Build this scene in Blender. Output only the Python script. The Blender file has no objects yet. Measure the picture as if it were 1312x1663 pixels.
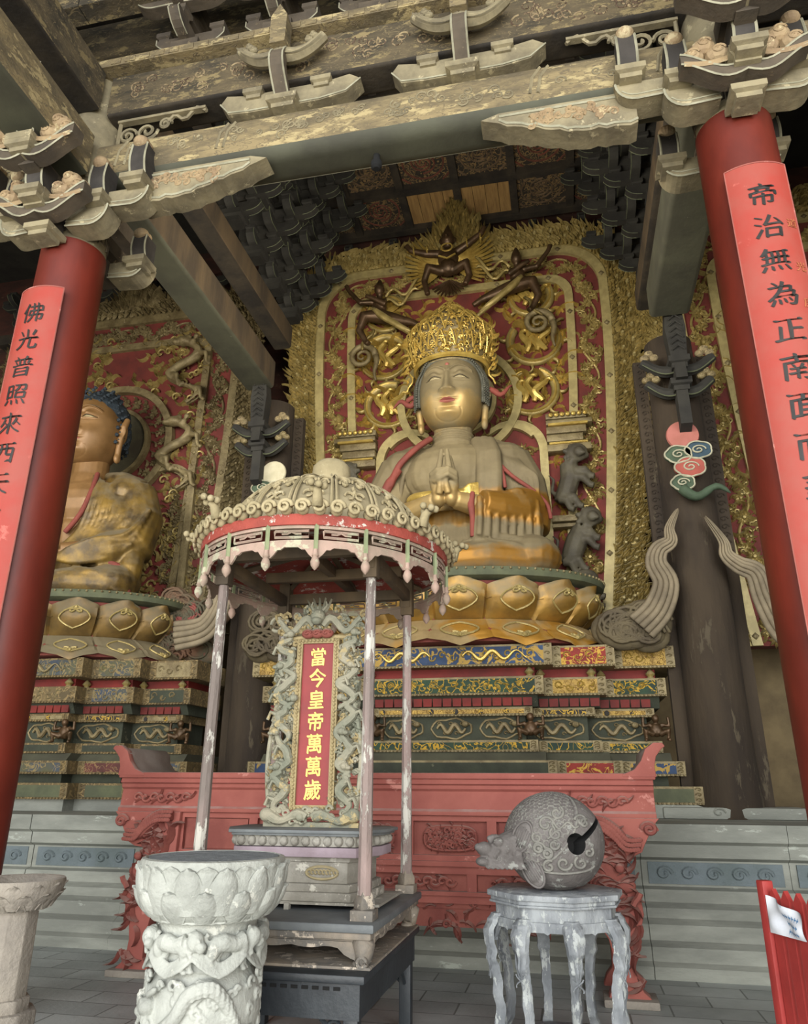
import bpy, bmesh, math, random
from math import pi, sin, cos, sqrt, atan2, radians as R
from mathutils import Vector, Matrix, noise
random.seed(7)
S = bpy.context.scene
COL = S.collection
# ------------------------------------------------------------- camera
cam = bpy.data.cameras.new('camera'); camo = bpy.data.objects.new('camera', cam); COL.objects.link(camo)
YAW, PIT, ROLL = R(12), R(20.2), R(.33)
cam.sensor_fit = 'VERTICAL'; cam.sensor_height = 24; cam.lens = 24*1205/1663
cam.clip_end = 200
camo.matrix_world = Matrix.Translation((0, 0, 1.55)) @ Matrix.Rotation(YAW, 4, 'Z') @ Matrix.Rotation(pi/2+PIT, 4, 'X') @ Matrix.Rotation(ROLL, 4, 'Z')
S.camera = camo
# ------------------------------------------------------------- world and light
S.view_settings.view_transform = 'Standard'; S.view_settings.look = 'None'
S.view_settings.gamma = 1; S.view_settings.use_curve_mapping = False
S.view_settings.exposure = 0.35
w = bpy.data.worlds.new('daylight'); S.world = w; w.use_nodes = True
w.node_tree.nodes['Background'].inputs[0].default_value = (.93, .97, 1, 1)
w.node_tree.nodes['Background'].inputs[1].default_value = 1.0
def area(name, loc, tgt, sx, sy, power, col=(1, 1, 1)):
    l = bpy.data.lights.new(name, 'AREA'); l.shape = 'RECTANGLE'; l.size = sx; l.size_y = sy
    l.energy = power; l.color = col
    o = bpy.data.objects.new(name, l); COL.objects.link(o); o.location = loc
    o.rotation_euler = (Vector(tgt)-Vector(loc)).to_track_quat('-Z', 'Y').to_euler(); return o
area('daylight_doorway', (1, -17, 6.5), (-1.5, 10, 6.0), 34, 13, 6500, (.96, .98, 1))
area('courtyard_glow', (-1.0, -4.2, .15), (-1.5, 1.5, 9.0), 26, 6, 2300, (1, .92, .76))
area('hall_fill', (-1.36, 5.45, 6.55), (-1.4, 11.2, 9.2), 2.6, .5, 195, (1, .93, .80))  # wide fill light added near the small black lamp to brighten the aureole
area('hall_fill_side', (-7.3, 5.45, 6.5), (-7.4, 11.2, 8.6), 2.6, .5, 120, (1, .93, .80))  # added fill for the left bay, no fixture stands here
# ------------------------------------------------------------- materials
def lin(c):
    if isinstance(c, str):
        c = tuple(int(c[i:i+2], 16)/255 for i in (0, 2, 4))
        c = tuple(x/12.92 if x <= .04045 else ((x+.055)/1.055)**2.4 for x in c)
    return (*c[:3], 1)
def mat(name, c1, c2=None, scale=3, rough=.8, metal=0, bump=.25, bs=25, flake=None, fs=9, ft=.6, lines=None, ls=5, lw=.03,
        dust=None, dt=(.1, .7), stretch=(1, 1, 1), bands=None, metal_line=0, vor=None, tile=None, worn=None, wz=None):
    m = bpy.data.materials.new(name); m.use_nodes = True; nt = m.node_tree; N = nt.nodes; L = nt.links
    b = N['Principled BSDF']; b.inputs['Roughness'].default_value = rough; b.inputs['Metallic'].default_value = metal
    tc = N.new('ShaderNodeTexCoord'); mp = N.new('ShaderNodeMapping'); mp.inputs['Scale'].default_value = stretch
    L.new(tc.outputs['Object'], mp.inputs['Vector']); V = mp.outputs[0]
    def noi(s, d=6, r=.6, dist=0):
        n = N.new('ShaderNodeTexNoise'); n.inputs['Scale'].default_value = s; n.inputs['Detail'].default_value = d
        n.inputs['Roughness'].default_value = r; n.inputs['Distortion'].default_value = dist; L.new(V, n.inputs['Vector']); return n.outputs['Fac']
    def rng(src, a, bb):
        n = N.new('ShaderNodeMapRange'); n.inputs[1].default_value = a; n.inputs[2].default_value = bb; L.new(src, n.inputs[0]); return n.outputs[0]
    def mth(op, a, bv):
        n = N.new('ShaderNodeMath'); n.operation = op
        for i, q in enumerate((a, bv)):
            if q is None: continue
            if isinstance(q, (int, float)): n.inputs[i].default_value = q
            else: L.new(q, n.inputs[i])
        return n.outputs[0]
    def mix(f, a, bcol):
        n = N.new('ShaderNodeMix'); n.data_type = 'RGBA'; L.new(f, n.inputs['Factor'])
        for i, q in ((6, a), (7, bcol)):
            if isinstance(q, tuple): n.inputs[i].default_value = q
            else: L.new(q, n.inputs[i])
        return n.outputs[2]
    c1 = lin(c1); c2 = lin(c2) if c2 is not None else tuple(x*.6 for x in c1[:3])+(1,)
    col = mix(rng(noi(scale), .38, .62), c1, c2)
    met = None; hgt = noi(bs, 4)
    if tile:
        t = N.new('ShaderNodeTexBrick'); t.inputs['Scale'].default_value = 1
        t.inputs['Brick Width'].default_value = tile[0]; t.inputs['Row Height'].default_value = tile[1]
        t.inputs['Mortar Size'].default_value = tile[2]; t.inputs['Mortar Smooth'].default_value = .3
        t.inputs['Color1'].default_value = (1, 1, 1, 1); t.inputs['Color2'].default_value = (.72, .72, .72, 1); t.inputs['Mortar'].default_value = (.35, .35, .33, 1)
        if len(tile) > 3 and tile[3] == 'xz':
            mp2 = N.new('ShaderNodeMapping'); mp2.inputs['Rotation'].default_value = (pi/2, 0, 0); L.new(V, mp2.inputs['Vector']); L.new(mp2.outputs[0], t.inputs['Vector'])
        else: L.new(V, t.inputs['Vector'])
        mm = N.new('ShaderNodeMix'); mm.data_type = 'RGBA'; mm.blend_type = 'MULTIPLY'; mm.inputs[0].default_value = 1
        L.new(col, mm.inputs[6]); L.new(t.outputs['Color'], mm.inputs[7]); col = mm.outputs[2]
        hgt = mth('SUBTRACT', mth('MULTIPLY', hgt, .5), mth('MULTIPLY', t.outputs['Fac'], 1.5))
    if vor:
        v = N.new('ShaderNodeTexVoronoi'); v.inputs['Scale'].default_value = vor; L.new(V, v.inputs['Vector'])
        d = v.outputs['Distance']; hgt = mth('ADD', mth('MULTIPLY', hgt, .4), mth('MULTIPLY', d, -1.2))
    if lines:
        n = noi(ls, 2, .5, 1.2); a = mth('ABSOLUTE', mth('SUBTRACT', n, .5), None)
        f = rng(a, lw, lw*.6); col = mix(f, col, lin(lines)); 
        if metal_line: met = mth('MULTIPLY', f, metal_line)
        hgt = mth('ADD', hgt, f)
    if worn:      # gilding that shows through the dust where noise and height allow
        f = rng(noi(worn[1], 3, .5), worn[2], worn[3])
        if wz:
            sp = N.new('ShaderNodeSeparateXYZ'); L.new(tc.outputs['Object'], sp.inputs[0]); z = sp.outputs['Z']
            tot = None
            for (za, zb, soft) in wz:
                g = mth('MULTIPLY', rng(z, za-soft, za+soft), rng(z, zb+soft, zb-soft)); tot = g if tot is None else mth('MAXIMUM', tot, g)
            f = mth('MULTIPLY', rng(mth('ADD', mth('MULTIPLY', noi(worn[1], 6, .6), 1.5), tot), 1.35, 1.8), 1)
        col = mix(f, col, lin(worn[0])); met = mth('MULTIPLY', f, .55)
    if flake:
        f = rng(noi(fs, 9, .72), ft, ft+.03); col = mix(f, col, lin(flake)); hgt = mth('ADD', hgt, mth('MULTIPLY', f, .6))
    if dust:
        g = N.new('ShaderNodeNewGeometry'); sp = N.new('ShaderNodeSeparateXYZ'); L.new(g.outputs['Normal'], sp.inputs[0])
        nn = mth('ADD', sp.outputs['Z'], mth('MULTIPLY', mth('SUBTRACT', noi(7, 4), .5), .9))
        f = rng(nn, dt[0], dt[1]); col = mix(f, col, lin(dust))
        base = met if met is not None else metal
        met = mth('MULTIPLY', mth('SUBTRACT', 1, f), base)
        L.new(mth('ADD', rough, mth('MULTIPLY', f, .8-rough)), b.inputs['Roughness'])
    L.new(col, b.inputs['Base Color'])
    if met is not None: L.new(met, b.inputs['Metallic'])
    if worn: L.new(mth('SUBTRACT', .8, mth('MULTIPLY', met, .5)), b.inputs['Roughness'])
    bp = N.new('ShaderNodeBump'); bp.inputs['Strength'].default_value = bump; bp.inputs['Distance'].default_value = .03
    L.new(hgt, bp.inputs['Height']); L.new(bp.outputs[0], b.inputs['Normal'])
    return m
M = dict(
 red=mat('red_lacquer', '74291b', '5e2015', 2.2, .5, bump=.06, bs=8, flake='9a5a48', fs=5, ft=.7, stretch=(1, 1, .4)),
 board=mat('vermilion_board', '9e3a2e', '9a483c', 2.5, .65, bump=.05, bs=12, flake='b45c50', fs=3, ft=.62),
 ink=mat('black_ink', '1c1a18', '2c2824', 6, .6, bump=.05),
 seal=mat('faint_gold_ink', 'a8603c', 'b47048', 6, .6, bump=.05),
 pink=mat('faded_red_wood', '9a584d', '8a4a41', 2.2, .82, bump=.15, bs=14, flake='b4776c', fs=3.5, ft=.6, dust='a89088', dt=(.45, 1.0)),
 pinkd=mat('shaded_carved_red', '905247', '7a4038', 3, .85, bump=.2, bs=18, dust='a07f74', dt=(.35, 1.0)),  # darker copy of the faded red, shade of the carving put into its colour
 gold=mat('aged_gilding', 'ae9a60', '92804c', 6, .42, .35, bump=.3, bs=30, dust='8d8264', dt=(.35, 1.0)),
 goldb=mat('bright_gilding', 'c8ac5c', 'a88c44', 5, .36, .5, bump=.25, bs=26),
 goldd=mat('dull_gilding', '8a7c58', '6c5e40', 6, .55, .25, bump=.4, bs=30, dust='74694e', dt=(.3, .9)),
 goldp=mat('dusty_gold_band', 'b0a06c', '9a8b5c', 9, .5, .15, bump=.1, bs=50),
 fred=mat('carving_ground_red', '6f2d26', '5a2621', 3, .85, bump=.2, bs=18),
 fgrn=mat('carving_ground_dark', '4a4632', '3a3426', 3, .85, bump=.2, bs=18),
 skin=mat('dusty_gilded_skin', '776a4c', '695d42', 3, .6, .15, bump=.04, bs=9, worn=('a48a58', 3.0, .5, .7), wz=[(2.3, 2.9, .22), (.7, 1.25, .15)]),
 robe=mat('dusty_gilded_robe', '6e6247', '5f543c', 2.5, .7, .1, bump=.08, bs=10, worn=('8c6424', 3.0, .5, .62), wz=[(.7, 1.36, .1), (.05, .42, .12)]),
 trimr=mat('robe_trim_red', '78382d', '683028', 4, .8, bump=.1),
 hair=mat('blue_grey_hair', '57564b', '44443a', 9, .8, bump=.4, bs=40),
 lip=mat('red_lips', '8c5044', '7e463c', 4, .6, bump=.02),
 eyew=mat('eye_glaze', 'a89c78', '94886a', 9, .3, bump=0),
 lskin=mat('brown_gold_skin', '86653e', '745632', 3, .5, .2, bump=.05, bs=9),
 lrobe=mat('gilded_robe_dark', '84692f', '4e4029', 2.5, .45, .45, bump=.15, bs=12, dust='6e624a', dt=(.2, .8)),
 lhair=mat('blue_black_hair', '26313a', '1c252c', 9, .8, bump=.4, bs=40),
 lotus=mat('lotus_petal_gilding', '9c7836', '7c6030', 3.5, .4, .5, bump=.12, bs=8, dust='8e8060', dt=(-.2, .45)),
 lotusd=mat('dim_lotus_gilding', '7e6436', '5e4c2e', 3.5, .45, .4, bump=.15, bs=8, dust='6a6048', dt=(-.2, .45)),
 lotusb=mat('dusty_lotus_gilding', '8d7850', '786440', 2.5, .6, .35, bump=.12, bs=8, worn=('a87c30', 2.2, .5, .62)),
 green=mat('faded_green_paint', '585c42', '484c38', 4, .8, bump=.15, bs=16, flake='7a7a5e', fs=8, ft=.68),
 pgreen=mat('green_panel_gold_vines', '243d28', '1b2c20', 4, .75, bump=.2, lines='b8963c', ls=9, lw=.035, metal_line=.7),
 pblue=mat('blue_panel_gold_dragon', '2c4262', '22324c', 4, .75, bump=.2, lines='a88c4c', ls=6, lw=.05, metal_line=.6),
 pred=mat('red_panel_gold_scroll', '8c2a20', '6c2018', 4, .75, bump=.2, lines='c4a04c', ls=10, lw=.045, metal_line=.7),
 pgold=mat('gold_panel_relief', 'ae8e44', '8c7038', 8, .4, .4, bump=.5, bs=40, lines='6c5020', ls=12, lw=.02),
 pblk=mat('dark_panel_gold_scroll', '2a2620', '1c1a18', 4, .75, bump=.2, lines='bc9c48', ls=9, lw=.05, metal_line=.7),
 dimp=mat('shaded_blue_panel', '3c4450', '54502f', 3, .8, bump=.2, lines='7c6c48', ls=8, lw=.04), dimg=mat('shaded_gold_panel', '6c5c3c', '544830', 4, .8, bump=.3, lines='84704a', ls=9, lw=.04), dimr=mat('shaded_red_panel', '5c302a', '4a2824', 4, .8, bump=.2, lines='7c6040', ls=9, lw=.03),  # left pedestal palette: weaker light far from the opening is painted into these colours
 redrail=mat('deep_red_rail', '7a241c', '5e1c16', 3, .75, bump=.1),
 dgrn=mat('dark_green_rail', '3b3f31', '2f3227', 3, .85, bump=.2, flake='5c5c48', fs=6, ft=.62, dust='5c5a4a', dt=(.3, .9)),
 oldp=mat('old_painted_timber', '8a7a58', '5c523e', 3.2, .85, bump=.4, bs=22, flake='a8976e', fs=5, ft=.54, lines='6a5e48', ls=9, lw=.03, stretch=(.7, 1, 2.2)),
 oldp2=mat('soot_painted_timber', '5e523c', '3a3428', 3, .9, bump=.4, bs=22, flake='80714f', fs=5, ft=.55, lines='6c5f45', ls=6, lw=.014, stretch=(.8, 1, 2)),
 soff=mat('grey_green_soffit', '4f4f3f', '403f33', 1.8, .75, bump=.12, bs=12, flake='7e826a', fs=7, ft=.7),
 darkw=mat('dark_timber', '3a3226', '241f19', 3, .85, bump=.3, bs=16, stretch=(1, 1, 1)),
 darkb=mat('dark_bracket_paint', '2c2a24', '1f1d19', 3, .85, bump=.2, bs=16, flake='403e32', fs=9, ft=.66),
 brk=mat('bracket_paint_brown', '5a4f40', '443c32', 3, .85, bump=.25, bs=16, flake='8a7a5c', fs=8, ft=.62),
 brkl=mat('bracket_paint_pale', '8f8467', '6e6550', 4, .85, bump=.25, bs=16, flake='a89c7c', fs=7, ft=.6),
 pale=mat('chalky_edge_line', 'a8a48c', '8c8872', 6, .85, bump=.1),
 cloud=mat('pale_pink_cloud', 'a08a68', '8c765a', 4, .8, bump=.25, bs=22, flake='b8a884', fs=6, ft=.55),
 dustr=mat('dust_covered_red_wood', '8e827a', '7c6e66', 3, .85, bump=.15), nose=mat('dark_brown_nose_paint', '403b36', '302c28', 4, .85, bump=.15, flake='6c6456', fs=9, ft=.66),
 carve=mat('pale_relief_panel', '9c8a68', '7c6a50', 7, .85, bump=.9, bs=20, lines='5c4a3a', ls=10, lw=.05),
 wood=mat('brown_old_wood', '5e4e38', '41372a', 2.5, .85, bump=.35, bs=10, stretch=(1, 1, .25)),
 bare=mat('bare_plank', 'a88550', '8c6c40', 3, .75, bump=.15, bs=10, stretch=(6, .6, 1)),
 cofr=mat('coffer_roundel_brown', '6c5840', '54432f', 5, .85, bump=.1), cofred=mat('coffer_roundel_red', '70402f', '583426', 5, .85, bump=.1),
 coffer=mat('coffer_dark_painted', '3c3428', '2a241c', 4, .85, bump=.2, lines='7c6440', ls=9, lw=.05),
 pillar=mat('smoked_pillar', '3c3123', '281f16', 2.2, .9, bump=.4, bs=16, flake='4c4334', fs=4, ft=.6, stretch=(1, 1, .25)),
 plaster=mat('ochre_plaster', '7a6a4c', '62543c', 2, .92, bump=.2, bs=8),
 mural=mat('red_wall_mural', '4c2a20', '35211a', 2, .9, bump=.15, flake='64503c', fs=2.5, ft=.6, stretch=(1, 1, 2)),
 floor=mat('grey_brick_paving', 'b8bdba', 'a0a5a2', 1.5, .5, bump=.25, bs=30, tile=(.62, .31, .008), flake='a0a4a0', fs=4, ft=.66),
 stone=mat('grey_terrace_stone', '989a90', '787a72', 1.6, .85, bump=.3, bs=16, tile=(1.35, .0, .006, 'xz') if 0 else None, flake='a4a89e', fs=4, ft=.62, stretch=(.5, 1, 1.6)),
 stonet=mat('blue_grey_carved_stone', '687276', '5a6464', 2.5, .85, bump=.5, bs=14),
 marble=mat('white_carved_stone', 'b0b2aa', '90928b', 3, .75, bump=.35, bs=28, flake='bcbcb2', fs=6, ft=.6),
 granite=mat('warm_grey_stone', '948c80', '7c756c', 3, .85, bump=.35, bs=34),
 basin=mat('speckled_basin_stone', '8c9498', '747c80', 14, .8, bump=.5, bs=50, flake='a8aeb0', fs=20, ft=.6),
 fish=mat('weathered_fish_wood', '6a6562', '585350', 3, .75, bump=.35, bs=24, flake='84847e', fs=14, ft=.57),
 fishl=mat('pale_fish_carving', '807e76', '6c6a64', 5, .8, bump=.3, bs=20),
 stand=mat('limewashed_wood', '94989a', '6a6e72', 5, .75, bump=.35, bs=24, flake='a4a8a6', fs=14, ft=.55, stretch=(1, 1, .5)),
 flaky=mat('flaking_post_paint', '94807a', '6c625c', 3, .8, bump=.5, bs=16, flake='b4b0a6', fs=9, ft=.52, stretch=(1, 1, .35)),
 bwood=mat('bluish_black_wood', '2f3438', '23272b', 3, .5, bump=.12, bs=14, flake='5c6468', fs=7, ft=.7),
 tpaint=mat('table_flaked_paint', '8c8070', '64605a', 4, .75, bump=.35, bs=16, flake='b4a898', fs=8, ft=.55),
 ttop=mat('grey_table_top', '6a6e6e', '565a5c', 3, .6, bump=.1),
 dome=mat('pale_dusty_dome', '968a6c', '82775c', 3, .85, bump=.2, bs=14),
 cream=mat('cream_carved_paint', 'a89a78', '8e8262', 5, .85, bump=.2, bs=20, flake='b4aa8c', fs=7, ft=.6),
 ringr=mat('flaked_red_ring', '9a4438', '843a30', 4, .8, bump=.3, flake='c4bcb0', fs=6, ft=.56),
 fret=mat('faded_pink_fret', 'a48a7c', '8c7c6c', 5, .85, bump=.2, flake='a8a48c', fs=8, ft=.54),
 fretg=mat('pale_green_fret', '8c9470', '7c8464', 5, .85, bump=.2),
 tcarv=mat('blue_cream_dragon_carving', '9a9480', '767868', 4, .8, bump=.4, bs=22, flake='aa9a72', fs=5, ft=.58),
 tcarvg=mat('gold_cream_dragon_carving', 'a4946c', '8c7c58', 4, .75, bump=.4, bs=22, flake='a86c5c', fs=4, ft=.64),
 tred=mat('tablet_crimson', '8a2c2c', '782626', 3, .6, bump=.05),
 tgold=mat('tablet_gold_lettering', 'd8b860', 'c8a850', 6, .45, .3, bump=.05),
 tgrey=mat('tablet_stand_paint', '9a968c', '7c786e', 4, .8, bump=.3, flake='b4b0a4', fs=7, ft=.58),
 tlil=mat('lilac_grey_rail', '9c8c94', '88787e', 4, .8, bump=.15),
 white=mat('white_disc_paint', 'c0b89c', 'aca488', 5, .8, bump=.1),
 salmon=mat('salmon_disc_paint', 'a4645a', '965a4e', 5, .8, bump=.1),
 cgrn=mat('cloud_green', '40503c', '34422f', 5, .8, bump=.1), cblu=mat('cloud_blue', '2e4450', '263844', 5, .8, bump=.1),
 cred=mat('cloud_red', '94483c', '843e34', 5, .8, bump=.1),
 tail=mat('grey_brown_ribbon', '877a62', '6a5f4c', 3, .8, bump=.2, bs=14),
 cswirl=mat('dark_swirl_clouds', '62573f', '4a4030', 3, .8, bump=.25, bs=14),
 lswirl=mat('red_green_swirl_clouds', '6a4c38', '444a38', 2.5, .8, bump=.25, bs=14, flake='80423a', fs=2.5, ft=.57),
 bronze=mat('dark_bronze_figure', '5c4630', '42321f', 5, .45, .5, bump=.15, bs=14),
 dash=mat('dark_brow_line', '4a4030', '3c3426', 5, .8, bump=0),
 beast=mat('grey_painted_beast', '56503f', '403a2e', 4, .7, bump=.2),
 black=mat('black_opening', '0c0b0a', '080808', 4, .9, bump=0),
 paper=mat('printed_paper', 'd4d8dc', 'c8ccd4', 4, .7, bump=.02, flake='6c90b8', fs=22, ft=.66),
 blueink=mat('blue_print', '5a86b0', '4a769c', 4, .7, bump=0),
 fence=mat('red_fence_paint', '98302c', '862824', 3, .6, bump=.08),
)
# ------------------------------------------------------------- mesh helpers
class MB:
    def __init__(s): s.v = []; s.f = []; s.fm = []; s.m = 0
    def add(s, vs, fs, m=None):
        o = len(s.v); s.v += [tuple(v) for v in vs]; s.f += [tuple(i+o for i in f) for f in fs]; s.fm += [s.m if m is None else m]*len(fs); return s
    def bx(s, x0, x1, y0, y1, z0, z1, T=None, m=None):
        vs = [Vector((x, y, z)) for x in (x0, x1) for y in (y0, y1) for z in (z0, z1)]
        if T: vs = [T @ v for v in vs]
        return s.add(vs, [(0, 1, 3, 2), (4, 6, 7, 5), (0, 4, 5, 1), (2, 3, 7, 6), (0, 2, 6, 4), (1, 5, 7, 3)], m)
    def prism(s, pts, a, b, ax='y', m=None):
        """outline pts (u,v) extruded between a and b along axis; u,v are the other two axes in order"""
        n = len(pts)
        def P(p, t): return {'y': (p[0], t, p[1]), 'x': (t, p[0], p[1]), 'z': (p[0], p[1], t)}[ax]
        vs = [P(p, a) for p in pts]+[P(p, b) for p in pts]
        fs = [tuple(range(n-1, -1, -1)), tuple(range(n, 2*n))]+[(i, (i+1) % n, n+(i+1) % n, n+i) for i in range(n)]
        return s.add(vs, fs, m)
    def lathe(s, prof, n=32, c=(0, 0, 0), sx=1, sy=1, mod=None, m=None, a0=0, a1=2*pi):
        full = abs(a1-a0-2*pi) < 1e-6; k = n if full else n+1; vs = []
        for j, (r, z) in enumerate(prof):
            for i in range(k):
                a = a0+(a1-a0)*i/n; rr = r*(mod(a, j/(len(prof)-1), r) if mod else 1)
                vs.append((c[0]+rr*cos(a)*sx, c[1]+rr*sin(a)*sy, c[2]+z))
        fs = [(j*k+i, j*k+(i+1) % k, (j+1)*k+(i+1) % k, (j+1)*k+i) for j in range(len(prof)-1) for i in range(n if full else n)]
        if full:
            fs += [tuple(range(k-1, -1, -1)), tuple((len(prof)-1)*k+i for i in range(k))]
        return s.add(vs, fs, m)
    def tube(s, path, r, n=6, m=None, flat=1, up=None):
        P = [Vector(p) for p in path]; rs = r if isinstance(r, (list, tuple)) else [r]*len(P); vs = []
        nrm = Vector(up) if up else None
        for i, p in enumerate(P):
            t = (P[min(i+1, len(P)-1)]-P[max(i-1, 0)])
            t = t.normalized() if t.length > 1e-9 else Vector((0, 0, 1))
            if up: a = (Vector(up)-t*Vector(up).dot(t)); 
            else:
                if nrm is None: nrm = Vector((0, 0, 1)) if abs(t.z) < .9 else Vector((1, 0, 0))
                a = nrm-t*nrm.dot(t)
            if a.length < 1e-6: a = t.orthogonal()
            a.normalize(); nrm = a if not up else nrm; b = t.cross(a)
            for k in range(n):
                q = 2*pi*k/n; vs.append(p+(a*cos(q)*flat+b*sin(q))*rs[i])
        L = len(P)
        fs = [(i*n+k, i*n+(k+1) % n, (i+1)*n+(k+1) % n, (i+1)*n+k) for i in range(L-1) for k in range(n)]
        fs += [tuple(range(n-1, -1, -1)), tuple((L-1)*n+k for k in range(n))]
        return s.add(vs, fs, m)
    def ell(s, c, r, T=None, nu=16, nv=10, m=None):
        if isinstance(r, (int, float)): r = (r, r, r)
        vs = [Vector((0, 0, -1))]
        for j in range(1, nv):
            for i in range(nu):
                a = -pi/2+pi*j/nv; b = 2*pi*i/nu; vs.append(Vector((cos(a)*cos(b), cos(a)*sin(b), sin(a))))
        vs.append(Vector((0, 0, 1)))
        vs = [Vector((v.x*r[0], v.y*r[1], v.z*r[2])) for v in vs]
        if T: vs = [T @ v for v in vs]
        vs = [v+Vector(c) for v in vs]; fs = []
        for i in range(nu):
            fs.append((0, 1+(i+1) % nu, 1+i)); fs.append((len(vs)-1, 1+(nv-2)*nu+i, 1+(nv-2)*nu+(i+1) % nu))
        for j in range(nv-2):
            for i in range(nu): fs.append((1+j*nu+i, 1+j*nu+(i+1) % nu, 1+(j+1)*nu+(i+1) % nu, 1+(j+1)*nu+i))
        return s.add(vs, fs, m)
    def grid(s, fn, nu, nv, cu=False, m=None, fm=None):
        k = nu if cu else nu+1
        vs = [fn(i/nu, j/nv) for j in range(nv+1) for i in range(k)]
        fs = [(j*k+i, j*k+(i+1) % k, (j+1)*k+(i+1) % k, (j+1)*k+i) for j in range(nv) for i in range(nu)]
        s.add(vs, fs, m)
        if fm:
            base = len(s.fm)-len(fs)
            for j in range(nv):
                for i in range(nu): s.fm[base+j*nu+i] = fm((i+.5)/nu, (j+.5)/nv)
        return s
    def ext(s, o, T=None, m=None):
        vs = [T @ Vector(v) for v in o.v] if T else o.v
        off = len(s.v); s.v += [tuple(v) for v in vs]; s.f += [tuple(i+off for i in f) for f in o.f]
        s.fm += [m]*len(o.f) if m is not None else o.fm; return s
    def mesh(s, name):
        me = bpy.data.meshes.new(name); me.from_pydata(s.v, [], s.f); me.polygons.foreach_set('material_index', s.fm)
        bm = bmesh.new(); bm.from_mesh(me); bmesh.ops.recalc_face_normals(bm, faces=bm.faces); bm.to_mesh(me); bm.free(); return me
    def build(s, name, mats, parent=None, smooth=None, remesh=None, sm=0, bevel=0, sub=0, keep=False):
        """one mesh object in world coordinates, shifted to its root's frame"""
        off = Vector(parent.get('_o', (0, 0, 0))) if parent else Vector((0, 0, 0))
        if off.length and not keep: s.v = [tuple(Vector(v)-off) for v in s.v]
        me = s.mesh(name); o = bpy.data.objects.new(name, me); COL.objects.link(o)
        for q in (mats if isinstance(mats, (list, tuple)) else [mats]): me.materials.append(M[q])
        if remesh:
            md = o.modifiers.new('r', 'REMESH'); md.mode = 'VOXEL'; md.voxel_size = remesh; md.use_smooth_shade = True
            if sm: q = o.modifiers.new('s', 'SMOOTH'); q.iterations = sm; q.factor = .6
            bake(o); smooth = True
        if smooth is None: smooth = False
        if smooth is True: o.data.polygons.foreach_set('use_smooth', [True]*len(o.data.polygons))
        elif smooth: shade(o, smooth)
        if bevel:
            b = o.modifiers.new('b', 'BEVEL'); b.width = bevel; b.segments = 2; b.limit_method = 'ANGLE'; b.angle_limit = R(40)
            bake(o); shade(o, 35)
        if parent:
            o.parent = parent
            if parent.get('_o') is not None: o['_o'] = list(off)
        return o
def shade(o, ang):
    me = o.data; me.polygons.foreach_set('use_smooth', [True]*len(me.polygons))
    bm = bmesh.new(); bm.from_mesh(me)
    for e in bm.edges:
        if len(e.link_faces) == 2: e.smooth = e.calc_face_angle(0) < R(ang)
    bm.to_mesh(me); bm.free()
def bake(o):
    dg = bpy.context.evaluated_depsgraph_get(); dg.update()
    me = bpy.data.meshes.new_from_object(o.evaluated_get(dg)); old = o.data; o.modifiers.clear(); o.data = me; bpy.data.meshes.remove(old)
def thing(name, label, cat, loc=(0, 0, 0), group=None, rz=0):
    o = bpy.data.objects.new(name, None); COL.objects.link(o); o.location = loc; o.rotation_euler.z = rz
    o.empty_display_size = .1
    o['label'] = label; o['category'] = cat; o['_o'] = list(loc)
    if group: o['group'] = group
    return o
def tag(o, label, cat, group=None, kind=None):
    o['label'] = label; o['category'] = cat
    if group: o['group'] = group
    if kind: o['kind'] = kind
    return o
def struct(o): o['kind'] = 'structure'; return o
def dup(root, loc, rz=0, label=None, sc=None, group=None):
    def cp(o, par):
        c = o.copy(); COL.objects.link(c); c.parent = par
        for ch in o.children: cp(ch, c)
        return c
    r = cp(root, None); r.location = loc; r.rotation_euler = (0, 0, rz)
    if sc: r.scale = sc
    if label: r['label'] = label
    if group: r['group'] = group
    return r
def glyph(ch, size=1, depth=.01, nib=.035, thin=-.012, lean=0):
    """brush-like character mesh centred on the origin in the xz plane (u right, v up, w towards the viewer)"""
    c = bpy.data.curves.new('t', 'FONT'); c.body = ch; c.align_x = 'CENTER'; c.offset = thin; c.resolution_u = 3
    o = bpy.data.objects.new('t', c); COL.objects.link(o)
    bpy.context.view_layer.update(); me = o.to_mesh()
    vs = [Vector(v.co) for v in me.vertices]; fs = [tuple(p.vertices) for p in me.polygons]
    o.to_mesh_clear(); bpy.data.objects.remove(o); bpy.data.curves.remove(c)
    cy = (max(v.y for v in vs)+min(v.y for v in vs))/2; cx = (max(v.x for v in vs)+min(v.x for v in vs))/2
    out = []; of = []
    K = 5
    for k in range(K):
        d = (k/(K-1)-.5)*nib; b0 = len(out)
        for v in vs:
            x = v.x-cx+d; y = v.y-cy-d*.9
            x += .018*sin(y*7+1)+lean*y; y += .05*x
            out.append((x*size, y*size, depth+k*.0006)); 
        of += [tuple(b0+i for i in f) for f in fs]
    return out, of
def flip(fs): return [tuple(reversed(f)) for f in fs]
# ================================================================= setting
XL, XR, YF, YB = -15.0, 11.0, -7.0, 12.6
struct(MB().bx(XL, XR, -14, YB, -.12, 0).build('floor', 'floor'))
struct(MB().bx(XL, XR, YB, YB+.2, 0, 15).build('wall_back', 'mural'))
struct(MB().bx(XL-.2, XL, YF, YB, 0, 15).build('wall_left', 'plaster'))
struct(MB().bx(XR, XR+.2, YF, YB, 0, 15).build('wall_right', 'plaster'))
# ochre plaster dado behind the statues
struct(MB().bx(XL, XR, YB-.1, YB, 1.2, 4.6).build('trim_1', 'plaster'))
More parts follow.
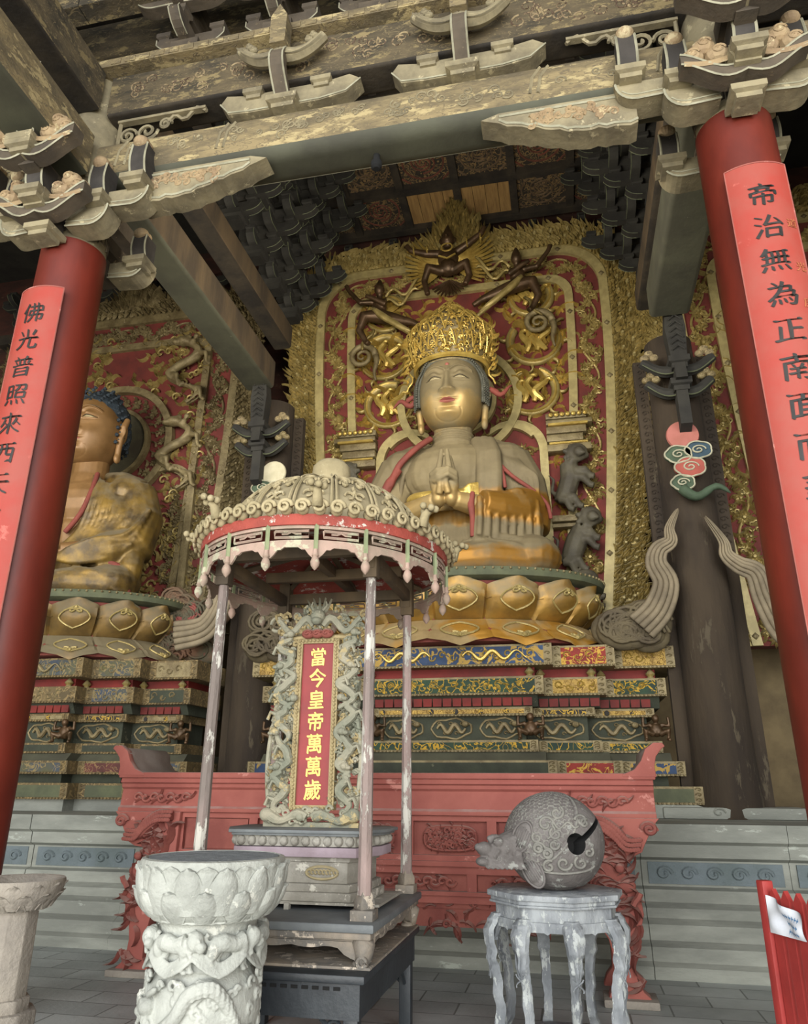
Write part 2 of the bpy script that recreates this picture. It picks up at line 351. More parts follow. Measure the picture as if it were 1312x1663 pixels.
# masonry terrace, one moulded profile with block joints
prof = [(YB, 0), (7.62, 0), (7.60, .10), (7.66, .13), (7.66, .24), (7.74, .28), (7.76, .40), (7.84, .44), (7.84, .52), (7.92, .56), (7.94, .66), (8.02, .68),
        (8.02, .90), (7.95, .93), (7.95, 1.04), (7.90, 1.07), (7.90, 1.22), (YB, 1.22)]
ter = MB(); xs = [XL+i*1.3 for i in range(21)]
for i in range(20):
    j = random.uniform(-.008, .008)
    ter.prism([(y+j if 0 < k < 17 else y, z) for k, (y, z) in enumerate(prof)], xs[i]+.003, xs[i+1]-.003, 'x')
t = ter.build('floor_terrace', 'stone'); t['kind'] = 'structure'
fr = MB()
for i in range(20):
    fr.bx(xs[i]+.06, xs[i]+1.24, 8.005, 8.03, .70, .885)
    for k in range(5):     # carved cloud scrolls on the frieze
        cx = xs[i]+.2+k*.22; pth = [(cx+.075*cos(a)*(1-a/9), 8.0, .79+.06*sin(a)*(1-a/9)) for a in [q*.5 for q in range(16)]]
        fr.tube(pth, .016, 5)
fo = fr.build('floor_terrace_frieze', 'stonet', t)
# roof over the front hall (boards) and coffered ceiling over the altars
struct(MB().bx(XL, XR, YF+4, 5.6, 9.9, 10.05).build('ceiling_boards', 'darkw'))
struct(MB().bx(XL, XR, 5.5, YB, 12.9, 13.05).bx(XL, XR, 5.45, 5.6, 9.9, 13).build('ceiling_upper', 'darkb'))
# coffers
P0, CZ = 1.03, 12.0
cx0, cy0 = -4.45+.02, 6.55
NX, NY = 6, 6
gr = MB()
for i in range(NX+1): gr.bx(cx0+i*P0-.07, cx0+i*P0+.07, cy0-.1, cy0+NY*P0-1, CZ-.1, CZ+.12)
for j in range(NY): gr.bx(cx0-.1, cx0+NX*P0+.1, cy0+j*P0-.07, cy0+j*P0+.07, CZ-.13, CZ+.12)
cg = struct(gr.build('ceiling_grid', 'darkw'))
for i in range(NX):
    for j in range(NY-1):
        x, y = cx0+(i+.5)*P0, cy0+(j+.5)*P0
        bare = (j == 4 and i in (2, 3))
        p = MB().bx(x-.47, x+.47, y-.47, y+.47, CZ+.02, CZ+.06)
        if bare:
            p = MB()
            for k in range(4): p.bx(x-.47+k*.236, x-.47+(k+1)*.236-.008, y-.47, y+.47, CZ+.0, CZ+.05)
        o = p.build('ceiling_panel', 'bare' if bare else 'coffer', cg); o['kind'] = 'structure'
        if not bare:
            q = MB()
            q.tube([(x+.37*cos(a*pi/12), y+.37*sin(a*pi/12), CZ+.02) for a in range(25)], .02, 5)
            for s in range(2):
                q.tube([(x+(.05+.2*(k/16))*cos(k*.5+s*pi), y+(.05+.2*(k/16))*sin(k*.5+s*pi), CZ+.015) for k in range(17)], .016, 5)
            for sx in (-1, 1):
                for sy in (-1, 1): q.tube([(x+sx*.44, y+sy*.3, CZ+.02), (x+sx*.37, y+sy*.37, CZ+.01), (x+sx*.3, y+sy*.44, CZ+.02)], .018, 5)
            q.build('ceiling_panel_painting', 'cofred' if (i+j) % 2 else 'cofr', o)

# ================================================================= beams
def beam(name, label, x0, x1, y0, y1, z0, z1, rnd=.12, mats=('oldp', 'soff'), ax='x'):
    """rounded timber; the underside carries its own paint"""
    b = MB(); n = 6
    a0, a1 = (y0, y1) if ax == 'x' else (x0, x1)
    pts = []
    for (cx, cz, s) in ((a0+rnd, z0+rnd, pi), (a1-rnd, z0+rnd, 1.5*pi), (a1-rnd, z1-rnd, 0), (a0+rnd, z1-rnd, .5*pi)):
        for k in range(n+1): a = s+k/n*pi/2; pts.append((cx+rnd*cos(a), cz+rnd*sin(a)))
    lo, hi = (x0, x1) if ax == 'x' else (y0, y1)
    b.prism(pts, lo, hi, 'x' if ax == 'x' else 'y')
    np_ = len(pts); per = np_+2; off = len(b.fm)-per+2
    for k in range(np_):
        zz = (pts[k][1]+pts[(k+1) % np_][1])/2
        if zz < z0+rnd*.5: b.fm[off+k] = 1
    o = b.build(name, mats, None); shade(o, 40)
    return tag(o, label, 'beam')
BW = [(-10.1, -4.62, 'left'), (-4.12, 1.42, 'mid'), (1.9, 7.4, 'right')]
LBL = {'left': 'beyond the column with the pink-topped couplet', 'mid': 'spanning between the two red columns', 'right': 'running out past the column bearing the emperor couplet'}
EXT = {'left': (.3, .19), 'mid': (.3, .3), 'right': (.17, .3)}
for x0, x1, k in BW:
    ea, eb = EXT[k]
    lo = beam('lower_beam', {'left': 'pale old painted lower beam entering the left red column from its outer side', 'mid': 'long pale lower beam with flaking painted patterns spanning between both red columns', 'right': 'pale old painted lower beam leaving the right red column on its outer side'}[k], x0, x1, 4.85, 5.32, 6.98, 7.5, .16)
    ub = beam('upper_beam', {'left': 'dark upper beam above the outer side of the left red column', 'mid': 'sooty painted upper beam with dark underside above the long pale beam', 'right': 'dark upper beam above the outer side of the right red column'}[k], x0, x1, 4.88, 5.2, 7.85, 8.38, .04, ('oldp2', 'darkw'))
    r = MB().bx(x0-ea, x1+eb, 4.78, 5.3, 8.40, 8.50)
    for i in range(int((x1-x0)/.16)): 
        xx = x0+.08+i*.16
        r.bx(xx-.055, xx+.055, 4.772, 4.79, 8.415, 8.485)
    tag(r.build('key_pattern_board', 'oldp'), {'left': 'pale fretted board capping the upper beam left of the left column', 'mid': 'pale fretted plank capping the sooty upper beam between columns', 'right': 'pale fretted board capping the upper beam right of the right column'}[k], 'board')
    for i, (za, yy) in enumerate(((9.05, 4.55), (9.45, 4.1))):
        tag(MB().bx(x0-ea, x1+eb, yy, yy+.2, za, za+.28).build('eaves_tie_beam', 'oldp2' if i == 0 else 'darkw'), '%s timber tie above the brackets of the %s bay' % (('sooty lower', 'dark higher')[i], {'left': 'left', 'mid': 'middle', 'right': 'right'}[k]), 'beam')
# relief on the front of the long beam: painted cartouches as raised gesso
def scrolls(mb, P, u0, u1, v0, v1, n, r=.01, seed=1, turns=2.2, seg=18, w=0.0):
    rn = random.Random(seed)
    for i in range(n):
        cu, cv = rn.uniform(u0, u1), rn.uniform(v0, v1); R0 = rn.uniform(.35, .6)*min(v1-v0, u1-u0)*.6; ph = rn.uniform(0, 6.3); d = rn.choice((-1, 1))
        mb.tube([P(cu+R0*(1-k/seg*.85)*cos(ph+d*turns*2*pi*k/seg*.6), cv+R0*(1-k/seg*.85)*sin(ph+d*turns*2*pi*k/seg*.6), w) for k in range(seg+1)], [r*(1-.5*k/seg) for k in range(seg+1)], 4)
midb = [o for o in bpy.data.objects if o.name == 'lower_beam.001'][0]
g = MB()
for cx, wd in ((-3.35, .55), (-2.4, .5), (-1.9, .5), (-1.36, .7), (-.9, .5), (-.4, .5), (.6, .55)):
    scrolls(g, lambda u, v, w: (u, 4.846-w, v), cx-wd*.6, cx+wd*.6, 7.16, 7.32, 8, .009, int(cx*10)+99)
for cx in (-3.9, -3.8, -2.85, -2.78, .05, .12, 1.1, 1.2):
    g.tube([(cx, 4.85, 7.12), (cx+.03, 4.845, 7.3), (cx+.1, 4.86, 7.42)], .014, 4)
g.build('painted_relief', 'brkl', midb)
up = [o for o in bpy.data.objects if o.name == 'upper_beam.001'][0]
g = MB()
for cx in (-3.6, -3.0, -2.4, -1.8, -1.2, -.6, .0, .6, 1.1): scrolls(g, lambda u, v, w: (u, 4.878-w, v), cx-.3, cx+.3, 7.98, 8.24, 7, .010, int(cx*10)+50)
g.build('painted_relief', 'carve', up)

def ybeam(name, label, x0, x1, y0, y1, z0, z1, mats=('oldp', 'soff'), rnd=.06): return beam(name, label, x0, x1, y0, y1, z0, z1, rnd, mats, 'y')
ybeam('cross_beam', 'broad timber with grey-green underside running back from the left column', -4.58, -4.12, 5.45, 9.55, 7.35, 7.85, ('wood', 'soff'))
ybeam('cross_beam', 'brown upper timber above the green-soffited one behind the left column', -4.5, -4.18, 5.4, 10.3, 8.55, 9.0, ('wood', 'darkw'))
ybeam('cross_beam', 'grey-green timber running back from the right column beside the gilded aureole', 1.42, 1.92, 5.45, 8.7, 7.3, 7.8, ('soff', 'soff'))
ybeam('cross_beam', 'dark upper timber above the grey-green one behind the right column', 1.5, 1.84, 5.4, 10.3, 8.5, 8.9, ('wood', 'darkw'))
ybeam('front_beam', 'broad worn timber with green underside running forward from the left column', -4.6, -4.12, 1.2, 4.78, 7.0, 7.5, ('oldp', 'soff'), .04)
ybeam('front_beam', 'brown upper timber running forward above the worn one at the left column', -4.52, -4.18, 1.2, 4.84, 7.9, 8.4, ('oldp2', 'darkw'), .03)
ybeam('front_beam', 'worn timber running forward from the right column out of the picture', 1.42, 1.9, 1.4, 4.3, 7.6, 8.1, ('oldp', 'soff'), .04)
tag(MB().bx(-4.1, -2.2, 1.2, 4.3, 9.3, 9.36).build('roof_board', 'wood'), 'warm brown boards between the ties at the upper left corner', 'board')

tag(MB().bx(-10, 7.4, 5.32, 5.38, 8.5, 9.88).build('infill_board', 'oldp2'), 'sooty boarding behind the row of brown bracket sets over the beams', 'board')
# carved braces under and above the beams
def brace(name, label, x0, x1, y, z1, h, flipx, th=.2, rootz=None):
    """leaf-shaped carved brace under a beam; root at x0 end"""
    root = thing(name, label, 'carved brace', ((x0+x1)/2, y, z1-h))
    L = x1-x0; n = 18; top = [(x0, z1), (x1, z1)]
    out = []
    for k in range(n+1):
        t = k/n; tt = t if not flipx else 1-t      # tt: 0 at the column end, 1 at the tip
        d = h*(1-.15*tt) if tt < .45 else h*(.93-(tt-.45)*1.15*.95)
        d = max(d, h*.3)+.03*abs(sin(tt*pi*7))
        out.append((x0+L*t, z1-d))
    tipx = x1+.16 if not flipx else x0-.16
    pts = [(x0, z1)]+out+[(x1, z1)]
    if not flipx: pts = [(x0, z1)]+out+[(tipx, z1-.05), (x1, z1)]
    else: pts = [(x0, z1), (tipx, z1-.05)]+out+[(x1, z1)]
    MB().prism(pts, y-th/2, y+th/2).build('brace_body', 'brkl', root)
    ins = MB(); a, b = (x0+.12, x1-.25) if not flipx else (x0+.25, x1-.12)
    scrolls(ins, lambda u, v, w: (u, y-th/2-w, v), a, b-.05, z1-h*.62, z1-h*.22, 26, .014, int(x0*7)+60, w=.004)
    ins.build('carved_relief', 'cloud', root)
    rim = MB(); rim.tube([(p[0], y-th/2-.006, p[1]+.035) for p in out], .012, 4); rim.tube([(p[0], y-th/2-.006, z1-.04) for p in (out[0], out[-1])], .012, 4)
    rim.build('rim_line', 'pale', root)
brace('beam_brace', 'leaf-shaped carved brace under the long beam beside the left column', -3.62, -2.5, 4.97, 6.98, .34, False)
brace('beam_brace', 'leaf-shaped carved brace under the long beam beside the right column', -.22, .9, 4.97, 6.98, .34, True)
brace('beam_brace', 'carved brace under the beam left of the left column', -6.2, -5.1, 4.97, 6.98, .34, True)
brace('beam_brace', 'carved brace under the beam on the outer side of the right column', 2.4, 3.6, 4.97, 6.98, .34, False)

def openwork(label, x0, d, y, z):
    """scrolled openwork corner piece; x0 at the column, d = direction"""
    root = thing('openwork_bracket', label, 'carved bracket', (x0, y, z))
    m = MB()
    m.bx(min(x0, x0+d*.95), max(x0, x0+d*.95), y-.03, y+.03, z+.27, z+.30)
    for (cx, cz, r, s) in ((.12, .1, .1, 1), (.33, .12, .12, -1), (.52, .18, .07, 1)):
        m.tube([(x0+d*(cx+r*(1-k/26)*cos(s*k*.45)), y, z+cz+r*(1-k/26)*sin(s*k*.45)) for k in range(24)], .017, 5)
    m.tube([(x0+d*(.55+.05*k), y, z+.2+.05*sin(k*1.3)+.012*k) for k in range(9)], .02, 5)
    m.tube([(x0+d*.02, y, z-.02), (x0+d*.02, y, z+.3)], .02, 5)
    m.build('scrollwork', 'brkl', root)
openwork('scrolled openwork piece between the two beams beside the left column', -4.02, 1, 4.97, 7.52)
openwork('scrolled openwork piece between the two beams beside the right column', 1.35, -1, 4.97, 7.52)

# ================================================================= columns
def column(x, y, label, ztop, z1=8.4, r=.3):
    root = thing('red_column', label, 'column', (x, y, 0))
    MB().lathe([(r+.16, 0), (r+.16, .06), (r+.1, .14), (r+.02, .17)], 32, (x, y, 0)).build('stone_base', 'stone', root, smooth=35)
    MB().lathe([(r, .16), (r*1.01, 2), (r, 4), (r*.97, ztop)], 48, (x, y, 0)).build('red_shaft', 'red', root, smooth=35)
    m = MB().lathe([(r*.93, ztop-.02), (r*.9, ztop+.6), (r*.86, z1-.6), (r*.8, z1)], 40, (x, y, 0)); m.build('painted_neck', 'brkl', root, smooth=35)
    k = MB()
    for a0 in range(0, 12):   # key-fret relief round the neck
        a = a0*pi/6
        def Q(u, v): return (x+(r*.93+.004)*cos(a+u/r), y+(r*.93+.004)*sin(a+u/r), ztop+.08+v)
        k.tube([Q(-.06, 0), Q(-.06, .16), Q(.05, .16), Q(.05, .04), Q(-.02, .04), Q(-.02, .11), Q(.015, .11)], .008, 4)
    k.build('neck_fret', 'brk', root)
    return root
column(-4.36, 5.1, 'tall red column with peeling pink couplet board at the left', 6.33)
column(1.66, 5.1, 'tall red column with bright couplet board at the right', 6.58)

def couplet(x, y, label, z0, z1, chars, zs, small=None, tilt=0, span=.62, cx=0):
    root = thing('couplet_board', label, 'couplet board', (x, y-.34, z0))
    r0, r1 = .325, .365; n = 24; m = MB()
    def A(t): return -pi/2+cx-span+2*span*t
    vs = []; 
    m.grid(lambda u, v: (x+r1*cos(A(u)), y+r1*sin(A(u)), z0+(z1-z0)*v), n, 30)
    m.grid(lambda u, v: (x+r0*cos(A(1-u)), y+r0*sin(A(1-u)), z0+(z1-z0)*v), n, 30)
    for zz in (z0, z1): m.grid(lambda u, v: (x+(r0+(r1-r0)*v)*cos(A(u)), y+(r0+(r1-r0)*v)*sin(A(u)), zz), n, 1)
    for u in (0, 1): m.grid(lambda q, v: (x+(r0+(r1-r0)*q)*cos(A(u)), y+(r0+(r1-r0)*q)*sin(A(u)), z0+(z1-z0)*v), 1, 1)
    m.build('board', 'board', root, smooth=35)
    e = MB()
    for u in (0, 1): e.tube([(x+r1*cos(A(u)), y+r1*sin(A(u)), z0+(z1-z0)*k/10) for k in range(11)], .006, 5)
    e.tube([(x+r1*cos(A(k/16)), y+r1*sin(A(k/16)), z1) for k in range(17)], .007, 5)
    e.build('board_edge', 'pink', root)
    for ch, z in zip(chars, zs):
        vs, fs = glyph(ch, .215, .004, nib=.055, thin=-.014)
        g = MB(); g.add([(x+(r1+w)*cos(-pi/2+cx+u/r1), y+(r1+w)*sin(-pi/2+cx+u/r1), z+v) for u, v, w in vs], fs)
        g.build('character', 'ink', root)
    for ch, z in (small or []):
        vs, fs = glyph(ch, .085, .003, nib=.03)
        g = MB(); g.add([(x+(r1+w)*cos(-pi/2+cx+(u+.17)/r1), y+(r1+w)*sin(-pi/2+cx+(u+.17)/r1), z+v) for u, v, w in vs], fs)
        g.build('inscription_character', 'seal', root)
ZR = [5.62-.289*i for i in range(11)]
couplet(1.66, 5.1, 'vermilion couplet board starting with the emperor character on the right column', .5, 5.92, '帝治無為正南面而華', ZR, [('道', 5.36), ('光', 4.98), ('庚', 4.68), ('子', 4.36), ('臣', 4.0)])
couplet(-4.36, 5.1, 'faded vermilion couplet board starting with the Buddha character on the left column', .5, 5.72, '佛光普照來西天之', [5.44-.272*i for i in range(8)])

# ================================================================= ornate column brackets
def strip(m, pth, wdt, th, e=None, ax='y'):
    """curved ribbon of rectangular section following pth (a list of (s,z)) in the given plane function"""
def gong(L, h, n=7):
    """boat-shaped bracket arm outline"""
    pts = [(-L, h), (-L, h*.62)]
    for k in range(n+1): a = k/n; pts.append((-L+L*.42*a, h*.62*(1-a)**2))
    for k in range(n+1): a = 1-k/n; pts.append((L-L*.42*a, h*.62*(1-a)**2))
    pts += [(L, h*.62), (L, h)]
    out = []
    for p in pts:
        if not out or (abs(p[0]-out[-1][0])+abs(p[1]-out[-1][1])) > 1e-5: out.append(p)
    return out
def dou(m, x, y, z, s=.2, h=.14):
    """bearing block: square, waisted below"""
    a = s/2; b = s*.36
    for (za, zb, p, q) in ((0, h*.4, b, b*1.02), (h*.4, h*.5, b*1.02, a), (h*.5, h, a, a)):
        vs = [(x-p, y-p, z+za), (x+p, y-p, z+za), (x+p, y+p, z+za), (x-p, y+p, z+za), (x-q, y-q, z+zb), (x+q, y-q, z+zb), (x+q, y+q, z+zb), (x-q, y+q, z+zb)]
        m.add(vs, [(3, 2, 1, 0), (4, 5, 6, 7), (0, 1, 5, 4), (1, 2, 6, 5), (2, 3, 7, 6), (3, 0, 4, 7)])
def cloudlump(m, x, y, z, s, ax=1):
    for dx, dz, r in ((-.5, 0, .5), (.5, 0, .5), (0, .5, .5)):
        m.ell((x+dx*s, y, z+dz*s), (s*r, s*.42, s*r*.8), nu=12, nv=8)
        m.tube([(x+dx*s+s*r*.55*(1-k/18)*cos(k*.6), y-s*.40, z+dz*s+s*r*.45*(1-k/18)*sin(k*.6)) for k in range(17)], s*.05, 4)
def ornate(x, y, z, label, k=1.0, sides=(1, -1)):
    root = thing('column_bracket_set', label, 'bracket set', (x, y, z))
    th = .15*k
    def arm(T, L, zz, beak, sec='brkl'):
        """arm reaching out along +x of frame T with a rounded boat end and an upright curved strip"""
        m = MB(); pts = [(.2, zz+.2), (.2, zz+.02), (L*.7, zz-.03)]+[(L+.09*sin(a*pi/8)-.06, zz-.03+.13*(1-cos(a*pi/8))/1.0) for a in range(0, 9)]+[(L-.05, zz+.23)]
        m.prism(pts, -th*.8, th*.8); m.v = [tuple(T @ Vector(v)) for v in m.v]
        m.build('boat_arm', 'brkl', root)
        e = MB(); e.tube([T @ Vector((p[0], -th*.8-.003, p[1])) for p in pts[2:-1]], .009, 4); e.tube([T @ Vector((p[0], th*.8+.003, p[1])) for p in pts[2:-1]], .009, 4); e.build('edge_line', 'pale', root)
        b = MB(); n = 10; ctr = [(L-.10+.16*(t/n)**2-.10*sin(t/n*pi), zz+.2+beak*t/n) for t in range(n+1)]
        outl = [(p[0]+.05, p[1]) for p in ctr]+[(p[0]-.05-.03*sin(i), p[1]) for i, p in reversed(list(enumerate(ctr)))]
        b.prism(outl, -th*.55, th*.55); b.v = [tuple(T @ Vector(v)) for v in b.v]
        b.build('curved_strip', 'brk', root)
        e = MB()
        for s in (-1, 1): e.tube([T @ Vector((p[0]+.055, s*th*.5, p[1])) for p in ctr], .010, 4)
        e.build('edge_line', 'pale', root)
        d = MB(); q = T @ Vector((L-.1, 0, zz+.17)); dou(d, q.x, q.y, q.z, .24*k, .12); d.build('bearing_block', 'brkl', root)
        c = MB(); q = T @ Vector((L-.17, 0, zz+.2+beak+.01)); cloudlump(c, q.x, q.y, q.z-.10, .115*k); c.build('cloud_carving', 'cloud', root)
    def nosed(X, yb, za, h, wd=.16, top=True):
        """projecting arm nose: dark curved face towards the front with pale edge lines and a small carved cap"""
        n = 10; c0 = [(yb-.05*sin(t/n*pi*1.1)-.07*(t/n)**2, za+h*t/n) for t in range(n+1)]
        m = MB(); m.prism([(p[0], p[1]) for p in c0]+[(yb+.12, za+h), (yb+.12, za)], X-wd/2, X+wd/2, 'x'); m.build('arm_nose', 'nose', root)
        e = MB()
        for s in (-1, 1): e.tube([(X+s*wd*.47, p[0]-.004, p[1]) for p in c0], .011, 4)
        e.tube([(X-wd*.47, c0[0][0]-.004, za), (X+wd*.47, c0[0][0]-.004, za)], .011, 4); e.build('edge_line', 'pale', root)
        d = MB(); dou(d, X, yb, za-.10, wd*1.5, .11); d.build('bearing_block', 'brkl', root)
        if top:
            c = MB(); c.ell((X, yb-.04, za+h+.03), (wd*.48, .07, .06)); c.ell((X, yb+.04, za+h+.05), (wd*.4, .06, .05)); c.build('cap_carving', 'cloud', root)
    def boat(X0, X1, yb, z0_, z1_):
        m = MB(); s = 1 if X1 > X0 else -1; L = abs(X1-X0)
        pts = [(X0, z1_), (X0, z0_), (X1-s*.16, z0_-.02)]+[(X1-s*.16+s*.16*sin(a*pi/12), z0_-.02+(z1_-z0_+.02)*(1-cos(a*pi/12))) for a in range(1, 7)]
        m.prism(pts, yb-.11, yb+.11); m.build('boat_arm', 'brkl', root)
        e = MB(); e.tube([(p[0], yb-.114, p[1]) for p in pts[1:]], .010, 4); e.tube([(p[0]-s*.0, yb-.114, p[1]+.045) for p in pts[1:6]], .006, 4); e.build('edge_line', 'pale', root)
    for s in sides:
        boat(x+s*.15, x+s*.56, y-.26, z-.06, z+.12); boat(x+s*.35, x+s*.92, y-.22, z+.14, z+.30)
        nosed(x+s*.44, y-.36, z+.20, .36); nosed(x+s*.80, y-.32, z+.38, .40)
    for zz, yb, h in ((z-.14, y-.42, .30), (z+.10, y-.62, .32), (z+.42, y-.82, .34), (z+.78, y-.92, .5)):
        nosed(x, yb, zz, h, .17, False)
    m = MB(); m.bx(x-.08, x+.08, y-.55, y+.6, z-.02, z+.16); m.bx(x-.08, x+.08, y-.8, y+.8, z+.28, z+.44); m.bx(x-.08, x+.08, y-.95, y+1.0, z+.62, z+.8); m.build('projecting_arm', 'brk', root)
    for s in (1,):
        boat(x+.1, x+.5, y+.5, z-.05, z+.12); boat(x-.1, x-.5, y+.5, z-.05, z+.12)
        for q in (-1, 1): nosed(x+q*.42, y+.42, z+.1, .3)
    # S-curved cross arms with cloud ends on the projecting tiers
    for yy, zz, LL in ((y-.52, z+.0, .46), (y-.80, z+.38, .48)):
        m = MB(); e = MB()
        for s in (-1, 1):
            ctr = [(x+s*LL*t/10, zz+.05*sin(t/10*pi*1.6)*-1+.10*(t/10)**2) for t in range(11)]
            for (p, q) in zip(ctr, ctr[1:]): 
                m.add([(p[0], yy-.07, p[1]-.055), (q[0], yy-.07, q[1]-.055), (q[0], yy-.07, q[1]+.055), (p[0], yy-.07, p[1]+.055), (p[0], yy+.07, p[1]-.055), (q[0], yy+.07, q[1]-.055), (q[0], yy+.07, q[1]+.055), (p[0], yy+.07, p[1]+.055)],
                      [(0, 1, 2, 3), (7, 6, 5, 4), (0, 4, 5, 1), (3, 2, 6, 7), (1, 5, 6, 2), (0, 3, 7, 4)])
            for dz in (-.05, .05): e.tube([(p[0], yy-.075, p[1]+dz) for p in ctr], .009, 4)
            c = MB(); cloudlump(c, x+s*(LL-.19), yy, zz+.20, .19); 
            for kk in range(2): c.tube([(x+s*(LL-.02-.35*t/8), yy-.075, zz+.08+.025*kk-.03*sin(t/8*pi)) for t in range(9)], .012, 4)
            c.build('cloud_carving', 'cloud', root)
        m.build('cross_arm', 'brk', root); e.build('edge_line', 'pale', root)
        d = MB(); dou(d, x, yy-.02, zz-.02, .26, .14); d.build('bearing_block', 'brkl', root)
    return root
ornate(-4.36, 5.1, 6.42, 'ornate painted bracket cluster with cloud carvings round the left red column')
ornate(1.66, 5.1, 6.66, 'ornate painted bracket cluster with cloud carvings round the right red column')

# bracket sets between the upper and lower beam, and rows above
def bracket_proto(label, group, tiers, mats, name='bracket_set', L=.42, clouds=False, edge=True):
    root = thing(name, label, 'bracket set', (0, 0, 0), group)
    d = MB(); dou(d, 0, 0, 0, .30, .18); d.build('base_block', mats[0], root)
    for t in range(tiers):
        z = .18+.27*t; y = -.27*t
        m = MB(); m.prism([(p[0], p[1]+z) for p in gong(L*(1+.25*(t % 2)), .17)], y-.06, y+.06); m.build('cross_arm', mats[0], root)
        LY = .27*(t+1)+.12
        m = MB(); o = [(-LY, z+.17), (-LY-.02, z+.12)]+[(-LY+.2*(1-cos(a*pi/8)), z+.12-.12*sin(a*pi/8)) for a in range(1, 5)]+[(.3, z), (.3, z+.17)]
        m.prism(o, -.055, .055, 'x'); m.build('projecting_arm', mats[0], root)
        for bx_, by_ in ((-(L*(1+.25*(t % 2))-.08), y), (L*(1+.25*(t % 2))-.08, y), (0, -LY+.14)):
            b = MB(); dou(b, bx_, by_, z+.15, .16, .11); b.build('bearing_block', mats[0], root)
        if edge:
            e = MB(); g = gong(L*(1+.25*(t % 2)), .17)
            e.tube([(p[0], y-.064, p[1]+z+.012) for p in g], .0065, 4)
            for s in (-1, 1): e.tube([(s*.055, p[0]-.004, p[1]) for p in o[:6]], .0065, 4)
            e.build('edge_line', mats[1], root)
    return root
# two bracket sets on the lower beam
def midset(x, label):
    root = thing('beam_bracket', label, 'bracket set', (x, 4.9, 7.5))
    d = MB(); dou(d, x, 4.95, 7.5, .3, .12); d.build('base_block', 'brkl', root)
    m = MB(); m.prism([(x+p[0], 7.58+p[1]) for p in [(-.66, .14), (-.57, .0), (-.35, -.02), (.35, -.02), (.6, .02), (.74, .16), (.63, .24), (.4, .2), (-.4, .2), (-.6, .24)]], 4.9, 5.05); m.build('boat_arm', 'brkl', root)
    e = MB(); e.tube([(x+a, 4.893, 7.58+b) for a, b in [(-.66, .14), (-.57, .02), (-.35, 0), (.35, 0), (.6, .04), (.74, .16)]], .008, 4); e.build('edge_line', 'pale', root)
    for dx in (-.32, .36): b = MB(); dou(b, x+dx, 4.95, 7.72, .2, .1); b.build('bearing_block', 'brkl', root)
    v = MB(); ctr = [(4.88-.16*sin(t/8*pi)-.1*t/8, 7.6+.5*t/8) for t in range(9)]
    v.prism([(p[0]-.05, p[1]) for p in ctr]+[(p[0]+.05, p[1]) for p in reversed(ctr)], x-.07, x+.07, 'x'); v.build('curved_strip', 'brk', root)
    e = MB()
    for s in (-1, 1): e.tube([(x+s*.065, p[0]-.054, p[1]) for p in ctr], .009, 4)
    e.build('edge_line', 'pale', root)
    c = MB()
    for s in (-1, 1):
        ctr = [(x+s*.42*t/10, 8.02-.06*sin(t/10*pi)+.14*(t/10)**2) for t in range(11)]
        c.tube([(p[0], 4.74, p[1]) for p in ctr], [.08-.003*i for i in range(11)], 8)
        cloudlump(c, x+s*.32, 4.72, 8.13, .085)
        e2 = [(p[0], 4.66, p[1]-.04) for p in ctr]; c.tube(e2, .01, 4)
    c.build('cloud_arm', 'brkl', root)
    f = MB(); f.prism([(-.075+x, 8.05), (.075+x, 8.05), (.08+x, 8.4), (x, 8.55), (-.08+x, 8.4)], 4.62, 4.76); f.build('pointed_finial', 'oldp', root)
midset(-2.22, 'bracket with cloud arms on the long beam nearer the left column')
midset(-.52, 'bracket with cloud arms on the long beam nearer the right column')
# ================================================================= rows of bracket sets
GT = 'brown bracket sets in the row above the capping plank'
GB = 'dark bracket sets above the back of the aureole'
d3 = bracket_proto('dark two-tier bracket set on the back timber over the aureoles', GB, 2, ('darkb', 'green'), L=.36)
d3.location = (-3.6, 12.1, 10.9)
for k in range(1, 6): dup(d3, (-3.6+.9*k, 12.1, 10.9), 0)
for k in range(7): dup(d3, (-11.2+.9*k, 12.1, 10.9), 0)
top = bracket_proto('brown painted bracket set standing on the fretted plank above the sooty beam', GT, 3, ('brk', 'pale'), L=.38)
top.location = (-3.35, 5.0, 8.5)
for i, x in enumerate((-2.35, -1.36, -.37, .63, 2.6, 3.6, -5.4, -6.4, -7.4)): dup(top, (x, 5.0, 8.5), 0)
GD = 'dark bracket sets round the coffered ceiling'
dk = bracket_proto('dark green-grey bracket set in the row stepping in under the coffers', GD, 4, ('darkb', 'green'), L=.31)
dk.location = (-4.15, 6.3, 10.3); dk.rotation_euler.z = pi/2
for k in range(6):
    y = 6.3+.82*k
    if k: dup(dk, (-4.15, y, 10.3), pi/2)
    dup(dk, (1.75, y, 10.3), -pi/2)

GE = 'dark bracket sets in the lower row beside the coffers'
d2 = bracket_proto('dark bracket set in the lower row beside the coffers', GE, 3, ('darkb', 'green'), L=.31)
d2.location = (1.72, 7.1, 9.1); d2.rotation_euler.z = -pi/2
for k in range(1, 5): dup(d2, (1.72, 7.1+.8*k, 9.1), -pi/2)
for k in range(5): dup(d2, (-4.2, 7.1+.8*k, 9.1), pi/2)
for x, s in ((-4.35, 'left'), (1.8, 'right')):
    tag(MB().bx(x-.14, x+.14, 5.7, 12.5, 10.02, 10.25).build('ring_beam', 'darkw'), 'dark timber carrying the bracket row on the %s of the coffers' % s, 'beam')
    tag(MB().bx(x-.1, x+.1, 5.7, 12.5, 11.3, 11.8).build('ring_board', 'darkb'), 'dark board behind the bracket row on the %s of the coffers' % s, 'board')
tag(MB().bx(-4.3, 1.8, 12.25, 12.5, 10.6, 10.9).build('ring_beam', 'darkw'), 'dark timber carrying the bracket row behind the flaming aureole', 'beam')

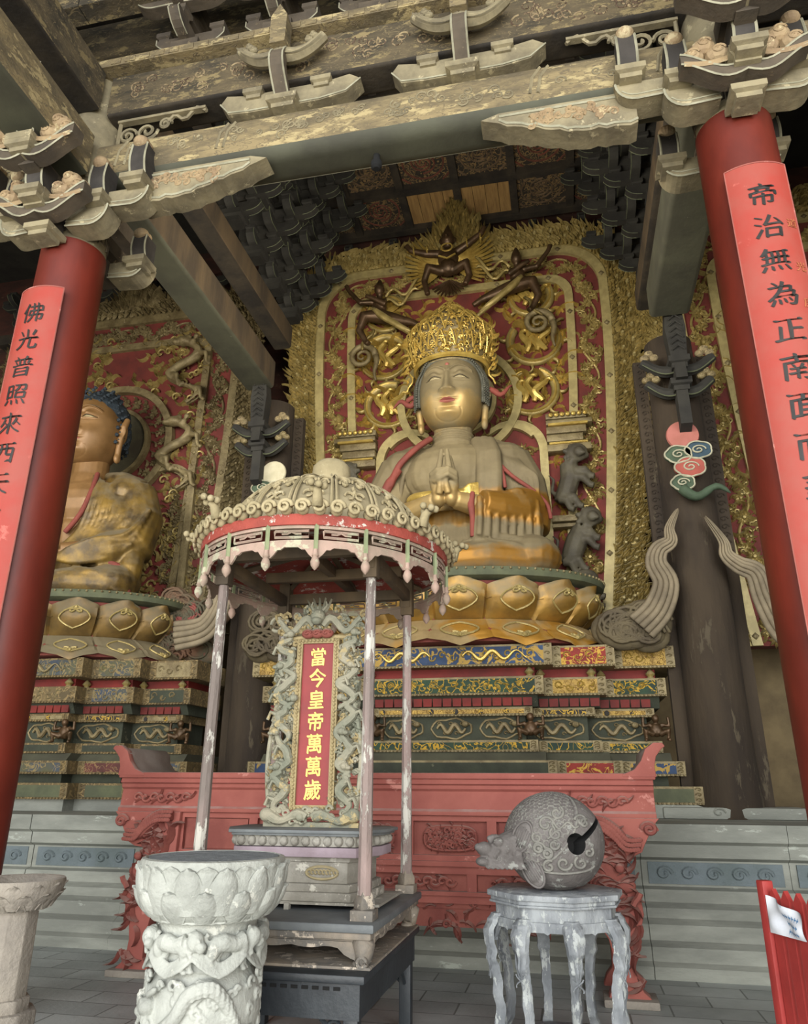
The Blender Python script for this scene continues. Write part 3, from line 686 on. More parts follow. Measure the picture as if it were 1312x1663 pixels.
tag(MB().bx(-11.8, -4.6, 12.0, 12.4, 10.65, 10.9).build('ring_beam', 'darkw'), 'dark timber carrying the bracket row over the left altar aureole', 'beam')
# ================================================================= aureoles
def outline(hw, z0, T, Rc, d, n=140, low=.74):
    """points from lower right round the top to lower left, inset by d; constant count"""
    W = hw-d; T = T-d; Rc = max(Rc-d*.7, .25)
    def wz(z): 
        t = max(0, (T-Rc*1.6-z)/(T-z0)); return W*(1-(1-low)*t**1.7)
    seg1 = T-Rc-z0; arc = pi/2*Rc; fl = W-Rc; tot = seg1+arc+fl; half = []
    for i in range(n+1):
        s = tot*i/n
        if s < seg1: z = z0+s; half.append((wz(z), z))
        elif s < seg1+arc: a = (s-seg1)/Rc; half.append((W-Rc+Rc*cos(a), T-Rc+Rc*sin(a)))
        else: q = s-seg1-arc; half.append((W-Rc-q, T))
    return half+[(-x, z) for x, z in reversed(half[:-1])]
def smoothpath(P, n=50):
    out = []
    for i in range(n+1):
        t = i/n*(len(P)-1); k = min(int(t), len(P)-2); f = t-k; p0, p1, p2, p3 = P[max(k-1, 0)], P[k], P[k+1], P[min(k+2, len(P)-1)]
        out.append(tuple(.5*(2*p1[q]+(p2[q]-p0[q])*f+(2*p0[q]-5*p1[q]+4*p2[q]-p3[q])*f*f+(3*p1[q]-p0[q]-3*p2[q]+p3[q])*f**3) for q in (0, 1)))
    return out

def leafpts(u, v, ang, L, wd, bend):
    """centre line and widths of one curling leaf"""
    P = []; a = ang; x, z = u, v
    for k in range(6):
        t = k/5; P.append(((x, z), wd*(sin(pi*(.15+.8*t))**.8)*(1-.55*t))); x += L/5*cos(a); z += L/5*sin(a); a += bend/5
    return P
def leaf(mb, PL, u, v, ang, L, wd, bend, w0=.0, lift=.05):
    P = leafpts(u, v, ang, L, wd, bend); vs = []; n = len(P)
    for i, ((x, z), r) in enumerate(P):
        j = min(i+1, n-1); k = max(i-1, 0); dx, dz = P[j][0][0]-P[k][0][0], P[j][0][1]-P[k][0][1]; l = sqrt(dx*dx+dz*dz) or 1
        nx, nz = -dz/l, dx/l; t = i/(n-1); h = w0+lift*(.5+.9*t)
        vs += [PL(x+nx*r, z+nz*r, w0), PL(x, z, h+r*.6), PL(x-nx*r, z-nz*r, w0)]
    fs = []
    for i in range(n-1):
        a = 3*i; fs += [(a, a+1, a+4, a+3), (a+1, a+2, a+5, a+4), (a+2, a, a+3, a+5)]
    fs += [(0, 2, 1), (3*n-3, 3*n-2, 3*n-1)]
    mb.add(vs, fs)
def rosette(mb, PL, u, v, r, n=9, w=0):
    for k in range(n):
        a = 2*pi*k/n; leaf(mb, PL, u+r*.25*cos(a), v+r*.25*sin(a), a, r*.8, r*.24, .2, w, .03)
    mb.tube([PL(u, v, w), PL(u, v, w+.06)], [r*.32, r*.18], 8)
def scroll_medallion(mb, mb2, PL, u, v, r, d, ph):
    """large round scroll with flame leaves curling inside it"""
    N = 40
    path = [(u+r*(1-.0*k/N)*cos(ph+d*k/N*5.6), v+r*sin(ph+d*k/N*5.6)) for k in range(N+1)]
    mb.tube([PL(x, z, .03) for x, z in path], [.085*(1-.55*k/N) for k in range(N+1)], 8)
    mb2.tube([PL(x, z, .09) for x, z in path], [.028*(1-.4*k/N) for k in range(N+1)], 5)
    for k in range(5):
        a = ph+d*(1.2+k*1.05); x, z = u+r*.72*cos(a), v+r*.72*sin(a)
        leaf(mb2, PL, u+r*.5*cos(a+2.4*d), v+r*.5*sin(a+2.4*d)-.05, pi/2+random.uniform(-.7, .7), r*.95, .07, d*random.choice((-2.6, 2.2)), .02, .12)
    for k in range(3):
        x = u+(k-1)*r*.34; H = r*(1.05-.25*abs(k-1)); pp = [(x+(.06+.02*k)*sin(q/14*5.2+k*1.1)*(.5+q/20), v-r*.52+H*q/14) for q in range(15)]
        tx_, tz_ = pp[-1]; pp += [(tx_+.05*(1-cos(q*.7)), tz_+.045*sin(q*.7)) for q in range(1, 5)]
        mb2.tube([PL(a_, b_, .07+.004*q) for q, (a_, b_) in enumerate(pp)], [.03+.035*sin(pi*min(1, (q+2)/19)) for q in range(len(pp))], 7)
    for k in range(8): leaf(mb2, PL, u+random.uniform(-.6, .6)*r, v+random.uniform(-.6, .5)*r, random.uniform(.6, 2.6), r*.5, .035, random.choice((-2.4, 2.4)), .03, .06)
    for k in range(7):
        a = ph+d*(.4+k*.8); leaf(mb, PL, u+(r+.03)*cos(a), v+(r+.03)*sin(a), a+d*.9, r*.55, .055, -d*2.3, .0, .06)
def band(mb, PL, A, B, w, hgt):
    n = len(A); vs = []
    for (x, z), (x2, z2) in zip(A, B): vs += [PL(x, z, w), PL(x, z, w+hgt), PL(x2, z2, w+hgt), PL(x2, z2, w)]
    fs = [(4*i+k, 4*i+(k+1) % 4, 4*i+4+(k+1) % 4, 4*i+4+k) for i in range(n-1) for k in range(4)]
    fs += [(0, 1, 2, 3), (4*n-4, 4*n-3, 4*n-2, 4*n-1)]
    mb.add(vs, fs)
def arcpts(cx, cz, r, a0, a1, n=60): return [(cx+r*cos(a0+(a1-a0)*k/n), cz+r*sin(a0+(a1-a0)*k/n)) for k in range(n+1)]

def aureole(root, X, Y, hw, z0, T, Rc, peak, low=.74, fl=.46, mats=None, dense=0, halo=(7.65, 1.06, 1.3), arch=1.42, seed=3, sides=(1, -1), frames=True):
    mt = mats or dict(flame='gold', ground='fred', band='goldp', leafs='gold', bright='goldb', vine='goldd', halo='fgrn')
    PL = lambda u, v, w: (X+u, Y-w, v)
    rn = random.Random(seed)
    o0 = outline(hw, z0, T, Rc, .08, low=low); 
    body = MB()
    vs = [PL(x, z, 0) for x, z in o0]+[PL(x, z, -.25) for x, z in o0]; n = len(o0)
    body.add(vs, [tuple(range(n)), tuple(range(2*n-1, n-1, -1))]+[(i, i+1, n+i+1, n+i) for i in range(n-1)]+[(n-1, 0, n, 2*n-1)])
    body.build('ground_panel', mt['ground'], root)
    # flaming rim
    fb = MB(); band(fb, PL, outline(hw, z0, T, Rc, .03, low=low), outline(hw, z0, T, Rc, fl, low=low), .0, .035); fb.build('flame_ground', mt['flame'], root)
    f = MB(); lens = []
    for row, d in enumerate([q*fl/.46 for q in (.45, .40, .34, .28, .22, .16, .10, .05, .0)]):
        o = outline(hw, z0, T, Rc, d, low=low); acc = 0; step = .066
        for i in range(1, len(o)):
            (x0, q0), (x1, q1) = o[i-1], o[i]; l = sqrt((x1-x0)**2+(q1-q0)**2); acc += l
            if acc > step:
                acc = 0; tx, tz = (x1-x0)/l, (q1-q0)/l; sgn = 1 if x0 > 0 else -1
                if sgn < 0: tx, tz = -tx, -tz
                nx, nz = (tz, -tx) if sgn > 0 else (-tz, tx)
                # normal pointing outward
                if nx*x0+nz*(q0-(z0+T)/2) < 0: nx, nz = -nx, -nz
                dx, dz = tx*.55+nx*.75, tz*.55+nz*.75
                dx, dz = dx+rn.uniform(-.5, .5), dz+.1+rn.uniform(-.3, .3)
                a = atan2(dz, dx)
                leaf(f, PL, x0, q0, a, rn.uniform(.10, .16)*(1.5 if row == 8 else 1), .034, sgn*rn.uniform(-1.0, 1.8), .03+.008*(8-row), .04)
    for (x, q) in [o0[i] for i in range(6, len(o0)-6, 5)]:
        for dd in (.2, .36): pass
    if peak:
        for k in range(150):
            t = rn.random(); hh = peak-T+.1; wz = .62*(1-t)**1.1; x = rn.uniform(-wz, wz); z = T-.25+hh*t*.92
            leaf(f, PL, x, z, pi/2-x*1.1+rn.uniform(-.3, .3), .3, .05, rn.uniform(-.6, .6), .04+.03*rn.random(), .08)
        f.prism([(X-.75, T-.1), (X-.4, T+.12), (X-.15, T+(peak-T)*.55), (X, peak-.1), (X+.15, T+(peak-T)*.55), (X+.4, T+.12), (X+.75, T-.1)], Y-.06, Y+.15)
    f.build('flame_rim', mt['flame'], root)
    b = MB()
    for i in range(8, len(o0)-8, 4):
        for d in (.14, .30):
            o = outline(hw, z0, T, Rc, d, low=low)[i]; b.tube([PL(o[0], o[1], .09), PL(o[0], o[1], .15)], [.036, .02], 6)
    b.build('flame_studs', mt['band'], root)
    # flat frames with small bosses
    for (d0, d1) in ((fl, fl+.15), (fl+.60, fl+.74)):
        A = outline(hw, z0, T, Rc, d0, low=low); B = outline(hw, z0, T, Rc, d1, low=low)
        bb = MB(); band(bb, PL, A, B, .0, .07); bb.build('frame_band', mt['band'], root, smooth=35)
        C = outline(hw, z0, T, Rc, (d0+d1)/2, low=low); s = MB()
        for (x, z) in C[8::15]:
            s.ell(PL(x, z, .075), (.035, .02, .035), nu=8, nv=5)
            s.tube([PL(x-.045, z, .075), PL(x, z+.045, .075), PL(x+.045, z, .075), PL(x, z-.045, .075), PL(x-.045, z, .075)], .009, 4)
        s.build('band_bosses', mt['vine'], root)
    # vine strip between frames
    v = MB(); mid = outline(hw, z0, T, Rc, fl+.375, low=low); N = len(mid); acc = 0; alt = 1
    dist = [0]
    for i in range(1, N): dist.append(dist[-1]+sqrt((mid[i][0]-mid[i-1][0])**2+(mid[i][1]-mid[i-1][1])**2))
    def atd(s):
        s = min(max(s, 0), dist[-1]-1e-4); lo = 0
        while dist[lo+1] < s: lo += 1
        t = (s-dist[lo])/(dist[lo+1]-dist[lo]); x = mid[lo][0]+(mid[lo+1][0]-mid[lo][0])*t; z = mid[lo][1]+(mid[lo+1][1]-mid[lo][1])*t
        dx, dz = mid[lo+1][0]-mid[lo][0], mid[lo+1][1]-mid[lo][1]; l = sqrt(dx*dx+dz*dz); return x, z, -dz/l, dx/l
    per = .62
    def off(s, e): x, z, nx, nz = atd(s); return (x+nx*e, z+nz*e)
    pts = [off(dist[-1]*i/600, .13*sin(2*pi*dist[-1]*i/600/(2*per))) for i in range(601)]
    v.tube([PL(x, z, .02) for x, z in pts], .022, 5)
    s = per/2; k = 0
    while s < dist[-1]:
        x, z = off(s, 0); 
        if k % 2 == 0: rosette(v, PL, x, z, .125, 10, .02)
        else: rosette(v, PL, *off(s, .02), .10, 7, .02)
        for sg in (-1, 1):
            for q in range(3):
                cx, cz = off(s+sg*(.10+.09*q), sg*(.14-.06*q)*(-1)**k)
                a = rn.uniform(0, 6.3); leaf(v, PL, cx, cz, a, .19, .036, 2.6*sg, .0, .05); leaf(v, PL, cx+rn.uniform(-.05, .05), cz+.04, a+2, .15, .03, -2.6*sg, .0, .05)
                v.tube([PL(cx+.05*(1-j/10)*cos(a+j*.5), cz+.05*(1-j/10)*sin(a+j*.5), .03) for j in range(9)], .015, 5)
        s += per/2*.98; k += 1
    v.build('flower_scroll_strip', mt['leafs'], root)
    # head halo and body arch
    hz, hr, _ = halo
    h = MB(); band(h, PL, arcpts(0, hz, hr, 0, 2*pi, 90), arcpts(0, hz, hr-.13, 0, 2*pi, 90), .02, .12); 
    band(h, PL, arcpts(0, hz, hr*.6, 0, 2*pi, 70), arcpts(0, hz, hr*.6-.07, 0, 2*pi, 70), .02, .12)
    h.build('halo_ring', mt['band'], root, smooth=35)
    hb = MB(); hb.prism([(X+p[0], p[1]) for p in arcpts(0, hz, hr*.57, 0, 2*pi*.985, 60)], Y-.05, Y-.01); hb.build('halo_disc', mt['halo'], root)
    q = MB()
    for k in range(26):
        a = 2*pi*k/26; rosette(q, PL, hr*.8*cos(a)*.98, hz+hr*.75*sin(a), .095 if k % 2 else .07, 8, .03)
        leaf(q, PL, hr*.7*cos(a+.12), hz+hr*.7*sin(a+.12), a+1.5, .17, .03, 2.4, .03); leaf(q, PL, hr*.85*cos(a+.12), hz+hr*.85*sin(a+.12), a-1.5, .17, .03, -2.4, .03)
    q.build('halo_flowers', mt['leafs'], root)
    AR = arch; aw = .13; zt = hz-hr*.42
    ab = MB(); 
    for sg in sides:
        cx = sg*(AR-.55); A = [(cx+sg*.55*cos(a*pi/2/14*1.0), zt-.55+.55*sin(a*pi/28)) for a in range(15, -1, -1)]; A = [(cx-sg*.35, zt-.12), (cx-sg*.2, zt-.03)]+A+[(sg*AR, z0+.3)]
        Bp = [(p[0]-sg*aw*(1 if i > 3 else .25), p[1]-(aw*.9 if i < 12 else aw*.3)) for i, p in enumerate(A)]
        band(ab, PL, A, Bp, .02, .10)
        fl2 = MB()
        for k in range(34): rosette(fl2, PL, sg*(AR-.36)+rn.uniform(-.13, .13), z0+.7+(zt-z0-1.1)*k/34, rn.uniform(.06, .1), 8, .02); leaf(fl2, PL, sg*(AR-.36)+rn.uniform(-.18, .18), z0+.7+(zt-z0-1.1)*k/34, rn.uniform(0, 6), .2, .03, 2.5, .02)
        fl2.build('arch_flowers', mt['leafs'], root)
    ab.build('body_arch', mt['band'], root, smooth=35)
    return PL, mt, rn

main = thing('flaming_aureole', 'huge gilded flaming aureole on red ground behind the seated Buddha with praying hands', 'aureole', (-1.42, 11.2, 3.2))
PL, mt, rn = aureole(main, -1.42, 11.2, 3.08, 3.3, 11.08, 1.15, 12.05, low=.72)
b = MB()
for sg in (1, -1):
    for i, (x, z, r) in enumerate(((1.30, 9.62, .34), (1.32, 8.72, .42), (1.22, 7.75, .40))):
        a = MB(); bb = MB(); scroll_medallion(a, bb, PL, sg*x, z, r, sg*(1 if i % 2 else -1), (.5, 2.5, 1.2)[i]); am_ = a.build('scroll_medallion', 'gold', main, smooth=True); bb.build('medallion_flames', 'goldb', am_)
    for (x, z, an) in ((1.72, 9.2, 1.2), (1.78, 8.9, -1.2), (1.75, 8.2, 1.4), (1.74, 9.9, -1.4), (1.7, 7.9, .9), (.95, 9.2, 2.4), (.98, 8.2, 3.4), (1.7, 8.5, 2.0)):
        leaf(b, PL, sg*x, z, an if sg > 0 else pi-an, .5, .06, sg*-2.2, .0, .07)
    rosette(b, PL, sg*1.72, 7.95, .14, 12, .02)
    for k in range(16): leaf(b, PL, sg*rn.uniform(1.5, 1.85), rn.uniform(6.4, 7.7), rn.uniform(0, 6), .26, .04, 2.5, .0)
    for k in range(70):
        x, z = sg*rn.uniform(.95, 1.85), rn.uniform(7.3, 10.1)
        leaf(b, PL, x, z, rn.uniform(0, 6), rn.uniform(.2, .38), .042, rn.choice((-2.4, 2.4)), .0, .05)
    for k in range(14): leaf(b, PL, sg*rn.uniform(.2, 1.0), rn.uniform(8.9, 10.1), rn.uniform(0, 6), .3, .045, 2.4, 0, .05)
    for k in range(44): leaf(b, PL, sg*rn.uniform(1.45, 1.75), rn.uniform(3.6, 6.2), rn.uniform(0, 6), .26, .04, 2.5, .0)
b.build('scroll_leaves', 'goldb', main)
# column capitals and beasts stacked on each side
for sg, lr in ((1, 'right'), (-1, 'left')):
    c = MB()
    for k, (w0, z, h) in enumerate(((.34, 7.12, .1), (.38, 7.0, .08), (.33, 6.86, .12), (.30, 6.70, .12), (.36, 6.55, .12), (.30, 5.35, .1), (.34, 5.27, .06))):
        cx = -1.42+sg*(1.42+w0-.02); c.bx(cx-w0*.95, cx+w0*.95, 11.0-.04*(k % 2), 11.2, z, z+h)
    c.build('stepped_capital', 'goldd', main, bevel=.01)
    g = MB()
    for k in range(7): g.ell((-1.42+sg*(1.5+.09*k), 10.96, 7.17), (.04, .03, .04), nu=8, nv=6)
    g.bx(-1.42+sg*1.45-(.0 if sg > 0 else .62), -1.42+sg*1.45+(.62 if sg > 0 else 0), 10.95, 11.0, 6.98, 7.02); g.bx(-1.42+sg*1.45-(.0 if sg > 0 else .6), -1.42+sg*1.45+(.6 if sg > 0 else 0), 10.97, 11.0, 6.66, 6.69)
    g.build('capital_beads', 'goldb', main)
    for nm, z, pose in (('rearing_beast', 5.95, 0), ('crouching_beast', 4.95, 1), ('seated_beast', 4.05, 2)):
        m = MB(); cx = -1.42+sg*1.72; y = 10.98
        if pose == 0: tr = [((0, .35), .14), ((.02, .12), .16), ((-.06, -.12), .15), ((-.14, -.3), .13)]
        elif pose == 1: tr = [((.12, .28), .13), ((.04, .08), .17), ((-.04, -.12), .16), ((-.1, -.25), .12)]
        else: tr = [((0, .2), .15), ((0, 0), .2), ((.0, -.2), .22), ((0, -.3), .2)]
        m.tube([(cx+sg*p[0], y, z+p[1]) for p, r in tr], [r for p, r in tr], 10)
        hx, hz = cx+sg*(tr[0][0][0]+.12), z+tr[0][0][1]+.12; m.ell((hx, y-.06, hz), (.15, .13, .12)); m.ell((hx+sg*.13, y-.08, hz-.03), (.08, .08, .06))
        m.ell((hx+sg*.02, y-.1, hz+.02), (.17, .10, .16))
        for q in range(14): m.ell((hx-sg*.04+.15*cos(q*.9)*.9, y-.10-.02*(q % 2), hz+.13*sin(q*.9)), (.04, .035, .04), nu=8, nv=6)
        m.ell((hx+sg*.05, y-.2, hz-.01), (.08, .06, .08)); m.ell((hx+sg*.1, y-.23, hz-.04), (.05, .04, .035))
        for (dx, dz, ex, ez) in ((.1, .2, .32, .1), (.06, .1, .3, -.05), (-.1, -.2, .12, -.38), (-.16, -.25, -.02, -.42)):
            m.tube([(cx+sg*dx, y-.05, z+dz), (cx+sg*(dx+ex)/2+.03, y-.1, z+(dz+ez)/2+.04), (cx+sg*ex, y-.07, z+ez), (cx+sg*(ex+.06), y-.08, z+ez-.02)], [.085, .07, .05, .06], 8)
        m.tube([(cx-sg*.15, y, z-.25), (cx-sg*.28, y, z-.1), (cx-sg*.24, y, z+.1), (cx-sg*.32, y, z+.18)], [.04, .035, .03, .015], 6)
        m.build(nm, 'beast', main, remesh=.018, sm=3)
def figure(root, name, cx, y, z, s, parts, mats='bronze', vox=.016):
    m = MB()
    for kind, pts, rs in parts:
        P = [(cx+p[0]*s, y-(p[2] if len(p) > 2 else .1)*s, z+p[1]*s) for p in pts]
        if kind == 'e': m.ell(P[0], tuple(r*s for r in rs))
        else: m.tube(P, [r*s for r in rs], 10)
    return m.build(name, mats, root, remesh=vox, sm=3)
# bird-winged guardian at the apex
gx, gy, gz = -1.52, 10.95, 10.35
figure(main, 'winged_guardian', gx, gy, gz, 1, [('e', [(0, .05, .12)], (.19, .14, .22)), ('e', [(0, -.16, .14)], (.17, .15, .16)), ('e', [(0, .42, .16)], (.12, .12, .14)), ('t', [(0, .2, .1), (0, .35, .14)], (.08, .08)),
  ('t', [(0, .5, .14), (0, .62, .13), (0, .82, .1)], (.12, .08, .015)), ('t', [(.15, .18, .12), (.38, .26, .2), (.62, .42, .24), (.68, .55, .24)], (.08, .065, .05, .05)), ('t', [(-.15, .18, .12), (-.4, .16, .2), (-.66, .24, .24), (-.74, .36, .24)], (.08, .065, .05, .05)),
  ('t', [(.1, -.22, .14), (.34, -.2, .26), (.38, -.42, .2), (.3, -.6, .2)], (.1, .09, .06, .05)), ('t', [(-.1, -.22, .14), (-.34, -.2, .26), (-.42, -.42, .2), (-.36, -.72, .2)], (.1, .09, .06, .05)),
  ('e', [(0, .40, .3)], (.03, .07, .03)), ('e', [(.13, .44, .14)], (.03, .03, .06)), ('e', [(-.13, .44, .14)], (.03, .03, .06))])
wg = MB(); PG = lambda u, v, w: (gx+u, gy-w, gz+v)
for sg in (1, -1):
    for k in range(13):
        an = .75-.13*k; leaf(wg, PG, sg*.14, .12-.02*k, an if sg > 0 else pi-an, .78-.018*k, .045, sg*.35, .0+.004*k, .03)
    for k in range(9):
        an = .6-.13*k; leaf(wg, PG, sg*.12, .08-.02*k, an if sg > 0 else pi-an, .45, .04, sg*.3, .05, .03)
wg.build('wings', 'goldb', main)
tf = MB()
for k in range(11):
    an = -pi/2+(k-5)*.22; leaf(tf, PG, 0, -.38, an, .34, .045, 0, .06, .03)
tf.build('tail_feathers', 'bronze', main)
cc = MB(); cc.tube([PG(.1*cos(q), .2+.08*sin(q)-.02, .28) for q in [k*pi/8 for k in range(17)]], .016, 5); cc.tube([PG(x, -.05+abs(x)*.5, .27) for x in (-.15, -.08, 0, .08, .15)], .02, 5)
for sg in (1, -1):
    for u in (.36, .6): cc.tube([PG(sg*u+.0, .2+(.2 if sg > 0 else .05)*u+.08*cos(q), .22+.08*sin(q)) for q in [k*pi/6 for k in range(13)]], .014, 5)
cc.build('jewellery', 'goldb', main)
# flying attendants with scarves
for sg, (ax_, az_) in ((1, (.0, 9.75)), (-1, (-2.72, 9.45))):
    gx2, gz2 = (-.32 if sg > 0 else -2.78), az_
    figure(main, 'flying_attendant', gx2, 10.98, gz2, 1, [('e', [(0, .12)], (.13, .1, .2)), ('e', [(-.0, .48, .14)], (.095, .1, .12)), ('t', [(0, .25, .08), (0, .42, .12)], (.055, .055)), ('t', [(0, .56, .13), (0, .7, .12)], (.085, .03)),
      ('t', [(sg*.11, .26, .1), (sg*.34, .22, .18), (sg*.55, .48, .22), (sg*.6, .6, .22)], (.06, .05, .04, .045)), ('t', [(-sg*.1, .26, .1), (-sg*.12, .1, .24), (sg*.1, .24, .26), (sg*.22, .3, .26)], (.06, .05, .045, .04)),
      ('t', [(0, -.05, .1), (-sg*.3, -.2, .16), (-sg*.62, -.32, .18), (-sg*.78, -.42, .18)], (.13, .11, .06, .045)), ('t', [(0, -.05, .1), (sg*.26, -.1, .2), (sg*.34, -.36, .18), (sg*.22, -.6, .16), (sg*.16, -.66, .2)], (.13, .11, .07, .05, .05))])
    sk = MB(); PA = lambda u, v, w: (gx2+u, 10.98-w, gz2+v)
    for k in range(13): sk.tube([PA(-sg*(.0+.045*k*t/6)+sg*.08-sg*.34*t/6, .0-.30*t/6-.035*k*t/6+.02*sin(t+k), .22+.02*sin(k)) for t in range(7)], [.04, .05, .055, .055, .05, .04, .02], 6)
    for w2, (u0, v0) in enumerate(((-.1, .3), (-.2, .12))):
        sk.tube([PA(-sg*(.12+.06*t), v0+.12*sin(t*.8+w2)+.02*t, .15) for t in range(11)], [.03]*10+[.01], 5)
        sk.tube([PA(sg*(.1+.03*t)+.04*sin(t), -.35-.05*t, .14) for t in range(9)], [.03]*8+[.01], 5)
    sk.build('gilded_skirt_and_scarves', 'gold', main, smooth=True)
    tl = MB(); cxx, czz = sg*.3, -.85
    tl.tube([PA(cxx+.24*(1-k/34)*cos(k*.4), czz+.24*(1-k/34)*sin(k*.4), .1) for k in range(32)]+[], [.06*(1-k/40) for k in range(32)], 8)
    tl.tube([PA(cxx+.24+.02*sin(k), czz-.07*k, .08) for k in range(8)], [.06-.006*k for k in range(8)], 8)
    tl.build('coiled_serpent_tail', 'goldd', main, smooth=True)

# neighbouring altars' aureoles
lt = thing('flaming_aureole', 'dim carved aureole with dragons behind the blue-haired Buddha on the left', 'aureole', (-7.88, 11.2, 3.2))
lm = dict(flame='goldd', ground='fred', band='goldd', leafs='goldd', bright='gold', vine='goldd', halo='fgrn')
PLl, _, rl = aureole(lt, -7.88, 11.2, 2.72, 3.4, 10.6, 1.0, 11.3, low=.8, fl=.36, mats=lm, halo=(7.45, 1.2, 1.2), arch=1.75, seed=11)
c = MB()
for k in range(620):
    x = rl.choice((-1, 1))*rl.uniform(.3, 1.8); z = rl.uniform(3.6, 9.8)
    if (x*x+(z-7.45)**2) < 1.45: continue
    leaf(c, PLl, x, z, rl.uniform(0, 6), .3, .04, rl.choice((-2.6, 2.6)), 0, .07)
    if k % 3 == 0: c.tube([PLl(x+.1*(1-j/14)*cos(j*.5), z+.1*(1-j/14)*sin(j*.5), .05) for j in range(13)], .02, 5)
c.build('dense_leaf_scroll', 'gold', lt)
for sg, z0_ in ((1, 8.7), (1, 7.0), (-1, 8.7)):
    d = MB(); P0 = [(sg*(1.25+.30*sin(k*1.15)+.015*k), z0_+.75-.17*k) for k in range(9)]; P = smoothpath(P0, 40)
    d.tube([PLl(x, z, .16+.02*sin(k*.5)) for k, (x, z) in enumerate(P)], [.03+.055*sin(pi*min(1, k/34+.1)) for k in range(41)], 10)
    for k in range(2, 40):
        for o_ in (-.04, 0, .04): d.ell(PLl(P[k][0]+o_, P[k][1]+.02*(o_ != 0), .235), (.024, .02, .02), nu=6, nv=5)
    for k in range(5): d.ell(PLl(P[0][0]+sg*(.05+.05*k), P[0][1]+.08*sin(k*2), .22), (.06, .05, .05), nu=8, nv=6)
    hx, hz = P[0]; d.ell(PLl(hx, hz, .2), (.15, .12, .1)); d.ell(PLl(hx-sg*.13, hz-.03, .24), (.09, .08, .06))
    for k in (8, 20, 30):
        x, z = P[k]; d.tube([PLl(x, z, .16), PLl(x+sg*.2, z-.06, .25), PLl(x+sg*.22, z-.25, .22), PLl(x+sg*.3, z-.3, .22)], [.07, .05, .035, .04], 8)
    d.build('coiling_dragon', 'goldd', lt, remesh=.02, sm=2)
rt = thing('flaming_aureole', 'gilded flaming aureole half hidden behind the right red column', 'aureole', (4.64, 11.2, 3.2))
PLr, _, rr = aureole(rt, 4.66, 11.2, 2.92, 3.4, 11.08, 1.15, 0, low=.76, seed=5)
c = MB()
for k in range(120): leaf(c, PLr, -rr.uniform(.9, 1.9), rr.uniform(5, 9.9), rr.uniform(0, 6), .35, .05, rr.choice((-2.6, 2.6)), 0, .07)
c.build('leaf_scroll', 'gold', rt)

# ================================================================= pillars behind with emblems, ribbons, swirling clouds
def pillar(x, y, label, z1=7.3, lean=0):
    root = thing('old_timber_pillar', label, 'pillar', (x, y, 1.22))
    m = MB(); m.lathe([(.36, 1.22), (.34, 2), (.31, z1)], 24, (x, y, 0)); m.build('timber_shaft', 'pillar', root, smooth=35)
    for s in (-1, 1):
        m = MB(); m.bx(x+s*.40-.08, x+s*.40+.08, y+.02, y+.14, 1.3, z1-.2)
        for k in range(28): m.tube([(x+s*.40+.05*cos(q*.6)*(1-q/14), y+.012, 4.2+k*.105+.04*sin(q*.6)*(1-q/14)) for q in range(12)], .008, 4)
        m.build('carved_side_board', 'pillar', root)
    MB().bx(x-.75, x+.75, y-.35, y+.4, 1.22, 1.34).build('plinth', 'stone', root, bevel=.02)
    return root
pillar(1.72, 9.45, 'smoke-darkened timber pillar standing to the right of the painted pedestal')
pillar(-4.3, 10.12, 'smoke-darkened timber pillar between the two painted pedestals')
def capital(x, y, z, label):
    root = thing('capital_bracket', label, 'bracket set', (x, y, z))
    for k, (zz, LL) in enumerate(((z, .40), (z+.29, .44))):
        m = MB(); 
        for s in (-1, 1): m.tube([(x+s*LL*t/10, y-.45-.06*k, zz-.05*sin(t/10*pi*1.2)+.10*(t/10)**2) for t in range(11)], [.085-.002*i for i in range(11)], 8)
        m.build('cross_arm', 'darkb', root, smooth=35)
        c = MB()
        for s in (-1, 1): cloudlump(c, x+s*.34, y-.47-.06*k, zz+.18, .12)
        c.build('cloud_carving', 'oldp' if k else 'goldd', root)
        e = MB()
        for s in (-1, 1): e.tube([(x+s*LL*t/10, y-.53-.06*k, zz-.07-.05*sin(t/10*pi*1.2)+.10*(t/10)**2) for t in range(11)], .009, 4)
        e.build('edge_line', 'green', root)
        d = MB(); dou(d, x, y-.52-.06*k, zz-.07, .26, .16); d.build('bearing_block', 'darkb', root)
    s_ = MB(); s_.prism([(y-.62, z-.55), (y-.45, z-.6), (y-.42, z+.0), (y-.6, z)], x-.07, x+.07, 'x'); s_.prism([(y-.72, z+.05), (y-.5, z+.05), (y-.5, z+.3), (y-.68, z+.3)], x-.07, x+.07, 'x')
    s_.build('curved_strip', 'darkb', root)
    t = MB(); t.prism([(x-.1, z+.38), (x+.1, z+.38), (x+.13, z+.8), (x+.09, z+1.2), (x, z+1.32), (x-.09, z+1.2), (x-.13, z+.8)], y-.7, y-.5)
    for k in range(8): t.tube([(x-.08, y-.72, z+.45+.09*k), (x, y-.74, z+.51+.09*k), (x+.08, y-.72, z+.45+.09*k)], .01, 4)
    t.build('upright_tongue', 'darkb', root)
capital(1.72, 9.45, 6.35, 'dark cloud-armed capital on the timber pillar right of the aureole')
capital(-4.3, 10.12, 6.35, 'dark cloud-armed capital on the timber pillar left of the aureole')
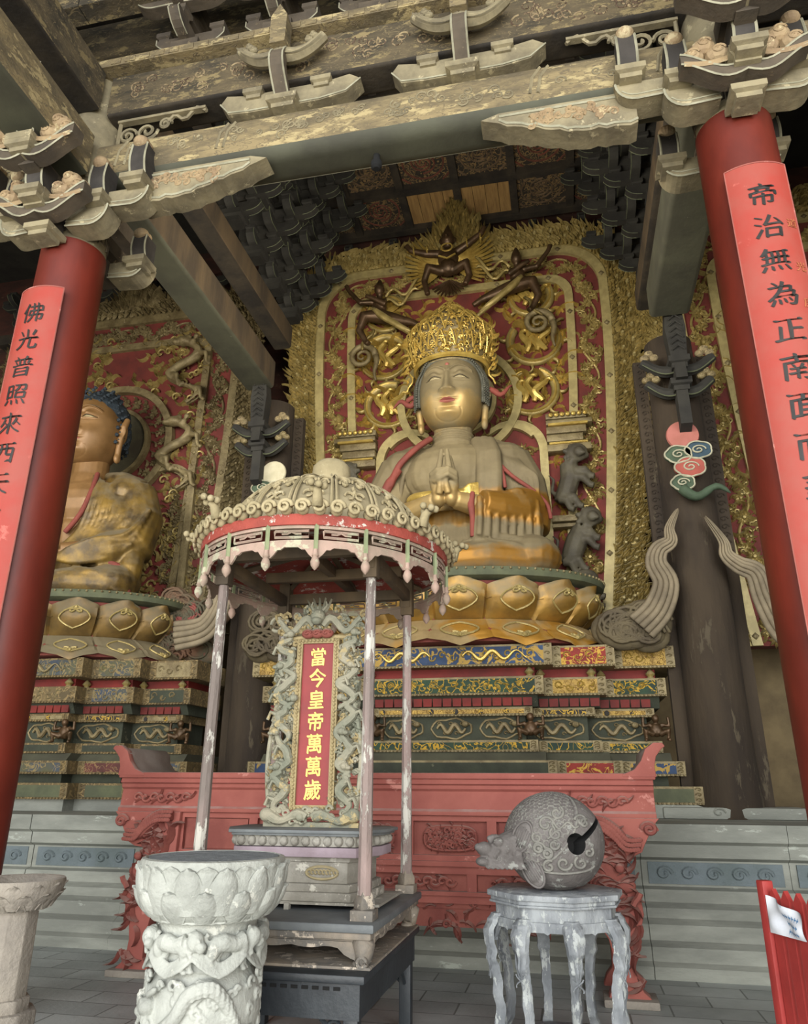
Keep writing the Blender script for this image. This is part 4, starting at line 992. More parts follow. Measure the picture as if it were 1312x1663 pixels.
def emblem(x, y, z, label, mdisc, cols, flipx=1):
    root = thing('cloud_emblem', label, 'emblem', (x, y, z))
    MB().lathe([(0.02, -.03), (.19, -.03), (.20, 0), (.19, .03), (.02, .03)], 32, (0, 0, 0)).ext(MB())
    m = MB(); m.lathe([(.02, -.025), (.19, -.025), (.2, 0), (.19, .025), (.02, .025)], 36)
    m.v = [(x+a, y-c_, z+b) for a, b, c_ in m.v]; m.build('round_disc', mdisc, root, smooth=40)
    for (dx, dz, s, cm) in ((-.09, -.28, .15, cols[0]), (.15, -.24, .15, cols[1]), (.03, -.46, .17, cols[2]), (-.08, -.66, .13, cols[0])):
        dx *= flipx; c = MB(); pts = []
        for k in range(48):
            a = 2*pi*k/48; rr = s*(1+.10*abs(sin(a*2.5))); pts.append((x+dx+rr*cos(a), z+dz+rr*.72*sin(a)))
        c.prism(pts, y-.06-.01*(cm == cols[2]), y)
        c.build('cloud_lobe', cm, root)
        e = MB(); e.tube([(p[0], y-.07, p[1]) for p in pts]+[(pts[0][0], y-.07, pts[0][1])], .011, 5)
        e.tube([(x+dx+s*.6*(1-k/24)*cos(k*.45), y-.075, z+dz+s*.42*(1-k/24)*sin(k*.45)) for k in range(22)], .010, 5); e.build('pale_outline', 'pale', root)
    tl = MB(); tl.tube([(x+flipx*(-.1+.05*k), y-.04, z-.72-.09*sin(k*.55)-.012*k) for k in range(12)], [.07, .07, .065, .06, .055, .05, .05, .04, .045, .035, .03, .01], 8); tl.build('trailing_wisp', 'cgrn', root, smooth=True)
    return root
emblem(1.68, 9.02, 5.72, 'salmon disc over green, blue and red clouds on the pillar right of the aureole', 'salmon', ('cgrn', 'cblu', 'cred'))
emblem(-4.08, 9.7, 5.96, 'cream disc over red cloud on the pillar behind the round canopy', 'white', ('cred', 'cgrn', 'cblu'), -1)
def ribbon(path, wd, label, y):
    """rising wavy ribbon of several parallel strands"""
    root = None; m = MB(); n = len(path); K = 5
    for j in range(K):
        e = (j/(K-1)-.5); pts = []; rs = []
        for i, (x, z) in enumerate(path):
            a, b = path[max(i-1, 0)], path[min(i+1, n-1)]; dx, dz = b[0]-a[0], b[1]-a[1]; l = sqrt(dx*dx+dz*dz) or 1; t = i/(n-1)
            W = wd*(1-t)**.7+.02; pts.append((x-dz/l*e*W, y-.05*(1-abs(e)*1.4)-.02, z+dx/l*e*W)); rs.append(W/K*.75)
        m.tube(pts, rs, 6)
    o = m.build('cloud_ribbon', 'tail', None, smooth=True); return tag(o, label, 'carved ribbon')
def wav(x0, z0, x1, z1, amp, n=44, wv=3.1):
    dx, dz = x1-x0, z1-z0; return [(x0+dx*t+amp*(1-t*.6)*sin(t*wv*pi)*1.0, z0+dz*t) for t in [i/n for i in range(n+1)]]
R1 = smoothpath([(0.93, 3.29), (1.14, 3.5), (1.26, 3.8), (1.18, 4.05), (1.23, 4.22), (1.37, 4.32), (1.38, 4.49), (1.5, 4.72)])
ribbon(R1, .27, 'wavy grey ribbon rising from swirling clouds to the right of the main aureole', 9.0)
ribbon(smoothpath([(2.72, 2.98), (2.46, 3.22), (2.33, 3.58), (2.27, 3.87), (2.1, 3.98), (1.98, 4.11), (1.96, 4.29), (1.8, 4.6)]), .27, 'wavy grey ribbon beside the right red column, climbing towards the pillar', 9.0)
ribbon(smoothpath([(-5.3, 3.5), (-4.86, 3.6), (-4.66, 4.0), (-4.74, 4.35), (-4.6, 4.6), (-4.64, 5.0)]), .32, 'wavy grey ribbon beside the dim aureole of the left altar', 9.55)
def swirls(x0, x1, z0, z1, y, n, label, mt, seed):
    rn = random.Random(seed); m = MB()
    for k in range(n):
        x, z = rn.uniform(x0, x1), rn.uniform(z0, z1); s = rn.uniform(.14, .24)
        m.ell((x, y+rn.uniform(0, .1), z), (s*1.25, .12, s), nu=14, nv=8)
        m.tube([(x+s*1.1*(1-j/26)*cos(j*.5), y-.11+.02*j/26, z+s*.85*(1-j/26)*sin(j*.5)) for j in range(24)], .022, 5)
    return tag(m.build('swirling_cloud_carving', mt, None, smooth=True), label, 'cloud carving')
swirls(.62, 1.08, 3.2, 3.5, 9.12, 18, 'dark swirling cloud carving at the lower right foot of the main aureole', 'cswirl', 4)
swirls(-5.8, -4.98, 3.15, 4.2, 10.0, 34, 'red and green swirling cloud carving at the foot of the dim left aureole', 'lswirl', 8)
swirls(-4.0, -3.5, 3.2, 3.6, 9.3, 12, 'dark swirling cloud carving at the lower left foot of the main aureole', 'cswirl', 5)

# ================================================================= painted pedestals
def pedestal(cx, label, pal, sgn=(1, -1), body='goldd'):
    root = thing('painted_pedestal', label, 'pedestal', (cx, 9.6, 1.22))
    # half widths of centre / first / second step and their front planes
    steps = [(1.25, 8.9), (1.97, 9.12), (2.67, 9.36)]
    lv = [('top_slab', 2.88, 3.13, 0, 0), ('red_rail', 2.77, 2.88, .22, 'redrail'), ('vine_slab', 2.56, 2.77, .12, 1), ('cove', 2.43, 2.56, .2, 'dgrn'), ('gilt_slab', 2.33, 2.43, .27, 2),
          ('waist', 2.05, 2.33, .36, 'dgrn'), ('lower_slab', 1.92, 2.05, .22, 3), ('sloping_skirt', 1.82, 1.92, .14, 'soff'), ('plinth_slab', 1.66, 1.82, .02, 4), ('recess', 1.55, 1.66, .2, 'dgrn'), ('foot_slab', 1.36, 1.55, -.12, 5), ('scroll_foot', 1.22, 1.36, -.02, 'stone')]
    for nm, z0, z1, ins, mt in lv:
        for si in range(3):
            hw, yf = steps[si]; hw -= ins; yf += ins*.9; prev = steps[si-1][0]-ins if si else 0
            plain = isinstance(mt, str)
            segs = [(cx-hw, cx+hw)] if si == 0 else [(cx+prev, cx+hw), (cx-hw, cx-prev)]
            for (x0, x1) in segs:
                m = MB()
                if nm in ('cove', 'sloping_skirt'):
                    d = .08 if nm == 'cove' else -.10
                    m.prism([(yf+max(d, 0)*0, z1), (yf+d if d > 0 else yf, z0)][::-1] if 0 else [(yf+(d if d > 0 else 0), z0), (yf+(0 if d > 0 else -d), z1), (10.6, z1), (10.6, z0)], x0, x1, 'x')
                else: m.bx(x0, x1, yf, 10.6 if si == 0 else 10.4, z0, z1)
                o = m.build(nm, mt if plain else body, root, bevel=0)
                if not plain:
                    cap = .10 if x1-x0 > .5 else .07
                    pm = pal[mt][si]; p = MB(); p.bx(x0+cap, x1-cap, yf-.012, yf, z0+.025, z1-.025)
                    p.build('painted_panel', pm, o)
                    b = MB(); nb = int((x1-x0)/.045)
                    for k in range(nb): b.ell((x0+(k+.5)*(x1-x0)/nb, yf-.006, z0+.012), (.013, .013, .012), nu=6, nv=4)
                    b.build('bead_row', body, o)
                    c = MB()
                    for s, xe in ((1, x0), (-1, x1)):
                        c.bx(min(xe, xe+s*cap), max(xe, xe+s*cap), yf-.014, yf, z0+.02, z1)
                        for q in range(3): c.tube([(xe+s*(cap*.5+.035*cos(a*.6)*(1-a/12)), yf-.018, z0+.05+(z1-z0-.08)*q/2+.022*sin(a*.6)*(1-a/12)) for a in range(10)], .007, 4)
                    c.build('gilt_corner', body, o)
                    if nm in ('top_slab', 'vine_slab'):
                        g = MB()
                        rn = random.Random(int(x0*100)+int(z0*10))
                        L_ = x1-x0-2*cap
                        for k in range(int(L_/.13)):
                            u = x0+cap+.06+k*.13; v = (z0+z1)/2; dd = (-1)**k
                            g.tube([(u+.05*(1-a/14)*cos(dd*a*.5), yf-.018, v+dd*.01+.055*(1-a/14)*sin(dd*a*.5)) for a in range(12)], .008, 4)
                            if nm == 'vine_slab': leaf(g, lambda a, b_, w: (a, yf-.014-w, b_), u, v, rn.uniform(0, 6), .07, .018, 1, 0, .006)
                        if nm == 'top_slab' and si == 0:
                            for s in (-1, 1): g.tube([(cx+s*(.2+.028*k), yf-.03, (z0+z1)/2+.05*sin(k*.62)) for k in range(28)], [.008+.016*sin(pi*min(1, (k+1)/24)) for k in range(28)], 6)
                        g.build('gilded_scrollwork', 'goldb' if body == 'goldd' else 'goldd', o)
                    if nm == 'gilt_slab':
                        g = MB()
                        for k in range(int((x1-x0)/.3)): g.tube([(x0+.15+k*.3, yf-.012, (z0+z1)/2), (x0+.15+k*.3, yf-.02, (z0+z1)/2)], [.035, .03], 6)
                        g.build('dark_boss', 'pblk', o)
                if nm == 'cove':
                    g = MB()
                    for k in range(int((x1-x0)/.12)):
                        u = x0+.06+k*.12; g.prism([(u-.05, z0+.01), (u+.05, z0+.01), (u+.055, z1-.01), (u-.055, z1-.01)], yf-.004+.02, yf+.06)
                    g.build('fluted_leaves', 'redrail', o)
                if nm == 'waist':
                    g = MB(); n_ = max(1, round((x1-x0)/.62)); wd = (x1-x0)/n_
                    for k in range(n_):
                        a, b_ = x0+k*wd+.05, x0+(k+1)*wd-.05; zc = (z0+z1)/2
                        pts = [(a+(b_-a)*(.5+.5*cos(q*pi/12)), yf-.01, zc+.115*sin(q*pi/12)+.012*sin(q*pi/2)) for q in range(25)]; g.tube(pts, .013, 5)
                        g.tube([(a+(b_-a)*(.15+.7*q/36), yf-.02, zc+.045*sin(q*.35)) for q in range(37)], [.014+.016*sin(q*pi/36) for q in range(37)], 6)
                        for q in range(5): g.tube([(a+(b_-a)*(.2+.14*q)+.03*(1-w_/10)*cos(w_*.7), yf-.015, zc+.055*(-1)**q+.025*(1-w_/10)*sin(w_*.7)) for w_ in range(9)], .007, 4)
                        g.ell((a+(b_-a)*.85, yf-.04, zc+.05), (.045, .04, .035), nu=8, nv=6)
                    g.build('cartouche_relief', 'goldd', o)
                if nm == 'red_rail':
                    g = MB()
                    for xe in (x0+.06, x1-.06): g.lathe([(.0, 0), (.05, .0), (.03, .02), (.06, .05), (.03, .09), (.0, .115)], 10, (xe, yf-.05, z0))
                    g.build('baluster_knob', 'gold', o)
        # side bodies behind
    # squatting strong men at the waist corners
    for sx in sgn:
        for xx, yy in ((.9, 9.18), (2.35, 9.62)):
            m = MB(); X, Yp, z = cx+sx*(xx+.05), yy-.04, 2.05
            m.ell((X, Yp, z+.13), (.075, .06, .085)); m.ell((X, Yp-.02, z+.26), (.045, .045, .05))
            for s in (-1, 1):
                m.tube([(X+s*.06, Yp, z+.19), (X+s*.15, Yp-.02, z+.17), (X+s*.14, Yp-.02, z+.28)], [.03, .025, .022], 8)
                m.tube([(X+s*.04, Yp-.02, z+.08), (X+s*.14, Yp-.07, z+.12), (X+s*.12, Yp-.05, z+.015), (X+s*.14, Yp-.1, z+.01)], [.045, .035, .025, .022], 8)
            m.build('squatting_strongman', 'bronze', root, remesh=.011, sm=2)
    for sx in sgn:
        m = MB(); m.prism([(cx+sx*(2.2), 1.224), (cx+sx*(3.05), 1.224), (cx+sx*3.0, 1.28), (cx+sx*2.95, 1.34), (cx+sx*2.85, 1.31), (cx+sx*2.7, 1.36), (cx+sx*2.2, 1.36)], 9.13, 9.36)
        m.tube([(cx+sx*(2.9+.07*(1-k/16)*cos(k*.5)), 9.09, 1.29+.05*(1-k/16)*sin(k*.5)) for k in range(14)], .01, 4)
        m.build('scrolled_foot', 'stone', root)
    return root
pedestal(-1.36, 'brightly painted stepped pedestal with blue dragon slab under the main lotus throne',
  [('pblue', 'pred', 'pgold'), ('pgreen', 'pgold', 'pgreen'), ('pgold', 'pblk', 'pgold'), ('pgreen', 'pgreen', 'pgreen'), ('dgrn', 'pred', 'pblue'), ('green', 'green', 'green')])
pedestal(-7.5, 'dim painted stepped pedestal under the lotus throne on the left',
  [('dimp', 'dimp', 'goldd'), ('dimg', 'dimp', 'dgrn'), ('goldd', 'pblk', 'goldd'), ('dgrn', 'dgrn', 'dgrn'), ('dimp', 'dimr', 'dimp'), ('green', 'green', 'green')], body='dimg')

# ================================================================= lotus thrones
def lotus(cx, cy, label, matu='lotus', matl='lotusb', rx=1.0, ry=.62, nP=16):
    root = thing('lotus_throne', label, 'lotus throne', (cx, cy, 3.13))
    def ring(name, zb, zt, rb, rt, bulge, mt, ph, tip, nPet=nP):
        m = MB(); o = MB()
        for k in range(nPet):
            a0 = 2*pi*(k+ph)/nPet; da = pi/nPet*1.02
            def fn(u, v):
                s = (u-.5)*2; a = a0+s*da; 
                wv = 1-abs(s)**2.2; r = rb+(rt-rb)*v+bulge*sin(pi*(.12+.80*v))*(wv**.6 if wv > 0 else 0)
                rim = .03 if abs(s) > .78 or v > .86 else 0
                z = zb+(zt-zb)*v*(1-.16*abs(s)**2*(v > .5))+tip*(max(0, 1-abs(s)*2.2))*(max(0, v-.8)*5)
                r += rim+tip*.8*(max(0, 1-abs(s)*2.2))*(max(0, v-.8)*5)
                return (cx+r*rx*cos(a), cy+r*ry*sin(a), z)
            m.grid(fn, 14, 12)
            # raised heart shaped ornament
            def S(u, v, w=.03):
                p = Vector(fn(u, v)); d = Vector((cos(a0+(u-.5)*2*da), sin(a0+(u-.5)*2*da)*1.3, 0)).normalized(); return p+d*w*.5
            if a0 % (2*pi) > pi*.9 or a0 % (2*pi) < .15*pi:
                for s in (-1, 1):
                    o.tube([S(.5+s*(.30*sin(q/9*pi)**.8)*(1 if q < 8 else .8), .18+.62*q/9) for q in range(10)], .012, 5)
                    o.tube([S(.5+s*.07*(1-cos(q*.9))*.8, .66+.05*sin(q*1.0)) for q in range(7)], .014, 5)
                o.ell(S(.5, .74), .03, nu=8, nv=6)
        m.build(name, mt, root, smooth=40, keep=False); o.build('petal_scrolls', 'gold', root)
    MB().lathe([(1.5, 3.13), (1.93, 3.16), (1.9, 3.3), (1.62, 3.42), (1.6, 3.6), (1.78, 3.95), (1.92, 4.0), (1.94, 4.06), (1.88, 4.09)], 72, (cx, cy, 0), rx, ry).build('lotus_core', 'trimr', root, smooth=40)
    ring('lower_petals', 3.46, 3.15, 1.62, 2.0, .14, matl, .25, -.05)
    ring('upper_petals', 3.46, 3.95, 1.56, 1.76, .27, matu, .25, .11)
    MB().lathe([(1.8, 3.93), (1.96, 3.97), (1.98, 4.03), (1.94, 4.08), (1.7, 4.10), (.1, 4.10)], 72, (cx, cy, 0), rx, ry).build('green_rim', 'green', root, smooth=40)
    b = MB()
    for k in range(110):
        a = 2*pi*k/110
        if sin(a) < .3: b.ell((cx+1.975*rx*cos(a), cy+1.975*ry*sin(a), 4.055), .017, nu=6, nv=4)
    b.build('rim_beads', 'goldd', root)
    return root
lotus(-1.36, 9.95, 'great double-petalled gilded lotus throne beneath the main Buddha')
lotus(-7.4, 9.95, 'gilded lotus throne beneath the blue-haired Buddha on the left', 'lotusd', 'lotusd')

# ================================================================= Buddhas
def gs(x, c, s): return math.exp(-((x-c)/s)**2)
def face_relief(x, z):
    ax = abs(x); d = 0
    t = (3.20-z)/(3.20-2.80)
    if -.3 < t < 1.25:
        tc = min(max(t, 0), 1); wd = .038+.045*tc**2; h = (.035+.12*tc**1.3)*(1 if t <= 1 else max(0, 1-(t-1)*5)); h *= min(1, (t+.3)/.3)
        d += h*gs(x, 0, wd)
    d += .055*gs(ax, .085, .034)*gs(z, 2.825, .032)
    bz = 3.235-((ax-.2)/.19)**2*.09; d += .05*gs(z, bz, .013)*(1 if .03 < ax < .36 else 0)
    d += .028*gs(z, bz-.02, .05)*gs(ax, .2, .14)
    d += .075*gs(ax, .195, .095)*gs(z, 3.10, .055)-.03*gs(ax, .12, .05)*gs(z, 3.13, .04)
    ez = 3.05-((ax-.2)/.13)**2*.001; d -= .03*gs(z, ez, .010)*(1 if .08 < ax < .32 else 0)
    d -= .012*gs(z, 3.0-((ax-.195)/.13)**2*-.02, .010)*gs(ax, .195, .1)
    d += .050*gs(x, 0, .095)*gs(z, 2.70-.25*x*x, .020)+.052*gs(x, 0, .075)*gs(z, 2.643, .024)-.03*gs(z, 2.672+.9*x*x*.4, .008)*gs(x, 0, .11)
    d -= .012*gs(x, 0, .014)*gs(z, 2.75, .03)
    d += .055*gs(x, 0, .13)*gs(z, 2.50, .055)-.02*gs(x, 0, .09)*gs(z, 2.592, .018)
    r = sqrt((x/.19)**2+((z-2.53)/.125)**2); d -= .006*gs(r, 1.0, .07)*(1 if z < 2.58 else 0)
    d += .035*gs(ax, .25, .12)*gs(z, 2.76, .13)
    return d

def face_y(x, z):
    """front surface of the face at local x, z"""
    t = (z-2.93)/(.57 if z < 2.93 else .62); t = max(-.999, min(.999, t)); w = (1-abs(t)**2.7)**(1/2.3); jaw = 1-.10*max(0, -t)**1.5
    c = min(1, abs(x)/(.47*w*jaw))**(2.35/2); y = -(.46*w**.8)*sqrt(max(0, 1-c*c))**(2/2.35)-.04*max(0, -t)
    return y-face_relief(x, z)*min(1, max(0, (.05-y)/.25))
def head_mesh(cx, cy, z0, mats, root, name='head', k=1.0):
    """face and head as one dense surface; z0 is the seat level"""
    zc, hb, ht = 2.93, .57, .62
    def base(u, v):
        a = 2*pi*u-pi/2; t = -1+2*v; 
        tt = max(-1, min(1, t)); w = (1-abs(tt)**2.7)**(1/2.3) if abs(tt) < 1 else 0
        z = zc+(hb if tt < 0 else ht)*tt; ca, sa = cos(a), sin(a)
        e = 2/2.35; x = .47*w*abs(ca)**e*(1 if ca > 0 else -1); dep = .46 if sa < 0 else .44
        jaw = 1-.10*max(0, -tt)**1.5
        y = dep*(w**.8)*abs(sa)**e*(1 if sa > 0 else -1)
        return x*jaw, y-(.04*max(0, -tt) if sa < 0 else 0), z
    disp = face_relief
    def fn(u, v):
        x, y, z = base(u, v)
        if y < .05: f = min(1, (.05-y)/.25); y -= disp(x, z)*f
        return (cx+x*k, cy+y*k, z0+2.93*1+(z-2.93)*k)
    def fm(u, v):
        x, y, z = base(u, v); ax = abs(x)
        return 0
    m = MB(); m.grid(fn, 260, 230, cu=True, fm=fm)
    return m.build(name, mats, root, smooth=True)
def face_lines(cx, cy, z0, root):
    """lash lines, half-closed eyes and lips laid on the face"""
    P = lambda x, z, o=.003: (cx+x, cy+face_y(x, z)-o, z0+z)
    m = MB(); e = MB(); b = MB()
    for s in (-1, 1):
        up = lambda t: (s*(.085+.235*t), 3.052+.016*sin(pi*t)-.006*t)
        m.tube([P(*up(k/14), .002) for k in range(15)], [.003+.0045*sin(pi*k/14) for k in range(15)], 5)
        e.grid(lambda u, v: P(s*(.10+.205*u), 3.048+.015*sin(pi*u)-.006*u-.022*v*sin(pi*u), .004), 16, 4)
        b.tube([P(s*(.06+.29*k/14), 3.215+.055*sin(pi*(.12+.80*k/14)), .0) for k in range(15)], [.003+.003*sin(pi*k/14) for k in range(15)], 5)
    m.build('lash_line', 'dash', root); e.build('half_closed_eyes', 'eyew', root, smooth=True); b.build('brow_line', 'dash', root)
    l = MB()
    l.grid(lambda u, v: P(-.12+.24*u, 2.668+(.034*sin(pi*u)**.7-.010*gs(u, .5, .07))*v, .003), 30, 6)
    l.grid(lambda u, v: P(-.12+.24*u, 2.668-.046*sin(pi*u)**.8*v, .003), 30, 6)
    l.build('lips', 'lip', root, smooth=True)
def ears(cx, cy, z0, mt, root):
    for s in (-1, 1):
        m = MB(); X = cx+s*.475; Y = cy+.02
        m.tube([(X, Y, z0+2.78), (X+s*.06, Y-.02, z0+3.05), (X+s*.07, Y+.03, z0+3.2), (X+s*.03, Y+.08, z0+3.22)], [.05, .06, .05, .03], 10)
        m.tube([(X+s*.03, Y-.01, z0+3.1), (X+s*.03, Y-.02, z0+2.85), (X+s*.01, Y-.01, z0+2.65), (X+s*.0, Y, z0+2.52)], [.05, .055, .05, .05], 10)
        m.ell((X+s*.0, Y, z0+2.5), (.05, .07, .09)); m.ell((X+s*.02, Y+.05, z0+2.98), (.05, .09, .22))
        m.tube([(X+s*.09, Y-.03, z0+3.12), (X+s*.10, Y-.03, z0+2.95), (X+s*.06, Y-.04, z0+2.82)], .018, 6)
        m.build('ear', mt, root, remesh=.012, sm=3)
def fold(m, pts, r): m.tube(smooth3(pts), r*1.45, 6)
def smooth3(P, n=16):
    out = []
    for i in range(n+1):
        t = i/n*(len(P)-1); k = min(int(t), len(P)-2); f = t-k; p = [P[max(k-1, 0)], P[k], P[k+1], P[min(k+2, len(P)-1)]]
        out.append(tuple(.5*(2*p[1][q]+(p[2][q]-p[0][q])*f+(2*p[0][q]-5*p[1][q]+4*p[2][q]-p[3][q])*f*f+(3*p[1][q]-p[0][q]-3*p[2][q]+p[3][q])*f**3) for q in range(3)))
    return out
def W3(cx, cy, z0): return lambda P: [(cx+x, cy+y, z0+z) for x, y, z in P]

# ---- main Buddha
cx, cy, z0 = -1.36, 9.95, 4.05
bud = thing('seated_buddha', 'large seated Buddha with openwork gold crown and hands joined at the chest', 'statue', (cx, cy, z0)); Wd = W3(cx, cy, z0)
m = MB()
m.ell((cx, cy-.12, z0+1.68), (.74, .46, .50)); m.ell((cx, cy-.12, z0+1.15), (.58, .42, .5)); m.ell((cx, cy, z0+1.95), (.85, .34, .28))
for s in (-1, 1): m.ell((cx+s*.30, cy-.30, z0+1.62), (.30, .22, .28))
m.tube(Wd([(0, -.05, 1.9), (0, -.07, 2.2), (0, -.06, 2.6)]), [.42, .29, .28], 20)
for z in (2.18, 2.25, 2.32): m.tube(Wd([(.30*cos(a), -.07+.30*sin(a), z-.03*abs(cos(a))*0) for a in [pi+q*pi/14 for q in range(15)]]), .018, 6)
for s in (-1, 1):   # arms bare below the sleeve
    m.tube(Wd([(s*.78, -.0, 1.75), (s*.92, -.18, 1.2), (s*.82, -.38, .96), (s*.42, -.72, .98), (s*.13, -.92, 1.02)]), [.25, .22, .20, .155, .12], 14)
    m.ell((cx+s*.085, cy-.98, z0+1.17), (.095, .11, .19))            # palm
    m.ell((cx+s*.085, cy-.96, z0+1.02), (.095, .12, .10))
    # index and middle fingers raised together, ring and little fingers folded over the other hand
    m.tube(Wd([(s*.07, -1.02, 1.28), (s*.065, -1.03, 1.45), (s*.045, -1.0, 1.62), (s*.035, -.98, 1.74)]), [.048, .045, .038, .026], 9)
    m.tube(Wd([(s*.10, -.93, 1.28), (s*.10, -.90, 1.44), (s*.075, -.88, 1.58), (s*.06, -.87, 1.68)]), [.046, .043, .036, .026], 9)
    for q, (zz, ln) in enumerate(((1.36, 1.0), (1.275, .9))):
        m.tube(Wd([(s*.15, -.98, zz-.10), (s*.155, -1.07, zz-.02), (s*.07, -1.135-.012*q-(.02 if s > 0 else 0), zz+.02), (-s*.05*ln, -1.145, zz+.01-(.04 if s > 0 else 0)), (-s*.14*ln, -1.09, zz-.01-(.04 if s > 0 else 0))]), [.045, .044, .040, .036, .028], 9)
    m.tube(Wd([(s*.06, -1.07, 1.06), (s*.04, -1.12, 1.16), (s*.03, -1.12, 1.26)]), [.05, .043, .03], 9)
m.build('body', 'skin', bud, remesh=.014, sm=3)
head_mesh(cx, cy-.16, z0, ['skin', 'lip', 'eyew'], bud)
ears(cx, cy-.12, z0, 'skin', bud)
MB().ell((cx, cy-.16+face_y(0, 3.28), z0+3.28), (.03, .02, .027)).build('red_brow_mark', 'lip', bud, smooth=True)
face_lines(cx, cy-.16, z0, bud)
# legs and lap, under the robe
rb = MB()
for s in (-1, 1):
    rb.tube(Wd([(s*.35, .1, .42), (s*.80, -.2, .40), (s*1.08, -.42, .33)]), [.46, .42, .36], 16); rb.ell((cx+s*1.06, cy-.42, z0+.30), (.39, .44, .31))
    rb.tube(Wd([(s*1.02, -.55, .24), (s*.5, -.80, .24), (-s*.1, -.88, .2)]), [.27, .24, .2], 14)
rb.ell((cx, cy-.35, z0+.25), (1.05, .65, .27)); rb.ell((cx, cy+.05, z0+.6), (.78, .5, .6))
# back, shoulders and mantle
rb.ell((cx, cy+.22, z0+1.3), (.95, .33, .95)); 
for s in (-1, 1):
    rb.ell((cx+s*.74, cy+.02, z0+1.86), (.36, .38, .34))
    rb.tube(Wd([(s*.26, .08, 2.18), (s*.55, .03, 2.08), (s*.85, .0, 1.85)]), [.14, .22, .3], 12)
    rb.tube(Wd([(s*.80, .03, 1.9), (s*.98, .0, 1.5), (s*1.04, -.05, 1.1), (s*1.02, -.1, .8)]), [.33, .33, .32, .30], 16)
# the statue's left arm (image right): mantle strip, broad sleeve hanging to the lap
for x_, zt in ((.42, 2.12), (.52, 2.12), (.60, 2.1)):
    rb.tube(Wd([(x_-.06, -.22, zt+.05), (x_+.03, -.42, 1.85), (x_+.04, -.52, 1.5), (x_+.02, -.50, 1.15), (x_, -.5, .9)]), .10, 10)
rb.tube(Wd([(.98, -.15, 1.1), (.85, -.42, .98), (.62, -.66, .96), (.45, -.80, .98)]), [.34, .30, .24, .2], 16)
for i in range(8):
    t = i/7; x_ = .40+.72*t; yy = -.78+.46*t
    rb.tube(Wd([(x_, yy, 1.0+.06*t), (x_+.01, yy-.05, .75), (x_+.015-.05*t, yy-.06, .52), (x_-.02-.08*t, yy+.0, .34)]), [.10, .115, .11, .08], 10)
    fold(rb, Wd([(x_+.045, yy-.11, 1.06+.05*t), (x_+.05, yy-.16, .78), (x_+.03, yy-.16, .5)]), .03)
for i in range(6):   # curling folds at the elbow
    r_ = .10+.055*i; fold(rb, Wd([(1.0-r_*1.7, -.66+.05*i, 1.17-.0*i), (1.0-.3*r_, -.58+.05*i, 1.18+r_*.25), (1.0+r_*.45, -.42+.03*i, 1.0), (1.0-.15*r_, -.56+.02*i, .92-r_*.9), (.86-r_*.6, -.70+.04*i, .74-r_*.5)]), .032)
for i in range(7):   # shoulder folds
    x_ = .62+.07*i; fold(rb, Wd([(x_-.16, -.2-.01*i, 2.16-.05*i), (x_+.02, -.36, 1.86-.04*i), (x_+.14, -.34, 1.5), (x_+.15, -.34, 1.2)]), .022)
# image-left mantle folds, falling outside the bare forearm
for i in range(8):
    x_ = -.64-.07*i; fold(rb, Wd([(x_+.22, -.18+.02*i, 2.14-.06*i), (x_-.02, -.30+.03*i, 1.8-.04*i), (x_-.12, -.26+.04*i, 1.3), (x_-.10, -.26+.04*i, .7)]), .026)
rb.tube(Wd([(-1.0, -.05, 1.2), (-1.12, -.2, .8), (-1.05, -.35, .45)]), [.3, .26, .2], 14)
# skirt pleats below the hands
for i in range(12):
    x_ = -.42+.07*i; rb.tube(Wd([(x_, -.55, 1.0), (x_+.01, -.60-.02*(i % 2), .75), (x_*1.25, -.72, .5), (x_*1.5, -.86, .36)]), [.05, .055, .055, .04], 8)
# lap folds
for s in (-1, 1):
    for i in range(6): fold(rb, Wd([(s*(.05+.1*i), -.98+.02*i, .20+.05*i), (s*(.45+.1*i), -.98+.03*i, .36-.02*i+.02*i), (s*(.85+.06*i), -.86+.03*i, .28-.03*i), (s*(1.15+.03*i), -.7+.04*i, .14)]), .022)
    fold(rb, Wd([(s*.2, -.85, .44), (s*.7, -.78, .52), (s*1.2, -.6, .42), (s*1.42, -.45, .2)]), .03)
rb.build('robe', 'robe', bud, remesh=.017, sm=2)
tr = MB()
fold(tr, Wd([(-.30, -.26, 2.26), (-.50, -.40, 2.05), (-.74, -.44, 1.78), (-.88, -.38, 1.5)]), .035)
tr.tube(smooth3(Wd([(-.74, -.42, 1.74), (-.92, -.36, 1.5), (-1.02, -.32, 1.25), (-1.12, -.34, .95)])), [.06]*4+[.075]*9+[.05]*4, 8)
fold(tr, Wd([(.66, -.46, 1.72), (.86, -.43, 1.5), (1.12, -.36, 1.3), (1.30, -.26, 1.12), (1.34, -.2, .92)]), .022)
fold(tr, Wd([(.66, -.46, 1.72), (.74, -.5, 1.5), (.76, -.52, 1.3)]), .02)
tr.tube(Wd([(.36, -.90, 1.12), (.33, -.92, .95), (.35, -.92, .75), (.34, -.9, .5)]), [.035, .05, .04, .035], 8)
tr.build('red_robe_lining', 'trimr', bud, remesh=.014, sm=2)
sa = MB()
sa.tube(Wd([(.60*cos(a)*1.02, -.14+.46*sin(a), 1.27+.04*cos(a*2)) for a in [pi+q*pi/20 for q in range(21)]]), .075, 10)
for k in range(7): sa.tube(Wd([(.12+.02*k, -.60, 1.22+.01*k), (.28, -.62, 1.34-.03*k), (.52, -.52, 1.40-.05*k)]), .028, 6)
sa.build('gilt_sash', 'goldb', bud, remesh=.014, sm=2)
